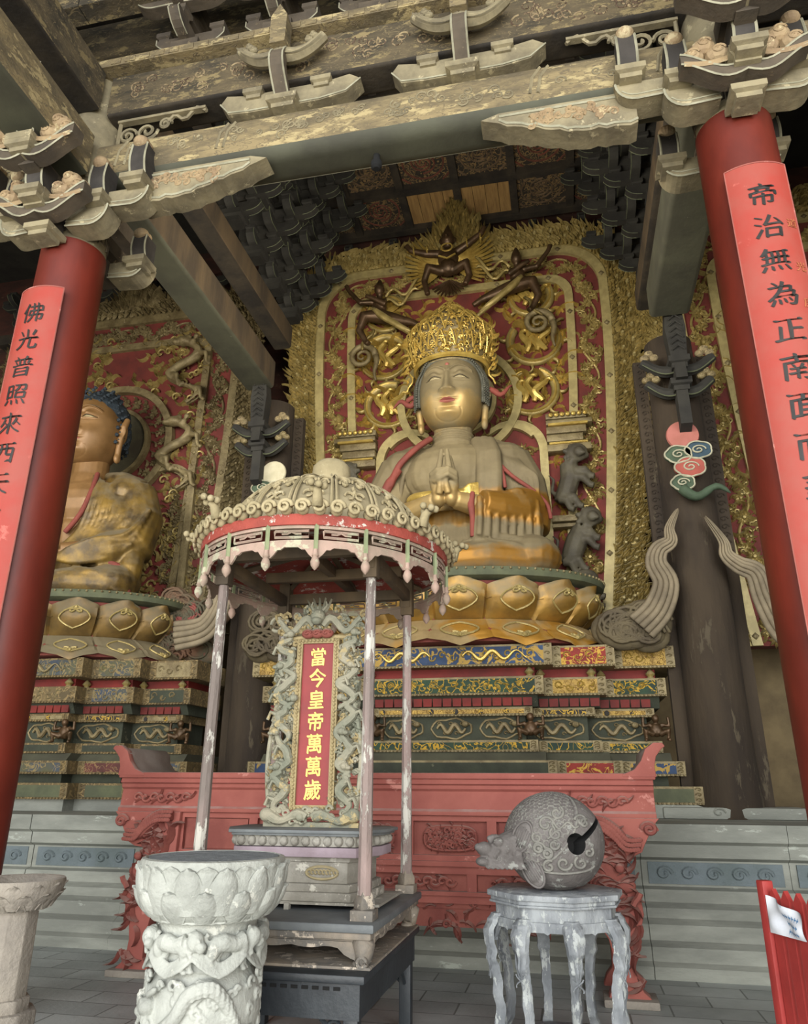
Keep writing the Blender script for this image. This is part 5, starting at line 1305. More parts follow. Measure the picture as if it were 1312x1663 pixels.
# hair, crown, ribbons
hr = MB()
hl = lambda a: (cx+.475*cos(a)*1.0, cy-.16-.0, z0)
HP = [(x, -.16+min(-.10, face_y(x*.97, z)*(1 if abs(x) < .4 else .75))-.0, z) for x, z in ((-.475, 2.78), (-.48, 3.0), (-.465, 3.18), (-.40, 3.32), (-.28, 3.395), (0, 3.42), (.28, 3.395), (.40, 3.32), (.465, 3.18), (.48, 3.0), (.475, 2.78))]
hp = smooth3(Wd(HP), 60)
hr.tube(hp, .03, 8)
for i, p in enumerate(hp):
    for j in range(4):
        a = j*1.1+.2*(i % 2); q = Vector(p); o = Vector((q.x-cx, 0, q.z-(z0+2.95))).normalized()
        c_ = q+o*(.03+.017*j)+Vector((0, -.05+.035*j, 0)); hr.ell(c_, .018, nu=6, nv=5)
hr.ell((cx, cy+.02, z0+3.36), (.485, .46, .29))
hr.build('curled_hair', 'hair', bud, smooth=True)
cr = MB(); rn = random.Random(21)
def crown_r(z): 
    return .52+.12*sin(min(1, (z-3.45)/.5)*pi/2) if z < 4.0 else .64*max(0, 1-((z-4.0)/.72)**1.0)
CRP = lambda a, z, w=0: (cx+(crown_r(z)+w)*cos(a), cy-.12+(crown_r(z)+w)*.9*sin(a), z0+z)
cr.lathe([(crown_r(z)-.03, z) for z in [3.40+.08*i for i in range(16)]], 40, (cx, cy-.12, z0), 1, .9)
crb = cr; crb.build('crown_frame', 'goldd', bud, smooth=35)
cr = MB()
for k in range(1000):
    a = rn.uniform(pi*.9, 2.1*pi); z = 3.48+1.15*rn.random()**1.25; PLc = lambda u, v, w, a=a, z=z: CRP(a+u/max(.25, crown_r(z)), z+v, w)
    if rn.random() < .6: leaf(cr, PLc, 0, 0, rn.uniform(0, 6.3), .085, .015, rn.choice((-2.4, 2.4)), .0, .02)
    else: cr.tube([PLc(.035*(1-j/10)*cos(j*.7), .035*(1-j/10)*sin(j*.7), .04) for j in range(9)], .007, 4)
for row, (zz, n_, h_) in enumerate(((3.55, 14, .25), (3.8, 10, .3), (4.08, 7, .30))):   # scalloped wire arches
    for k in range(n_):
        a0, a1 = pi+pi*k/n_, pi+pi*(k+1)/n_
        cr.tube([CRP(a0+(a1-a0)*t/8, zz+h_*(1-abs(2*t/8-1)**1.5), .06) for t in range(9)], .012, 4)
cr.tube([CRP(pi*.9+1.2*pi*t/40, 3.44, .03) for t in range(41)], .04, 6)
for s in (-1, 1):
    cr.tube([(cx+s*(.62+.05*sin(k*1.3)), cy-.25, z0+3.95-.08*k) for k in range(12)], .016, 5)
    for k in range(11):
        PLc = lambda u, v, w: (cx+s*(.62)+u, cy-.3-w, z0+3.2+.08*k+v); leaf(cr, PLc, 0, 0, rn.uniform(-1, 1) if s > 0 else pi+rn.uniform(-1, 1), .16, .025, 1.5, 0, .03)
cr.build('crown_openwork', 'goldb', bud)
rd = MB()
for s in (-1, 1):
    rd.tube([(cx+s*(.50+.045*k), cy-.12, z0+2.98+.06*sin(k*.9+(0 if s > 0 else 2))+.006*k*s) for k in range(10)], [.05, .055, .05, .045, .045, .04, .035, .03, .02, .01], 8)
    rd.tube([(cx+s*(.50+.03*k), cy-.12, z0+3.0+.03*k-.01*k*k*.5) for k in range(8)], [.04]*7+[.012], 8)
rd.build('red_ear_ribbon', 'trimr', bud, smooth=True)

# ---- neighbouring Buddha
cx, cy, z0 = -7.36, 9.95, 4.02
lb = thing('seated_buddha', 'seated gilded Buddha with blue snail-curl hair, half hidden by the left red column', 'statue', (cx, cy, z0)); Wd = W3(cx, cy, z0)
m = MB(); m.ell((cx, cy-.08, z0+1.68), (.74, .46, .50)); m.ell((cx, cy-.08, z0+1.15), (.58, .42, .5)); m.tube(Wd([(0, -.05, 1.9), (0, -.07, 2.2), (0, -.06, 2.6)]), [.42, .29, .28], 20)
for s in (-1, 1):
    m.tube(Wd([(s*.8, 0, 1.7), (s*.92, -.2, 1.1), (s*.7, -.5, .82), (s*.25, -.78, .74)]), [.18, .17, .15, .12], 14)
    m.ell((cx+s*.12, cy-.85, z0+.70), (.18, .13, .07))
    for q in range(4): m.tube(Wd([(s*.12, -.86-.03*q, .70+.03*q), (-s*.05, -.92-.02*q, .72+.03*q), (-s*.2, -.88, .72+.03*q)]), [.04, .036, .028], 8)
    m.tube(Wd([(s*.12, -.85, .78), (s*.08, -.88, .88), (s*.02, -.88, .94)]), [.04, .035, .028], 8)
m.build('body', 'lskin', lb, remesh=.016, sm=3)
head_mesh(cx, cy-.16, z0, ['lskin', 'lip', 'eyew'], lb); ears(cx, cy-.12, z0, 'lskin', lb); face_lines(cx, cy-.16, z0, lb)
h = MB(); h.ell((cx, cy-.04, z0+3.32), (.50, .50, .34)); h.ell((cx, cy+.02, z0+3.6), (.3, .3, .22)); h.ell((cx, cy+.16, z0+3.05), (.47, .33, .45))
for zz in range(16):
    z = 2.75+.065*zz; rr = .5*sqrt(max(.02, 1-((z-3.12)/.58)**2)) if z > 3.12 else .5
    if z > 3.55: rr = .34*sqrt(max(.02, 1-((z-3.5)/.34)**2))
    n_ = int(rr*44)
    for k in range(n_):
        a = 2*pi*(k+.5*(zz % 2))/n_
        if z < 3.36 and sin(a) < -.25-(3.36-z)*-.55 and abs(cos(a)) < .93: continue
        h.lathe([(.036, 0), (.03, .02), (.006, .045)], 6, (0, 0, 0)); nb = 18
        T = Matrix.Translation((cx+rr*cos(a), cy-.07+rr*sin(a), z0+z)) @ Vector((cos(a), sin(a), (z-3.1)*.9)).to_track_quat('Z', 'Y').to_matrix().to_4x4()
        h.v[-nb:] = [tuple(T @ Vector(v)) for v in h.v[-nb:]]
h.build('snail_curl_hair', 'lhair', lb)
rb = MB()
for s in (-1, 1):
    rb.tube(Wd([(s*.35, .1, .42), (s*.80, -.2, .40), (s*1.0, -.42, .33)]), [.46, .42, .36], 16); rb.ell((cx+s*.95, cy-.42, z0+.28), (.38, .42, .28))
    rb.tube(Wd([(s*1.0, -.55, .24), (s*.5, -.78, .24), (-s*.1, -.85, .2)]), [.26, .23, .2], 14)
    rb.ell((cx+s*.74, cy+.02, z0+1.86), (.36, .38, .34)); rb.tube(Wd([(s*.24, .08, 2.2), (s*.55, .0, 2.08), (s*.85, .0, 1.85)]), [.14, .22, .3], 12)
    rb.tube(Wd([(s*.82, .03, 1.9), (s*1.02, -.03, 1.4), (s*1.02, -.15, .95), (s*.8, -.45, .8), (s*.5, -.66, .72)]), [.33, .34, .34, .28, .2], 16)
    for i in range(9):
        x_ = .36+.08*i; fold(rb, Wd([(s*(x_-.12), -.25, 2.15-.05*i), (s*(x_), -.44+.01*i, 1.8-.05*i), (s*(x_-.06), -.50+.01*i, 1.2), (s*(x_-.3), -.52, .9)]), .03)
    for i in range(7): fold(rb, Wd([(s*(1.3-.02*i), -.25-.03*i, 1.5-.1*i), (s*(1.1-.04*i), -.5-.02*i, 1.05-.07*i), (s*(.75-.04*i), -.75-.01*i, .9-.06*i), (s*(.4-.03*i), -.86, .72-.02*i)]), .03)
    for i in range(6): fold(rb, Wd([(s*(.05+.1*i), -.96+.02*i, .20+.05*i), (s*(.45+.1*i), -.96+.03*i, .36), (s*(.85+.06*i), -.84+.03*i, .28-.03*i), (s*(1.12+.03*i), -.7+.04*i, .14)]), .022)
    rb.tube(Wd([(s*1.05, -.2, .9), (s*1.15, -.35, .5), (s*1.2, -.4, .1)]), [.2, .18, .1], 12)
rb.ell((cx, cy-.35, z0+.25), (1.0, .62, .27)); rb.ell((cx, cy+.05, z0+.6), (.78, .5, .6)); rb.ell((cx, cy+.22, z0+1.3), (.95, .33, .95))
rb.build('robe', 'lrobe', lb, remesh=.022, sm=3)
tr = MB()
for s in (-1, 1):
    fold(tr, Wd([(s*.30, -.28, 2.18), (s*.36, -.45, 1.8), (s*.3, -.54, 1.4), (s*.1, -.56, 1.1)]), .03); fold(tr, Wd([(s*.5, -.72, .82), (s*.85, -.55, .62), (s*1.15, -.45, .45), (s*1.25, -.5, .1)]), .04)
tr.build('pink_robe_edge', 'trimr', lb, remesh=.016, sm=2)
# ================================================================= red altar table
AX0, AX1, AY = -4.12, .66, 6.72
al = thing('altar_table', 'long faded red carved altar table with upturned ends and dragon legs', 'altar table', ((AX0+AX1)/2, 7.1, 0))
MB().bx(AX0-.02, AX1+.02, AY-.04, 7.5, 1.60, 1.65).build('table_top', 'pink', al, bevel=.01)
m = MB(); m.prism([(AY-.01, 1.61), (AY-.03, 1.56), (AY+.0, 1.55), (AY+.0, 1.52), (AY+.03, 1.50), (AY+.01, 1.36), (AY-.02, 1.34), (AY-.02, 1.31), (AY+.06, 1.30), (7.45, 1.3), (7.45, 1.61)], AX0, AX1, 'x'); m.build('frieze_rail', 'pink', al, bevel=.004)
for s, xe in ((-1, AX0), (1, AX1)):
    u = MB(); pts = []
    lo = [(xe-s*.20, 1.65), (xe-s*.08, 1.68), (xe+s*.0, 1.74), (xe+s*.04, 1.82), (xe+s*.08, 1.855)]
    hi = [(xe+s*.02, 1.875), (xe-s*.06, 1.84), (xe-s*.12, 1.76), (xe-s*.20, 1.68), (xe-s*.34, 1.66)]
    u.prism([(xe+s*.02, 1.645)]+[(xe+s*.01, 1.70), (xe+s*.03, 1.77), (xe+s*.07, 1.83), (xe+s*.06, 1.865), (xe+s*.0, 1.87), (xe-s*.05, 1.82), (xe-s*.06, 1.75), (xe-s*.12, 1.68), (xe-s*.24, 1.645)], AY-.02, 7.45 if s > 0 else 7.48)
    u.build('dusty_end_flange', 'dustr', al, bevel=.008)
    u = MB(); u.prism([(xe+s*.03, 1.62), (xe+s*.02, 1.70), (xe+s*.04, 1.78), (xe+s*.09, 1.84), (xe+s*.12, 1.86), (xe+s*.10, 1.89), (xe+s*.03, 1.89), (xe-s*.04, 1.84), (xe-s*.08, 1.75), (xe-s*.14, 1.68), (xe-s*.24, 1.64), (xe-s*.24, 1.62)], AY-.045, AY+.03); u.build('upturned_end', 'pink', al, bevel=.008)
g = MB(); TP = lambda u, v, w: (u, AY+.01-w, v)
for cx_ in (AX0+.42, AX1-.5):
    for k in range(7):
        u = cx_-.24+.08*k; g.tube([TP(u+.05*(1-j/14)*cos(j*.5), 1.43+.045*(1-j/14)*sin(j*.5)*(-1)**k, .015) for j in range(13)], .012, 5)
        leaf(g, TP, u, 1.43, random.uniform(-.6, .6)+(pi if k % 2 else 0), .12, .022, 1.2, 0, .02)
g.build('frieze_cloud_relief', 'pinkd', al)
# framed panels
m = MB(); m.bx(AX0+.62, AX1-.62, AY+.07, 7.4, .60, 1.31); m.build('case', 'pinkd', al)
fr = MB(); xs_ = [AX0+.62+i*(AX1-AX0-1.24)/5 for i in range(6)]
for x in xs_: fr.bx(x-.04, x+.04, AY+.023, AY+.09, .863, 1.307)
for (za, zb, yy) in ((1.265, 1.31, .02), (.955, 1.0, .02), (.92, .957, -.02), (.86, .925, .02), (.64, .70, .03), (.70, .73, .0)): fr.bx(AX0+.60, AX1-.60, AY+yy, AY+.09, za, zb)
for x in [AX0+.62+i*(AX1-AX0-1.24)/4 for i in range(5)]: fr.bx(x-.04, x+.04, AY+.024, AY+.088, .703, .91)
fr.build('panel_frames', 'pink', al)
for i in range(5):
    a, b = xs_[i]+.06, xs_[i+1]-.06; c_ = (a+b)/2; p = MB(); rn = random.Random(i+50)
    if i in (0, 4): p.bx(a, b, AY+.05, AY+.075, 1.01, 1.255)
    else:
        wdt = .26; pts = [(c_+wdt*cos(q*pi/16)*(abs(cos(q*pi/16))**-.35 if abs(cos(q*pi/16)) > .1 else 1)*.85, 1.13+.105*sin(q*pi/16)*(abs(sin(q*pi/16))**-.35 if abs(sin(q*pi/16)) > .1 else 1)*.9) for q in range(33)]
        p.tube([TP(x, z, -.03) for x, z in pts], .012, 5)
        for k in range(46):
            x, z = rn.uniform(c_-.2, c_+.2), rn.uniform(1.05, 1.21)
            p.tube([TP(x+.035*(1-j/12)*cos(j*.6), z+.035*(1-j/12)*sin(j*.6), -.03) for j in range(11)], .010, 5); leaf(p, TP, x, z, rn.uniform(0, 6), .08, .016, 2, -.04, .02)
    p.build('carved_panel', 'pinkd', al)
p = MB(); rn = random.Random(9)
for i in range(4):
    a = AX0+.62+i*(AX1-AX0-1.24)/4+.1; b = AX0+.62+(i+1)*(AX1-AX0-1.24)/4-.1
    for k in range(9):
        x = a+.08+(b-a-.16)*k/8; p.tube([TP(x+.05*(1-j/14)*cos(j*.5), .80+(.04 if k % 2 else -.04)*(1-j/14)*sin(j*.5), -.02) for j in range(13)], .012, 5); leaf(p, TP, x, .80, rn.uniform(0, 6), .09, .018, 2, -.05, .02)
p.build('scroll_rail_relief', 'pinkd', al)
p = MB()
p.bx(AX0+.62, AX1-.62, AY+.09, AY+.13, .46, .66)
for k in range(120):
    x, z = rn.uniform(AX0+.7, AX1-.7), rn.uniform(.47, .64); leaf(p, TP, x, z, rn.uniform(0, 6.3), rn.uniform(.12, .2), .03, rn.choice((-1.5, 1.5)), -.09, .04)
    if k % 3 == 0: p.tube([TP(x+.04*(1-j/12)*cos(j*.6), z+.04*(1-j/12)*sin(j*.6), -.05) for j in range(11)], .012, 5)
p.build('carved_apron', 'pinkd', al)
# dragon legs
for s, xe in ((-1, AX0), (1, AX1)):
    L = MB(); O = [(-.02, 1.31), (.02, 1.27), (-.01, 1.22), (.07, 1.19), (.11, 1.12), (.14, 1.06), (.22, 1.02), (.30, 1.01), (.33, .95), (.30, .90), (.26, .86), (.22, .80), (.18, .72), (.17, .62), (.20, .52), (.25, .40), (.27, .28), (.26, .18), (.22, .10), (.17, .06), (.17, .0),
             (.50, .0), (.47, .08), (.42, .14), (.42, .3), (.45, .44), (.52, .55), (.62, .62), (.64, 1.31)]
    L.prism([(xe-s*u, v) for u, v in O], AY-.03, AY+.12); L.prism([(xe-s*u, v) for u, v in O], 7.3, 7.42)
    L.build('leg', 'pink', al, bevel=.01)
    d = MB()   # dragon body, mane and head in relief
    P = [(.58, 1.28), (.45, 1.27), (.34, 1.2), (.26, 1.12), (.15, 1.12), (.09, 1.19), (.13, 1.25), (.2, 1.24)]
    d.tube(smooth3([(xe-s*u, AY-.06, v) for u, v in P[:5]], 24), [.03+.035*sin(pi*min(1, k/24+.1)) for k in range(25)], 10)
    for k in range(24):
        q = smooth3([(xe-s*u, AY-.06, v) for u, v in P[:5]], 24)[k]
        for o_ in (-.035, 0, .035): d.ell((q[0]+o_*.3, q[1]-.055, q[2]+o_), (.02, .012, .018), nu=7, nv=5)
    d.ell((xe-s*.38, AY-.03, .92), (.12, .06, .10)); d.ell((xe-s*.29, AY-.04, .82), (.08, .06, .055)); d.ell((xe-s*.36, AY-.04, .75), (.08, .05, .035)); d.ell((xe-s*.33, AY-.14, .95), (.035, .03, .035))
    d.tube([(xe-s*(.22-.03*cos(k)), AY-.12, .78-.03*k) for k in range(4)], .025, 6)
    d.tube([(xe-s*(.07+.06*(1-k/22)*cos(k*.5)), AY-.05, 1.23+.05*(1-k/22)*sin(k*.5)) for k in range(20)], .02, 6)
    PD = lambda u, v, w: (xe-s*u, AY-.04-w, v)
    for k in range(50): leaf(d, PD, .42+random.uniform(-.1, .14), .55+.6*random.random(), pi/2+random.uniform(-.9, .9)+1.6*(k % 2), .2, .03, random.choice((-1.6, 1.6)), .0, .05)
    for k in range(14): leaf(d, PD, .2+.12*random.random(), .15+.6*random.random(), -pi/2+random.uniform(-.6, .9), .17, .028, random.choice((-1.6, 1.6)), .0, .04)
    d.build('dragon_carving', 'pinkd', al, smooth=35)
    MB().bx(min(xe-s*.12, xe-s*.52), max(xe-s*.12, xe-s*.52), AY-.1, AY+.2, 0, .055).build('stone_foot_block', 'granite', al, bevel=.01)
tag(MB().bx(-4.1, -3.0, 7.62, 8.0, 1.23, 1.36).build('stone_ledge', 'stone', None, bevel=.01), 'grey stone ledge on the terrace edge behind the left end of the red altar', 'ledge')

# ================================================================= black table, low carved table
bt = thing('black_table', 'large bluish-black wooden table carrying the canopy stand', 'table', (-1.69, 5.02, 0))
X0, X1, Y0, Y1 = -2.28, -1.10, 4.26, 5.78
MB().bx(X0, X1, Y0, Y1, .585, .625).build('table_top', 'bwood', bt, bevel=.008)
m = MB(); m.bx(X0+.03, X1-.03, Y0+.03, Y0+.06, .42, .585); m.bx(X0+.03, X1-.03, Y1-.06, Y1-.03, .42, .585); m.bx(X0+.031, X0+.06, Y0+.035, Y1-.035, .421, .584); m.bx(X1-.06, X1-.031, Y0+.035, Y1-.035, .421, .584); m.build('apron', 'bwood', bt)
m = MB()
for k in range(16): m.bx(X0+.14+k*.058, X0+.175+k*.058, Y0+.024, Y0+.031, .55, .566)
m.build('fret_edge', 'black', bt)
for x in (X0+.04, X1-.12):
    for y in (Y0+.04, Y1-.12):
        m = MB(); m.bx(x, x+.08, y, y+.08, 0, .585); m.build('leg', 'bwood', bt, bevel=.008)
        c = MB(); sx = 1 if x < -1.7 else -1; xb = x+.08 if sx > 0 else x
        c.tube([(xb+sx*(.05+.04*(1-k/14)*cos(k*.6)), y+.04, .38+.03*(1-k/14)*sin(k*.6)) for k in range(13)], .01, 5); c.tube([(xb, y+.04, .30), (xb+sx*.05, y+.04, .35), (xb+sx*.13, y+.04, .41)], .012, 5)
        c.tube([(xb-sx*.04, y+.09 if y < 5 else y-.01, .30), (xb-sx*.04, y+.14 if y < 5 else y-.06, .35), (xb-sx*.04, y+.22 if y < 5 else y-.14, .41)], .012, 5)
        c.build('corner_fretwork', 'bwood', bt)
lt2 = thing('low_carved_table', 'low flaking table with scrolled feet standing on the black table', 'table', (-1.69, 5.06, .625))
x0, x1, y0, y1 = -2.26, -1.08, 4.36, 5.76
MB().bx(x0, x1, y0, y1, .80, .845).build('table_top', 'ttop', lt2, bevel=.01)
MB().bx(x0+.02, x1-.02, y0+.02, y1-.02, .765, .80).bx(x0+.05, x1-.05, y0+.05, y1-.05, .745, .765).build('moulded_edge', 'tpaint', lt2, bevel=.008)
def scallop(x0, x1, zt, d, n=28):
    out = []
    for k in range(n+1):
        t = k/n; e = min(t, 1-t); z = zt-d*(.25+.75*max(0, 1-e*7)**.7)-.012*abs(sin(t*pi*5)); out.append((x0+(x1-x0)*t, z))
    return [(x0, zt)]+out+[(x1, zt)]
m = MB(); m.prism(scallop(x0+.06, x1-.06, .755, .10), y0+.05, y0+.075); m.prism(scallop(y0+.06, y1-.06, .755, .10), x1-.075, x1-.05, 'x'); m.prism(scallop(y0+.06, y1-.06, .755, .10), x0+.05, x0+.075, 'x'); m.prism(scallop(x0+.06, x1-.06, .755, .10), y1-.075, y1-.05)
m.build('scalloped_apron', 'tpaint', lt2)
for x, y in ((x0+.09, y0+.09), (x1-.09, y0+.09), (x0+.09, y1-.09), (x1-.09, y1-.09)):
    sx = -1 if x < -1.7 else 1; sy = -1 if y < 5 else 1; m = MB()
    m.tube([(x-sx*.02, y-sy*.02, .77), (x+sx*.03, y+sy*.03, .72), (x+sx*.02, y+sy*.02, .68), (x-sx*.01, y-sy*.01, .655)], [.055, .06, .05, .035], 8)
    for k in (0, 1): m.tube([(x+sx*(.02+.025*cos(q*.6)), y+sy*(.03)+(.0 if k else .03)*sy, .66+.025*sin(q*.6)) for q in range(11)], .012, 5)
    m.ell((x+sx*.0, y+sy*.01, .645), (.045, .045, .02)); m.build('scrolled_foot', 'tpaint', lt2, smooth=True)
MB().bx(x0+.02, x1-.02, y0+.02, y1-.02, .625, .64).build('base_frame', 'tpaint', lt2, bevel=.004)

# ================================================================= canopy
cn = thing('domed_canopy', 'round domed wooden canopy on four peeling posts over the red tablet', 'canopy', (-1.68, 5.08, .845))
PX = ((-2.19, 4.5), (-1.17, 4.5), (-2.19, 5.65), (-1.17, 5.65))
for x, y in PX:
    m = MB(); m.bx(x-.065, x+.065, y-.065, y+.065, .845, .90)
    m.lathe([(.062, .90), (.062, .94), (.05, .965), (.04, .99)], 4, (x, y, 0)); m.build('post_base', 'tpaint', cn, bevel=.004)
    m = MB(); m.lathe([(.041, .97), (.036, 1.8), (.032, 3.0)], 8, (x, y, 0), a0=pi/8, a1=2*pi+pi/8); m.build('post', 'flaky', cn)
    m = MB(); m.bx(x-.045, x+.045, y-.045, y+.045, 2.80, 3.10); m.bx(x-.05, x+.03, y-.05, y-.04, 2.86, 2.93); m.build('post_head', 'wood', cn, bevel=.004)
for n_, (a, b, z) in enumerate((((-2.19, 4.5), (-1.17, 4.5), 3.0), ((-2.19, 5.65), (-1.17, 5.65), 2.97), ((-2.19, 4.5), (-2.19, 5.65), 2.95), ((-1.17, 4.5), (-1.17, 5.65), 2.95), ((-2.19, 5.3), (-1.17, 5.3), 3.06), ((-1.68, 4.4), (-1.68, 5.8), 3.08))):
    m = MB(); d = .03
    m.bx(min(a[0], b[0])-d, max(a[0], b[0])+d, min(a[1], b[1])-d, max(a[1], b[1])+d, z-.04, z+.04); m.build('tie_rail', 'wood', cn, bevel=.004)
CXc, CYc = -1.665, 5.10; RX, RY = .89, 1.02
E = lambda a, r, z, w=0: (CXc+(RX*r+w)*cos(a), CYc+(RY*r+w)*sin(a), z)
# inner boarding
m = MB(); 
for k in range(8):
    a = 2*pi*k/8; m.tube([E(a, .1, 3.30), E(a, .92, 3.14)], .025, 4)
m.build('inner_rafters', 'wood', cn)
m = MB(); m.lathe([(.0, 3.34), (.94, 3.17), (.94, 3.19), (.0, 3.36)], 40, (CXc, CYc, 0), RX, RY); m.build('inner_ceiling', 'ringr', cn)
def ringband(mb, r, z0, z1, th, n=96, a0=0, a1=2*pi):
    mb.lathe([(r, z0), (r, z1), (r-th, z1), (r-th, z0), (r, z0)], n, (CXc, CYc, 0), RX, RY, a0=a0, a1=a1) if 0 else None
    for k in range(n):
        b0, b1 = a0+(a1-a0)*k/n, a0+(a1-a0)*(k+1)/n
        P = [E(b, rr, z) for b in (b0, b1) for rr in (r, r-th) for z in (z0, z1)]
        mb.add(P, [(0, 1, 3, 2), (4, 6, 7, 5), (0, 4, 5, 1), (2, 3, 7, 6), (0, 2, 6, 4), (1, 5, 7, 3)])
m = MB(); ringband(m, 1.0, 3.155, 3.225, .06); m.build('red_ring', 'ringr', cn, smooth=30)
# fret and hanging apron
NB = 18; fm_, gm, am = MB(), MB(), MB()
ringband(fm_, .985, 3.135, 3.155, .02); ringband(fm_, .98, 3.04, 3.062, .02)
pen = []
for k in range(NB):
    a = 2*pi*(k+.28)/NB; da = pi/NB
    gm.tube([E(a, .99, 3.16), E(a, .99, 2.97)], .014, 4)
    pen.append(a)
    A = lambda t: a+2*da*t
    fm_.tube([E(A(t), .982, z) for t, z in ((.15, 3.12), (.85, 3.12), (.85, 3.08), (.15, 3.08), (.15, 3.12))], .009, 4)
    fm_.tube([E(A(t), .982, z) for t, z in ((.3, 3.1), (.42, 3.1), (.5, 3.112), (.58, 3.1), (.7, 3.1))], .006, 4)
    n2 = 14; top_ = [E(A(t/n2), .98, 3.045) for t in range(n2+1)]
    bot = []
    for t in range(n2+1):
        e = min(t, n2-t)/n2; dz = .095 if e < .08 else .075 if e < .16 else .045 if e < .3 else .03; bot.append(E(A(t/n2), .98, 3.045-dz))
    am.add(top_+bot, [(t, t+1, n2+2+t, n2+1+t) for t in range(n2)])
    top2 = [E(A(t/n2), .965, 3.045) for t in range(n2+1)]; bot2 = [(p[0]*.985+CXc*.015, p[1]*.985+CYc*.015, p[2]) for p in bot]
    am.add(top2+bot2, [(t+1, t, n2+1+t, n2+2+t) for t in range(n2)]); am.add(bot+bot2, [(t, t+1, n2+2+t, n2+1+t) for t in range(n2)])
fm_.build('fret_band', 'fret', cn); gm.build('fret_uprights', 'fretg', cn); am.build('scalloped_valance', 'fret', cn)
for a in pen:
    m = MB(); x, y, _ = E(a, .99, 0); m.lathe([(.0, 2.865), (.012, 2.875), (.026, 2.895), (.03, 2.915), (.022, 2.94), (.014, 2.95), (.022, 2.96), (.016, 2.975), (.014, 3.0)], 10, (x, y, 0)); m.build('pendant', 'fret', cn, smooth=40)
# ruff of curled petals
m = MB(); NC = 54
for k in range(NC):
    a = 2*pi*k/NC; tx, ty = -sin(a)*RX, cos(a)*RY; l = sqrt(tx*tx+ty*ty); tx, ty = tx/l, ty/l
    ox, oy, _ = E(a, 1.01, 0)
    pth = []
    for j in range(15):
        r_ = .048*(1-j/19); q = j*.62; pth.append((ox+cos(a)*(.03+.02*j/15)+tx*r_*cos(q), oy+sin(a)*(.03+.02*j/15)+ty*r_*cos(q), 3.262+r_*sin(q)))
    m.tube(pth, [.016-.0005*j for j in range(15)], 6)
    m.ell((ox+cos(a)*-.01, oy+sin(a)*-.01, 3.257), (.042, .042, .042), nu=8, nv=6)
m.build('curled_petal_ruff', 'cream', cn, smooth=True)
for k in range(8):
    m = MB(); a = 2*pi*(k+.35)/8; x, y, _ = E(a, 1.05, 0)
    m.tube([(x, y, 3.26), (x+.03*cos(a), y+.03*sin(a), 3.34), (x+.06*cos(a), y+.06*sin(a), 3.36)], [.038, .03, .025], 8)
    for j in range(5): m.ell((x+.06*cos(a)+.045*cos(j*1.3), y+.06*sin(a)+.045*sin(j*1.3), 3.365+.02*(j % 2)), .024, nu=8, nv=6)
    m.build('corner_finial', 'cream', cn, smooth=True)
# gored dome
def domer(v): return (.80*cos(v*pi/2*.92)**1.05, 3.26+.43*sin(v*pi/2)**1.0)
NG = 16
def dfn(u, v):
    r, z = domer(v); a = 2*pi*u; g_ = abs(sin(a*NG/2)); r *= 1+.018*g_**.5
    return E(a, r, z)
m = MB(); m.grid(dfn, 192, 22, cu=True); m.add([E(2*pi*k/24, domer(1)[0]*1.0, 3.685) for k in range(24)]+[(CXc, CYc, 3.70)], [(k, (k+1) % 24, 24) for k in range(24)])
m.build('gored_dome', 'dome', cn, smooth=30)
s = MB()
def DP(a, v, w=.012):
    r, z = domer(v); return E(a, r*1.02, z+w*.6, w)
for k in range(NG):
    a0 = 2*pi*(k+.5)/NG; h_ = pi/NG*.88
    for sg in (-1, 1):
        s.tube([DP(a0+sg*h_, .05+.40*t/8) for t in range(9)]+[DP(a0+sg*h_*(1-.9*(1-cos(t*pi/8))/2), .45+.07*sin(t*pi/8)) for t in range(1, 9)], .010, 5)
        s.tube([DP(a0+sg*h_*(.5+.28*(1-j/18)*cos(j*.55)), .40+.06*(1-j/18)*sin(j*.55)) for j in range(17)], .009, 5)
        s.tube([DP(a0+sg*h_*.95, .52+.40*t/6) for t in range(7)], .008, 5)
        s.tube([DP(a0+sg*h_*(.45+.35*(1-j/14)*cos(j*.55)), .84+.05*(1-j/14)*sin(j*.55)) for j in range(13)], .008, 5)
        s.tube([DP(a0+sg*h_*(.3+.25*cos(j*.7)), .24+.035*sin(j*.7)) for j in range(8)], .008, 5)
    s.tube([DP(a0, .30+.02*t+0) for t in range(3)], .014, 5); s.ell(DP(a0, .27), .016, nu=6, nv=5)
s.build('raised_scroll_trim', 'cream', cn)
m = MB(); m.lathe([(.12, 3.67), (.13, 3.74), (.15, 3.79), (.145, 3.84), (.11, 3.875), (.05, 3.895), (.0, 3.90)], 24, (CXc, CYc, 0)); m.build('top_knob', 'cream', cn, smooth=40)
for o in list(cn.children):   # seat the whole roof on the post heads
    nm = o.name.split('.')[0]
    if nm in ('post_base', 'post', 'post_head', 'tie_rail'): continue
    dz = -.10
    for v in o.data.vertices:
        zl = v.co.z; v.co.z = zl+dz+(.12*max(0, (zl+.845-3.3)/.5) if nm in ('gored_dome', 'raised_scroll_trim', 'top_knob') else 0)

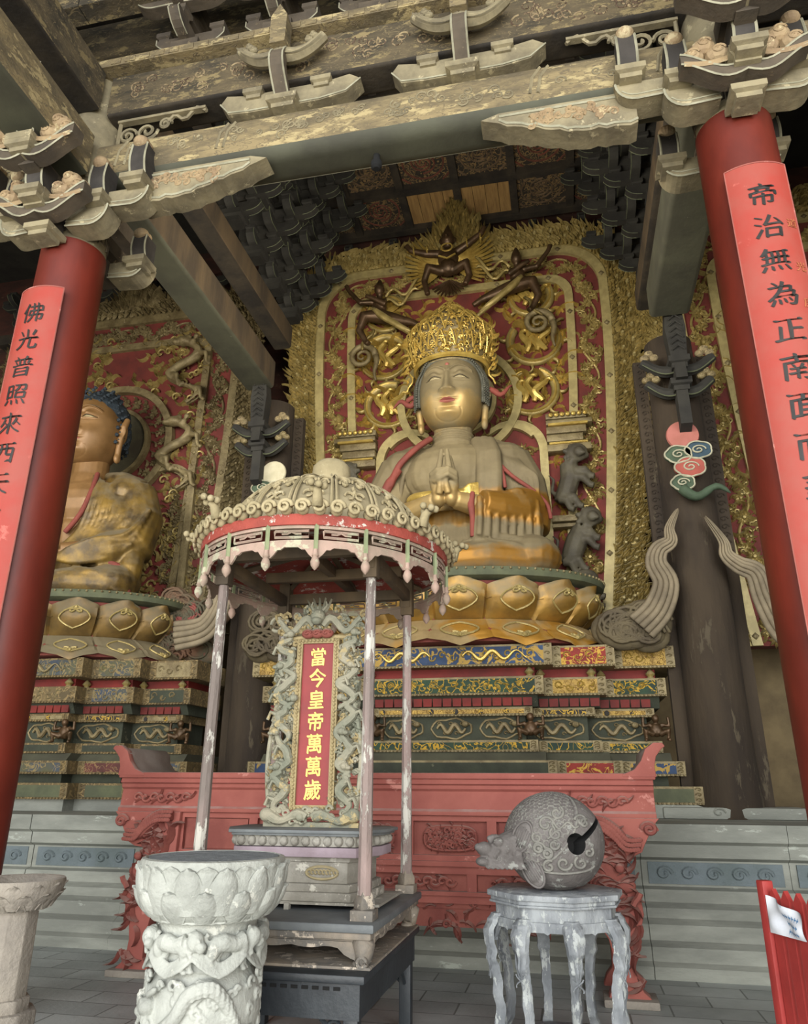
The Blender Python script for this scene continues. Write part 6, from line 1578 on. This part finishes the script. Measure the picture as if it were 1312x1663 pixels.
# ================================================================= tablet on its octagonal stand
st = thing('tablet_stand', 'octagonal tiered grey stand with pierced panels under the tablet', 'stand', (-1.70, 5.10, .845))
TX, TY = -1.70, 5.10
def octo(mb, hw, hd, z0, z1, c=.32, m=None):
    pts = [(TX-hw+c*hd, TY-hd), (TX+hw-c*hd, TY-hd), (TX+hw, TY-hd*.25), (TX+hw, TY+hd*.6), (TX+hw-c*hd, TY+hd), (TX-hw+c*hd, TY+hd), (TX-hw, TY+hd*.6), (TX-hw, TY-hd*.25)]; mb.prism(pts, z0, z1, 'z', m); return pts
m = MB(); octo(m, .54, .36, 1.265, 1.285); octo(m, .52, .34, 1.25, 1.266); m.build('top_board', 'ttop', st, bevel=.004)
m = MB(); pts = octo(m, .49, .31, 1.19, 1.25)
for i in range(8):
    a, b = Vector((*pts[i], 1.22)), Vector((*pts[(i+1) % 8], 1.22)); n_ = max(2, int((b-a).length/.07))
    for k in range(n_): c_ = a.lerp(b, (k+.5)/n_); m.ell(c_, (.03, .03, .03), nu=8, nv=6)
m.build('cloud_collar', 'tgrey', st, smooth=35)
m = MB(); octo(m, .50, .32, 1.13, 1.185); m.build('lilac_rail', 'tlil', st, bevel=.005)
m = MB(); octo(m, .43, .27, 1.10, 1.13); octo(m, .41, .255, .98, 1.10); octo(m, .44, .28, .935, .98); octo(m, .46, .30, .885, .935); m.build('waisted_body', 'tgrey', st, bevel=.005)
m = MB()
for cx_, w_ in ((-.12, .085), (.12, .085)):
    cxx = TX+cx_*1.4; m.tube([(cxx+w_*1.2*cos(q*pi/10), TY-.262, 1.04+.035*sin(q*pi/10)) for q in range(21)], .008, 5)
    for k in range(8): 
        xx = cxx-w_+.024*k; m.tube([(xx+.018*(1-j/10)*cos(j*.7), TY-.262, 1.04+.02*(1-j/10)*sin(j*.7)) for j in range(9)], .006, 4)
m.build('pierced_panel', 'cream', st)
m = MB(); m.bx(TX-.45, TX+.55, TY-.33, TY+.3, .872, .886)
for x in (TX-.02, TX+.5, TX-.44): m.bx(x-.015, x+.015, TY-.35, TY-.31, .845, .88)
m.build('low_trestle', 'tgrey', st)

tb = thing('imperial_tablet', 'tall crimson tablet with gold characters in a pierced dragon frame', 'tablet', (TX, TY, 1.285))
zb, zt_ = 1.42, 2.50
MB().bx(TX-.115, TX+.115, TY-.01, TY+.03, zb, zt_).build('crimson_board', 'tred', tb)
m = MB()
for s in (-1, 1): m.bx(TX+s*.135-.02, TX+s*.135+.02, TY-.03, TY+.04, zb-.03, zt_+.03)
m.bx(TX-.114, TX+.114, TY-.028, TY+.038, zb-.034, zb); m.bx(TX-.114, TX+.114, TY-.028, TY+.038, zt_, zt_+.034)
for k in range(46):
    z = zb-.02+(zt_-zb+.04)*k/45
    for s in (-1, 1): m.ell((TX+s*.135, TY-.035, z), .011, nu=6, nv=5)
for k in range(11):
    for z in (zb-.018, zt_+.018): m.ell((TX-.14+.028*k, TY-.035, z), .011, nu=6, nv=5)
m.build('beaded_frame', 'tcarvg', tb)
for i, ch in enumerate('當今皇帝萬萬歲'):
    vs, fs = glyph(ch, .135 if i != 1 else .14, .014, nib=.05, thin=-.004); z = zt_-.095-i*.148
    g = MB(); g.add([(TX+u*.92, TY-w+.0, z+v) for u, v, w in vs], fs); g.build('gold_character', 'tgold', tb)
rn = random.Random(77); PT = lambda u, v, w: (TX+u, TY-.01-w, v)
for s in (-1, 1):   # pierced dragon sides
    m = MB(); g = MB()
    edge = lambda z: .30+.05*sin((z-zb)*5.5)-.07*(z-zb)
    z = zb-.02; k = 0
    m.tube([PT(s*(edge(zb+.02*j)-.0), zb-.05+.027*j, 0) for j in range(42)], .018, 6)
    for j in range(5):
        zc = zb+.08+.225*j; cu = .225; w1, w2 = rn.uniform(.55, .95), rn.uniform(.03, .06); P = [(s*(cu+w2*sin(q*w1+j*1.7)+.01*q*rn.uniform(-.3, .3)), zc-.13+.026*q) for q in range(12)]
        m.tube(smooth3([PT(u, v, .03) for q, (u, v) in enumerate(P)], 33), [.010+.020*sin(pi*(q+1)/36) for q in range(34)], 8)
        hu, hv = P[-1]; m.ell(PT(hu, hv+.01, .05), (.032, .03, .026), nu=10, nv=8); m.ell(PT(hu+s*.03, hv, .06), (.022, .02, .015), nu=8, nv=6)
        for q in (3, 7): u, v = P[q]; m.tube([PT(u, v, .03), PT(u+s*.05, v+.02, .05), PT(u+s*.07, v-.03, .05)], [.02, .014, .012], 6)
    for q in range(110):
        u, v = s*rn.uniform(.17, .31), zb+1.1*rn.random(); r_ = rn.uniform(.02, .034); mm = g if q % 3 == 0 else m
        mm.tube([PT(u+r_*(1-j/12)*cos(j*.6), v+r_*(1-j/12)*sin(j*.6), rn.uniform(0, .02)) for j in range(11)], .010, 5)
    for q in range(90):
        u, v = s*rn.uniform(.17, .31), zb+1.1*rn.random(); leaf(m, PT, u, v, rn.uniform(0, 6.3), .085, .014, rn.choice((-2, 2)), 0, .02)
    m.build('pierced_dragon_side', 'tcarv', tb); g.build('cloud_curls', 'tcarvg', tb)
m = MB(); g = MB()   # crest
for q in range(60):
    t = rn.random(); u = rn.uniform(-.33, .33); v = zt_+.07+(.19-.25*u*u*2)*rn.random()+.0; r_ = rn.uniform(.022, .042)
    (m if q % 2 else g).tube([PT(u+r_*(1-j/12)*cos(j*.6), v+r_*(1-j/12)*sin(j*.6), rn.uniform(-.01, .03)) for j in range(11)], .012, 6)
for s in (-1, 1):
    m.tube([PT(s*(.03+.028*k), zt_+.13+.05*sin(k*.75), .02) for k in range(11)], [.034-.0015*k for k in range(11)], 8)
    m.tube([PT(s*(.33+.045*cos(k*.5)), zt_+.15+.05*sin(k*.5), 0) for k in range(12)], .013, 6)
    g.tube([PT(s*.02, zt_+.05, .0), PT(s*.2, zt_+.04, .0), PT(s*.3, zt_+.09, 0)], [.02, .018, .01], 6)
m.ell(PT(0, zt_+.19, .05), (.055, .05, .05)); m.ell(PT(0, zt_+.15, .075), (.04, .045, .03))
for s in (-1, 1): m.ell(PT(s*.025, zt_+.21, .09), .012, nu=6, nv=5); m.tube([PT(s*.03, zt_+.23, .04), PT(s*.06, zt_+.27, .03), PT(s*.05, zt_+.30, .03)], [.014, .01, .005], 6)
for k in range(5): leaf(m, PT, (k-2)*.02, zt_+.22, pi/2-(k-2)*.25, .11, .016, 0, .02, .02)
m.build('dragon_crest', 'tcarv', tb, smooth=40); g.build('crest_clouds', 'tcarvg', tb)
c = MB()
for k in range(3): c.ell(PT((k-1)*.07, zt_+.065, .04), (.05, .03, .035), nu=12, nv=8); 
for k in range(3): c.tube([PT((k-1)*.07+.03*(1-j/12)*cos(j*.6), zt_+.065+.022*(1-j/12)*sin(j*.6), .072) for j in range(11)], .006, 5)
c.build('red_cloud', 'pinkd', tb, smooth=True)
m = MB(); m.bx(TX-.33, TX+.33, TY-.03, TY+.06, 1.285, 1.315)
for s in (-1, 1):
    m.tube([PT(s*(.02+.03*k), 1.345+.02*sin(k*.8), .04) for k in range(11)], [.03+.008*sin(k) for k in range(11)], 8); m.ell(PT(s*.3, 1.36, .04), (.05, .04, .045)); m.ell(PT(s*.06, 1.35, .05), (.035, .035, .03))
for q in range(26):
    u, v = rn.uniform(-.32, .32), rn.uniform(1.31, 1.40); m.tube([PT(u+.028*(1-j/12)*cos(j*.6), v+.028*(1-j/12)*sin(j*.6), .04) for j in range(11)], .010, 5)
m.build('dragon_foot_rail', 'tcarv', tb, smooth=40)
# ================================================================= stone lotus basin
bw = thing('stone_basin', 'large pale stone lotus basin on a drum carved with lions and dragon', 'stone basin', (-1.79, 3.85, 0))
BX, BY = -1.79, 3.85
m = MB(); m.lathe([(.20, 1.0), (.28, 1.06), (.33, 1.15), (.345, 1.195), (.365, 1.21), (.385, 1.205), (.392, 1.19), (.385, 1.10), (.37, 1.03), (.33, .97), (.30, .945), (.27, .94)], 72, (BX, BY, 0)); m.build('bowl', 'marble', bw, smooth=40)
m = MB(); m.lathe([(.0, 1.165), (.2, 1.162), (.33, 1.168), (.345, 1.20), (.352, 1.2075)], 48, (BX, BY, 0)); m.v = [(x, y, z) for x, y, z in m.v]; m.build('speckled_hollow', 'basin', bw, smooth=40)
def petals(root, name, cx, cy, rows, mt, ridges=True):
    m = MB()
    for (n, ph, zb, zt, rb, rt, bul, fl) in rows:
        for k in range(n):
            a0 = 2*pi*(k+ph)/n; da = pi/n*1.12
            def fn(u, v):
                s = (u-.5)*2; wv = (1-v**2.6)**.6*(.55+.45*min(1, v*3)) if v < 1 else 0
                e = s*wv; r = rb+(rt-rb)*v+bul*(1-abs(s)**2.5)*sin(pi*(.15+.7*v)); 
                if abs(s) > .84 or v > .92: r += .010
                if ridges: r += .0022*sin(s*34)*(1-v)
                if s == -1 or s == 1: r -= .02
                a = a0+e*da; return (cx+r*cos(a), cy+r*sin(a), zb+(zt-zb)*v)
            m.grid(fn, 22, 14)
    return m.build(name, mt, root, smooth=50)
petals(bw, 'lotus_petals', BX, BY, [(13, .5, 1.03, 1.19, .372, .392, .012, 0), (13, 0, .98, 1.185, .345, .396, .034, 0), (13, .5, .945, 1.085, .30, .388, .046, 0)], 'marble')
m = MB(); m.lathe([(.26, .93), (.29, .935), (.30, .95), (.31, .965)], 60, (BX, BY, 0))
m.tube([(BX+.295*cos(a*pi/40), BY+.295*sin(a*pi/40), .945+.003*(a % 2)) for a in range(81)], .011, 6); m.build('rope_moulding', 'marble', bw, smooth=40)
m = MB(); m.lathe([(.235, .72), (.25, .74), (.245, .83), (.26, .92), (.27, .935)], 60, (BX, BY, 0))
RB = lambda a, z, w=0: (BX+(.255+w)*cos(a), BY+(.255+w)*sin(a), z)
for a_ in [-.66-1.047*k for k in range(6)]:   # walking lions in high relief
    hz = .855; q_ = lambda da, z, w: RB(a_+da, z, w)
    m.tube([q_(-.36, hz, .03), q_(-.18, hz+.008, .038), q_(.02, hz-.004, .036), q_(.20, hz+.006, .036)], [.036, .040, .034, .044], 12)
    m.ell(q_(-.36, hz-.018, .035), (.036, .036, .046)); m.ell(q_(.20, hz-.012, .038), (.034, .034, .044))
    m.ell(q_(.38, hz+.018, .05), (.044, .044, .044)); m.ell(q_(.49, hz-.002, .07), (.026, .026, .021)); m.ell(q_(.48, hz-.018, .066), (.02, .02, .012))
    for t_, (dz, ww) in enumerate(((.05, .05), (.055, .03))): m.ell(q_(.33+.02*t_, hz+dz, ww), .012, nu=8, nv=6)
    for t_ in range(12): m.ell(q_(.29+.02*(t_ % 3), hz+.048-.0085*t_, .062), .011, nu=8, nv=6)
    m.ell(q_(.46, hz+.022, .088), .008, nu=8, nv=6)
    for da, w_ in ((-.36, .05), (-.24, .02), (.17, .05), (.27, .03)):
        m.tube([q_(da, hz-.03, w_*.8), q_(da-.03 if da < 0 else da+.01, hz-.065, w_*.8), q_(da+.02, hz-.10, w_*.8)], [.022, .014, .013], 8); m.ell(q_(da+.05, hz-.108, w_*.85), (.018, .018, .011), nu=10, nv=6)
    m.tube([q_(-.42-.03*t_, hz+.012*t_-.01, .03) for t_ in range(4)]+[q_(-.46, hz+.045, .03)], [.011]*4+[.014], 6)
for k in range(5):   # looping ribbon
    for t_ in range(7):
        a_ = 2*pi*t_/7
        m.tube([RB(a_+.45*(q/8-.5)*2, .755+.03*abs(q/8-.5)*2+.045*(abs(q/8-.5)*2)**2-.012*k+.02, .035+.006*k) for q in range(9)], .009, 5)
m.build('lion_drum', 'marble', bw, remesh=.0052, sm=1)
m = MB(); m.lathe([(.24, .425), (.285, .45), (.30, .55), (.285, .66), (.25, .72), (.24, .735)], 60, (BX, BY, 0))
RC = lambda a, z, w=0: (BX+(.285+w)*cos(a), BY+(.285+w)*sin(a), z)
db = [(-2.5, .62), (-2.2, .55), (-1.95, .50), (-1.6, .56), (-1.35, .66), (-1.0, .68), (-.7, .60), (-.5, .50), (-.2, .48)]
dp = smooth3([(a, z, 0) for a, z in db], 60)
m.tube([RC(a, z, .012) for a, z, _ in dp], [.02+.018*sin(pi*k/60) for k in range(61)], 10)
for k in range(0, 60):
    a, z, _ = dp[k]
    for o_ in (-.03, -.01, .012, .032): m.ell(RC(a+(.02 if k % 2 else 0), z+o_*.8, .047-abs(o_)*.4), (.010, .010, .009), nu=6, nv=5)
m.ell(RC(-2.2, .60, .02), (.05, .05, .04)); m.ell(RC(-2.36, .575, .03), (.034, .034, .026)); m.ell(RC(-2.2, .625, .055), .012); m.tube([RC(-2.3-.04*k, .55-.01*k, .04) for k in range(4)], .012, 6); m.tube([RC(-2.1+.05*k, .65+.008*k, .04) for k in range(5)], [.016]*4+[.005], 6)
for k in range(120):
    a, z = random.uniform(0, 2*pi), random.uniform(.45, .71); r_ = random.uniform(.02, .034)
    m.tube([RC(a+r_*3.2*(1-j/11)*cos(j*.6), z+r_*(1-j/11)*sin(j*.6), .010) for j in range(10)], .012, 5)
m.build('dragon_drum', 'marble', bw, remesh=.0052, sm=1)
m = MB(); m.prism([(BX+.40*cos(pi/8+k*pi/4), BY+.40*sin(pi/8+k*pi/4)) for k in range(8)], .0, .405, 'z')
m.lathe([(.38, .395), (.36, .425), (.3, .44), (.28, .45)], 48, (BX, BY, 0)); m.build('base_slab', 'granite', bw, bevel=.02)

# ================================================================= small stone stand at the left
pd = thing('stone_stand', 'small warm-grey stone stand with petal-carved dish and octagonal shaft', 'stone stand', (-3.07, 4.1, 0))
QX, QY = -3.07, 4.1
m = MB(); m.lathe([(.0, 1.0), (.16, 1.0), (.20, 1.035), (.235, 1.045), (.24, 1.03), (.225, .96), (.17, .90), (.12, .885)], 48, (QX, QY, 0)); m.build('dish', 'granite', pd, smooth=40)
petals(pd, 'dish_petals', QX, QY, [(12, 0, .90, 1.03, .175, .235, .016, 0), (12, .5, .89, .98, .15, .232, .014, 0)], 'granite', False)
m = MB(); m.prism([(QX+.125*cos(pi/8+k*pi/4), QY+.125*sin(pi/8+k*pi/4)) for k in range(8)], .45, .90, 'z'); m.build('octagonal_shaft', 'granite', pd, bevel=.006)
for k, (r_, za, zb_) in enumerate(((.15, .40, .47), (.19, .33, .41), (.17, .26, .33), (.21, .17, .26), (.24, .0, .17))):
    m = MB(); m.prism([(QX+r_*cos(pi/8+q*pi/4), QY+r_*sin(pi/8+q*pi/4)) for q in range(8)], za, zb_, 'z'); m.build('base_tier', 'granite', pd, bevel=.012)

# ================================================================= stand and wooden fish
FX, FY = -.15, 5.65
fs_ = thing('fish_drum_stand', 'octagonal limewashed stand with eight curved scalloped legs', 'stand', (FX, FY, 0))
def octp(r, ph=pi/8-.13): return [(FX+r*cos(ph+k*pi/4)*1.0, FY+r*sin(ph+k*pi/4)*.92) for k in range(8)]
m = MB(); m.prism(octp(.50), .865, .90, 'z'); m.prism(octp(.475), .84, .866, 'z'); m.prism(octp(.485), .825, .84, 'z'); m.build('moulded_top', 'stand', fs_, bevel=.006)
m = MB(); m.prism(octp(.44), .74, .826, 'z'); m.build('plain_frieze', 'stand', fs_, bevel=.004)
m = MB()
P8 = octp(.46)
for k in range(8):
    a, b = P8[k], P8[(k+1) % 8]; n = 16; T_ = []; B_ = []
    for t in range(n+1):
        x, y = a[0]+(b[0]-a[0])*t/n, a[1]+(b[1]-a[1])*t/n; e = min(t, n-t)/n; z = .69-.09*max(0, 1-e*5)**1.5-.012*(1 if abs(t-n/2) < 1 else 0)
        T_.append((x, y, .745)); B_.append((x, y, z))
    cxy = Vector((FX, FY, 0)); mid_ = Vector(((a[0]+b[0])/2, (a[1]+b[1])/2, 0)); inn = (cxy-mid_).normalized()*.03
    vs = T_+B_+[(x+inn.x, y+inn.y, z) for x, y, z in T_+B_]; q = n+1; o_ = 2*q
    m.add(vs, [(t, t+1, q+t+1, q+t) for t in range(n)]+[(o_+t+1, o_+t, o_+q+t, o_+q+t+1) for t in range(n)]+[(q+t, q+t+1, o_+q+t+1, o_+q+t) for t in range(n)]+[(t+1, t, o_+t, o_+t+1) for t in range(n)])
m.build('arched_apron', 'stand', fs_)
for k in range(8):
    a = atan2((P8[k][1]-FY), (P8[k][0]-FX)); rr = sqrt((P8[k][0]-FX)**2+(P8[k][1]-FY)**2); d = Vector((cos(a), sin(a), 0)); tn = Vector((-sin(a), cos(a), 0))
    prf = [(.76, .0, .085), (.72, .03, .115), (.66, .06, .115), (.60, .055, .095), (.54, .035, .07), (.50, .045, .075), (.45, .02, .055), (.36, .0, .048), (.30, .005, .056), (.22, -.015, .045), (.12, -.0, .05), (.05, .035, .062), (.0, .06, .075)]
    L = MB(); n = 96; vs = []; 
    for i in range(n+1):
        z = .76*(1-i/n); 
        for (za, oa, wa), (zb_, ob, wb) in zip(prf, prf[1:]):
            if za >= z >= zb_: t = (za-z)/(za-zb_); t = t*t*(3-2*t); o_ = oa+(ob-oa)*t; w_ = wa+(wb-wa)*t; break
        w_ += .005*abs(sin(i*.5))*(1 if i > 24 and i < 80 else 0)
        c_ = Vector((FX, FY, z))+d*(rr-.02+o_)
        vs += [c_+tn*w_*.62-d*.03, c_+tn*w_*.55+d*.005, c_+d*.035, c_-tn*w_*.55+d*.005, c_-tn*w_*.62-d*.03]
    L.add(vs, [(5*i+j, 5*i+(j+1) % 5, 5*i+5+(j+1) % 5, 5*i+5+j) for i in range(n) for j in range(5)]+[(0, 1, 2, 3, 4), tuple(5*n+j for j in (4, 3, 2, 1, 0))])
    lg = L.build('leg', 'stand', fs_, smooth=45)
    if k not in (1, 2): 
        g = MB()
        for s in (-1, 1):
            g.tube([Vector((FX, FY, .60-.02*j))+d*(rr+.03+.004*j*(8-j)*.3)+tn*s*(.03-.0026*j) for j in range(9)], .005, 4)
            g.tube([Vector((FX, FY, .46-.012*j))+d*(rr+.035)+tn*s*(.035*cos(j*.6)) for j in range(7)], .005, 4)
        g.build('leaf_carving', 'stand', lg)
m = MB(); m.prism(octp(.40), .02, .06, 'z'); m.build('floor_ring', 'stand', fs_, bevel=.006)

wf = thing('wooden_fish_drum', 'big round weathered wooden fish drum with scale carving and dark sound slit', 'fish drum', (FX, FY, .9))
HC = Vector((-.135, 5.62, 1.195)); HR = (.335, .315, .30)
# body axes: the scales cover the upper left, the slit opens to the right
def body_grid():
    m = MB(); NU, NV = 300, 190; sc_c = Vector((-.55, -.62, .56)).normalized()
    t1 = sc_c.cross(Vector((0, 0, 1))).normalized(); t2 = sc_c.cross(t1)
    def fn(u, v):
        a = 2*pi*u; b = -pi/2+pi*(.001+.998*v); n = Vector((cos(b)*cos(a), cos(b)*sin(a), sin(b))); r = 1.0
        if n.z < -.85: r *= .97
        px, py = n.dot(t1), n.dot(t2); g = n.dot(sc_c)
        if g > .52:
            S_ = 9.5; qx, qy = px*S_, py*S_; best = 9; b2 = 9
            rj = round(qy/.86)
            for j in (rj-1, rj, rj+1):
                ox = .5*(j % 2); i0 = round(qx-ox)
                for i in (i0-1, i0, i0+1):
                    dd = (qx-(i+ox))**2+(qy-j*.86)**2
                    if dd < best: b2 = best; best = dd
                    elif dd < b2: b2 = dd
            e = sqrt(b2)-sqrt(best); r += (.020 if e < .16 else .004+.016*max(0, .35-sqrt(best)))
        elif g > .47: r += -.012
        elif g > .44: r += .018
        return HC+Vector((n.x*HR[0]*r, n.y*HR[1]*r, n.z*HR[2]*r*1.04))
    def fm(u, v):
        a = 2*pi*u; b = -pi/2+pi*(.001+.998*v); n = Vector((cos(b)*cos(a), cos(b)*sin(a), sin(b))); g = n.dot(sc_c)
        if g < .44: return 0
        if g < .52: return 2 if g < .47 else 0
        S_ = 9.5; qx, qy = n.dot(t1)*S_, n.dot(t2)*S_; ds = []
        rj = round(qy/.86)
        for j in (rj-1, rj, rj+1):
            ox = .5*(j % 2); i0 = round(qx-ox)
            for i in (i0-1, i0, i0+1): ds.append(sqrt((qx-(i+ox))**2+(qy-j*.86)**2))
        ds.sort(); return 2 if ds[1]-ds[0] < .13 else 0
    m.grid(fn, NU, NV, cu=True, fm=fm); return m
m = body_grid(); nu_, nv_ = 300, 190; m.f += [tuple(range(nu_-1, -1, -1)), tuple(nv_*nu_+i for i in range(nu_))]; m.fm += [0, 0]
m.v = [tuple(v) for v in m.v]
body = m.build('drum_body', ['fish', 'black', 'fishl'], wf, smooth=True)
# cut the hollow: round hole joined to a slit
def onface(px_, py_):   # direction on the body for a point seen at local angles
    n = Vector((px_, -sqrt(max(.01, 1-px_*px_-py_*py_)), py_)); return n
SN = Vector((.58, -.80, .12)).normalized(); S1 = Vector((.80, .58, .17)); S1 = (S1-SN*S1.dot(SN)).normalized(); S1 = (S1+SN.cross(S1)*-.0).normalized(); S2 = SN.cross(S1)
if S2.z < 0: S2 = -S2
sd = (S1*.93+S2*.36).normalized(); sn2 = (S2*.93-S1*.36).normalized()
cut = MB(); Cc = Vector((HC.x+SN.x*HR[0], HC.y+SN.y*HR[1], HC.z+SN.z*HR[2]))
off0 = -.06
pts = [(off0+.048*cos(a*pi/12), .048*sin(a*pi/12)*1.15) for a in range(3, 22)]; pts = [(p[0], p[1]) for p in pts]
pts = [(.30, .016), ]+[(off0+.062*cos(R(16+k*16.4)), .066*sin(R(16+k*16.4))) for k in range(21)]+[(.30, -.012)]
vs = [Cc+sd*u+sn2*v+SN*.16 for u, v in pts]+[Cc+sd*u+sn2*v-SN*.13 for u, v in pts]; nn = len(pts)
cut.add(vs, [tuple(range(nn)), tuple(range(2*nn-1, nn-1, -1))]+[(i, nn+i, nn+(i+1) % nn, (i+1) % nn) for i in range(nn)], 0)
co = cut.build('cutter', ['black'], None)
co.location = -Vector(wf['_o']); bpy.context.view_layer.update()
body.parent = None; bpy.context.view_layer.update()
md = body.modifiers.new('c', 'BOOLEAN'); md.operation = 'DIFFERENCE'; md.object = co; md.solver = 'EXACT'; md.material_mode = 'TRANSFER'
bake(body); bpy.data.objects.remove(co); body.parent = wf
def FP(px_, pz_, w=0):
    n = onface(px_, pz_); return HC+Vector((n.x*(HR[0]+w), n.y*(HR[1]+w), n.z*(HR[2]*1.04+w)))
g = MB(); rn = random.Random(31)
for (a, b, r_, d_, ph) in ((-.12, .38, .16, 1, 0), (.1, .60, .14, -1, 1), (.06, .2, .12, 1, 2), (-.28, -.08, .13, 1, 0), (-.12, -.18, .12, -1, 2), (-.1, -.42, .13, 1, 1), (.18, -.35, .15, -1, 0), (.5, -.35, .13, 1, 2), (.62, .40, .09, 1, 1), (.55, .45, .12, -1, 3), (-.3, .12, .1, 1, 2), (.02, .0, .1, -1, 0), (.66, -.15, .09, -1, 1)):
    g.tube([FP(a+r_*(1-j/30)*cos(ph+d_*j*.3), b+r_*(1-j/30)*sin(ph+d_*j*.3), .003) for j in range(26)], [.010]*22+[.008, .007, .006, .004], 6)
for (P) in ([(-.5, -.45), (-.2, -.52), (.2, -.55), (.6, -.5), (.75, -.42)], [(.0, .5), (.12, .3), (.3, .42), (.42, .32), (.5, .35)], [(-.1, .1), (.05, .25), (.0, .4), (.1, .5)]):
    q = smooth3([(a, b, 0) for a, b in P], 24); g.tube([FP(a, b, .003) for a, b, _ in q], .008, 6)
for cxy in ((-.28, -.08), (-.12, -.17)):
    g.ell(FP(*cxy, .005), .014, nu=10, nv=8); g.tube([FP(cxy[0]+.07*cos(k*pi/8), cxy[1]+.07*sin(k*pi/8), .004) for k in range(17)], .009, 6)
g.build('raised_cloud_lines', 'fishl', wf, smooth=True)
h = MB(); FH = lambda x, y, z: tuple(Vector((-.49, 5.40, 1.13))+Vector((x, y, z)))
h.tube([FH(.16, .10, .06), FH(.02, .0, .03), FH(-.08, -.05, -.02)], [.12, .085, .06], 14)
h.ell(FH(-.09, -.07, .03), (.055, .05, .045)); h.ell(FH(-.10, -.08, -.045), (.05, .05, .03)); h.ell(FH(.0, -.07, .07), (.035, .03, .03)); h.ell(FH(-.13, -.09, .04), .025)
for k in range(9): h.tube([FH(-.10+.03*k, -.05, -.02), FH(-.09+.03*k, -.09, -.055-.01*(k % 2)), FH(-.06+.03*k, -.09, -.09)], [.022, .018, .008], 6)
for k in range(12): h.ell(FH(-.06+.022*k, -.02+.0*k, .09+.01*sin(k)), (.02, .03, .02), nu=8, nv=6)
for k in range(10): h.ell(FH(-.02+.02*k, -.09+.006*k, -.01+.03*sin(k*1.9)), .017, nu=8, nv=6)
h.build('dragon_fish_head', 'fish', wf, remesh=.0075, sm=2)
for (cx_, cz_, ra, sx_, sz_) in ((-.33, 1.235, .5, .062, .10), (-.27, 1.03, -.6, .062, .10)):
    e = MB(); T_ = Matrix.Rotation(-.35, 4, 'Z') @ Matrix.Rotation(ra, 4, 'Y'); c_ = Vector((cx_, 5.37, cz_)); vs = []
    e.ell(c_, (sx_, .03, sz_), T_, 20, 14)
    e.tube([c_+(T_.to_3x3() @ Vector((sx_*1.02*cos(k*pi/12), -.012, sz_*1.02*sin(k*pi/12)))) for k in range(25)], .008, 6)
    for k in range(-3, 4): e.tube([c_+(T_.to_3x3() @ Vector((k*.014, -.032+abs(k)*.003, sz_*q*(1-abs(k)*.1)))) for q in (-.7, 0, .7)], .003, 4)
    e.build('fin', 'fish', wf, smooth=True)

# ================================================================= red fence with taped paper
fe = thing('red_picket_fence', 'red painted slatted barrier with taped paper at the lower right edge', 'fence', (1.35, 3.4, 0))
P0_ = Vector((.915, 4.3, 0)); P1_ = Vector((1.5, 3.0, 0)); dv = (P1_-P0_); LL = dv.length; dv.normalize(); ang = atan2(dv.y, dv.x)
T0 = Matrix.Translation(P0_) @ Matrix.Rotation(ang, 4, 'Z')
for k in range(14):
    x = k*.085; m = MB(); 
    m.prism([(x, 0.08), (x+.055, .08), (x+.055, 1.05-.0*k), (x+.0275, 1.09), (x, 1.05)], -.012, .012); m.v = [tuple(T0 @ Vector(v)) for v in m.v]; m.build('slat', 'fence', fe)
m = MB(); m.bx(-.06, -.01, -.03, .03, 0, 1.12, T0); m.build('end_post', 'fence', fe, bevel=.006)
for z in (.2, .93):
    m = MB(); m.bx(-.03, LL, .012, .04, z, z+.05, T0); m.build('rail', 'fence', fe)
m = MB()
def pf(u, v): return T0 @ Vector((.0+.24*u, -.03-.018*sin(u*9)*sin(v*5)-.02*u*v, .90+.11*v+.05*(1-u)*v))
m.grid(pf, 14, 10); m.grid(lambda u, v: pf(1-u, v)+T0.to_3x3() @ Vector((0, .004, 0)), 14, 10); ppo = tag(m.build('taped_paper', 'paper', None, smooth=True), 'crumpled white printed paper taped on the red slatted barrier', 'paper')
g = MB()
for k in range(6):
    for j in range(3):
        vs = [pf(.52+.07*k+a, .15+.25*j+b)+T0.to_3x3() @ Vector((0, -.003, 0)) for a, b in ((0, 0), (.05, 0), (.05, .05), (0, .05))]; 
        g.add(vs, [(0, 1, 2, 3)]); vs = [pf(.53+.07*k+a, .09+.25*j+b)+T0.to_3x3() @ Vector((0, -.003, 0)) for a, b in ((0, 0), (.012, 0), (.012, .16), (0, .16))]; g.add(vs, [(0, 1, 2, 3)])
g.build('blue_marks', 'blueink', ppo)
# small hanging fixture under the long beam
hf = thing('ceiling_spotlight', 'small black lamp fixed under the middle of the long pale beam', 'lamp', (-1.36, 5.1, 6.86))
MB().lathe([(.0, 6.98), (.03, 6.98), (.03, 6.93), (.05, 6.9), (.05, 6.84), (.03, 6.82), (.0, 6.82)], 16, (-1.36, 5.1, 0)).build('housing', 'black', hf, smooth=40)
for o in list(bpy.data.objects):
    for k in ('_o',):
        if k in o: del o[k]
bw.scale = (.91, .91, 1); fs_.scale = (.92, .92, 1)
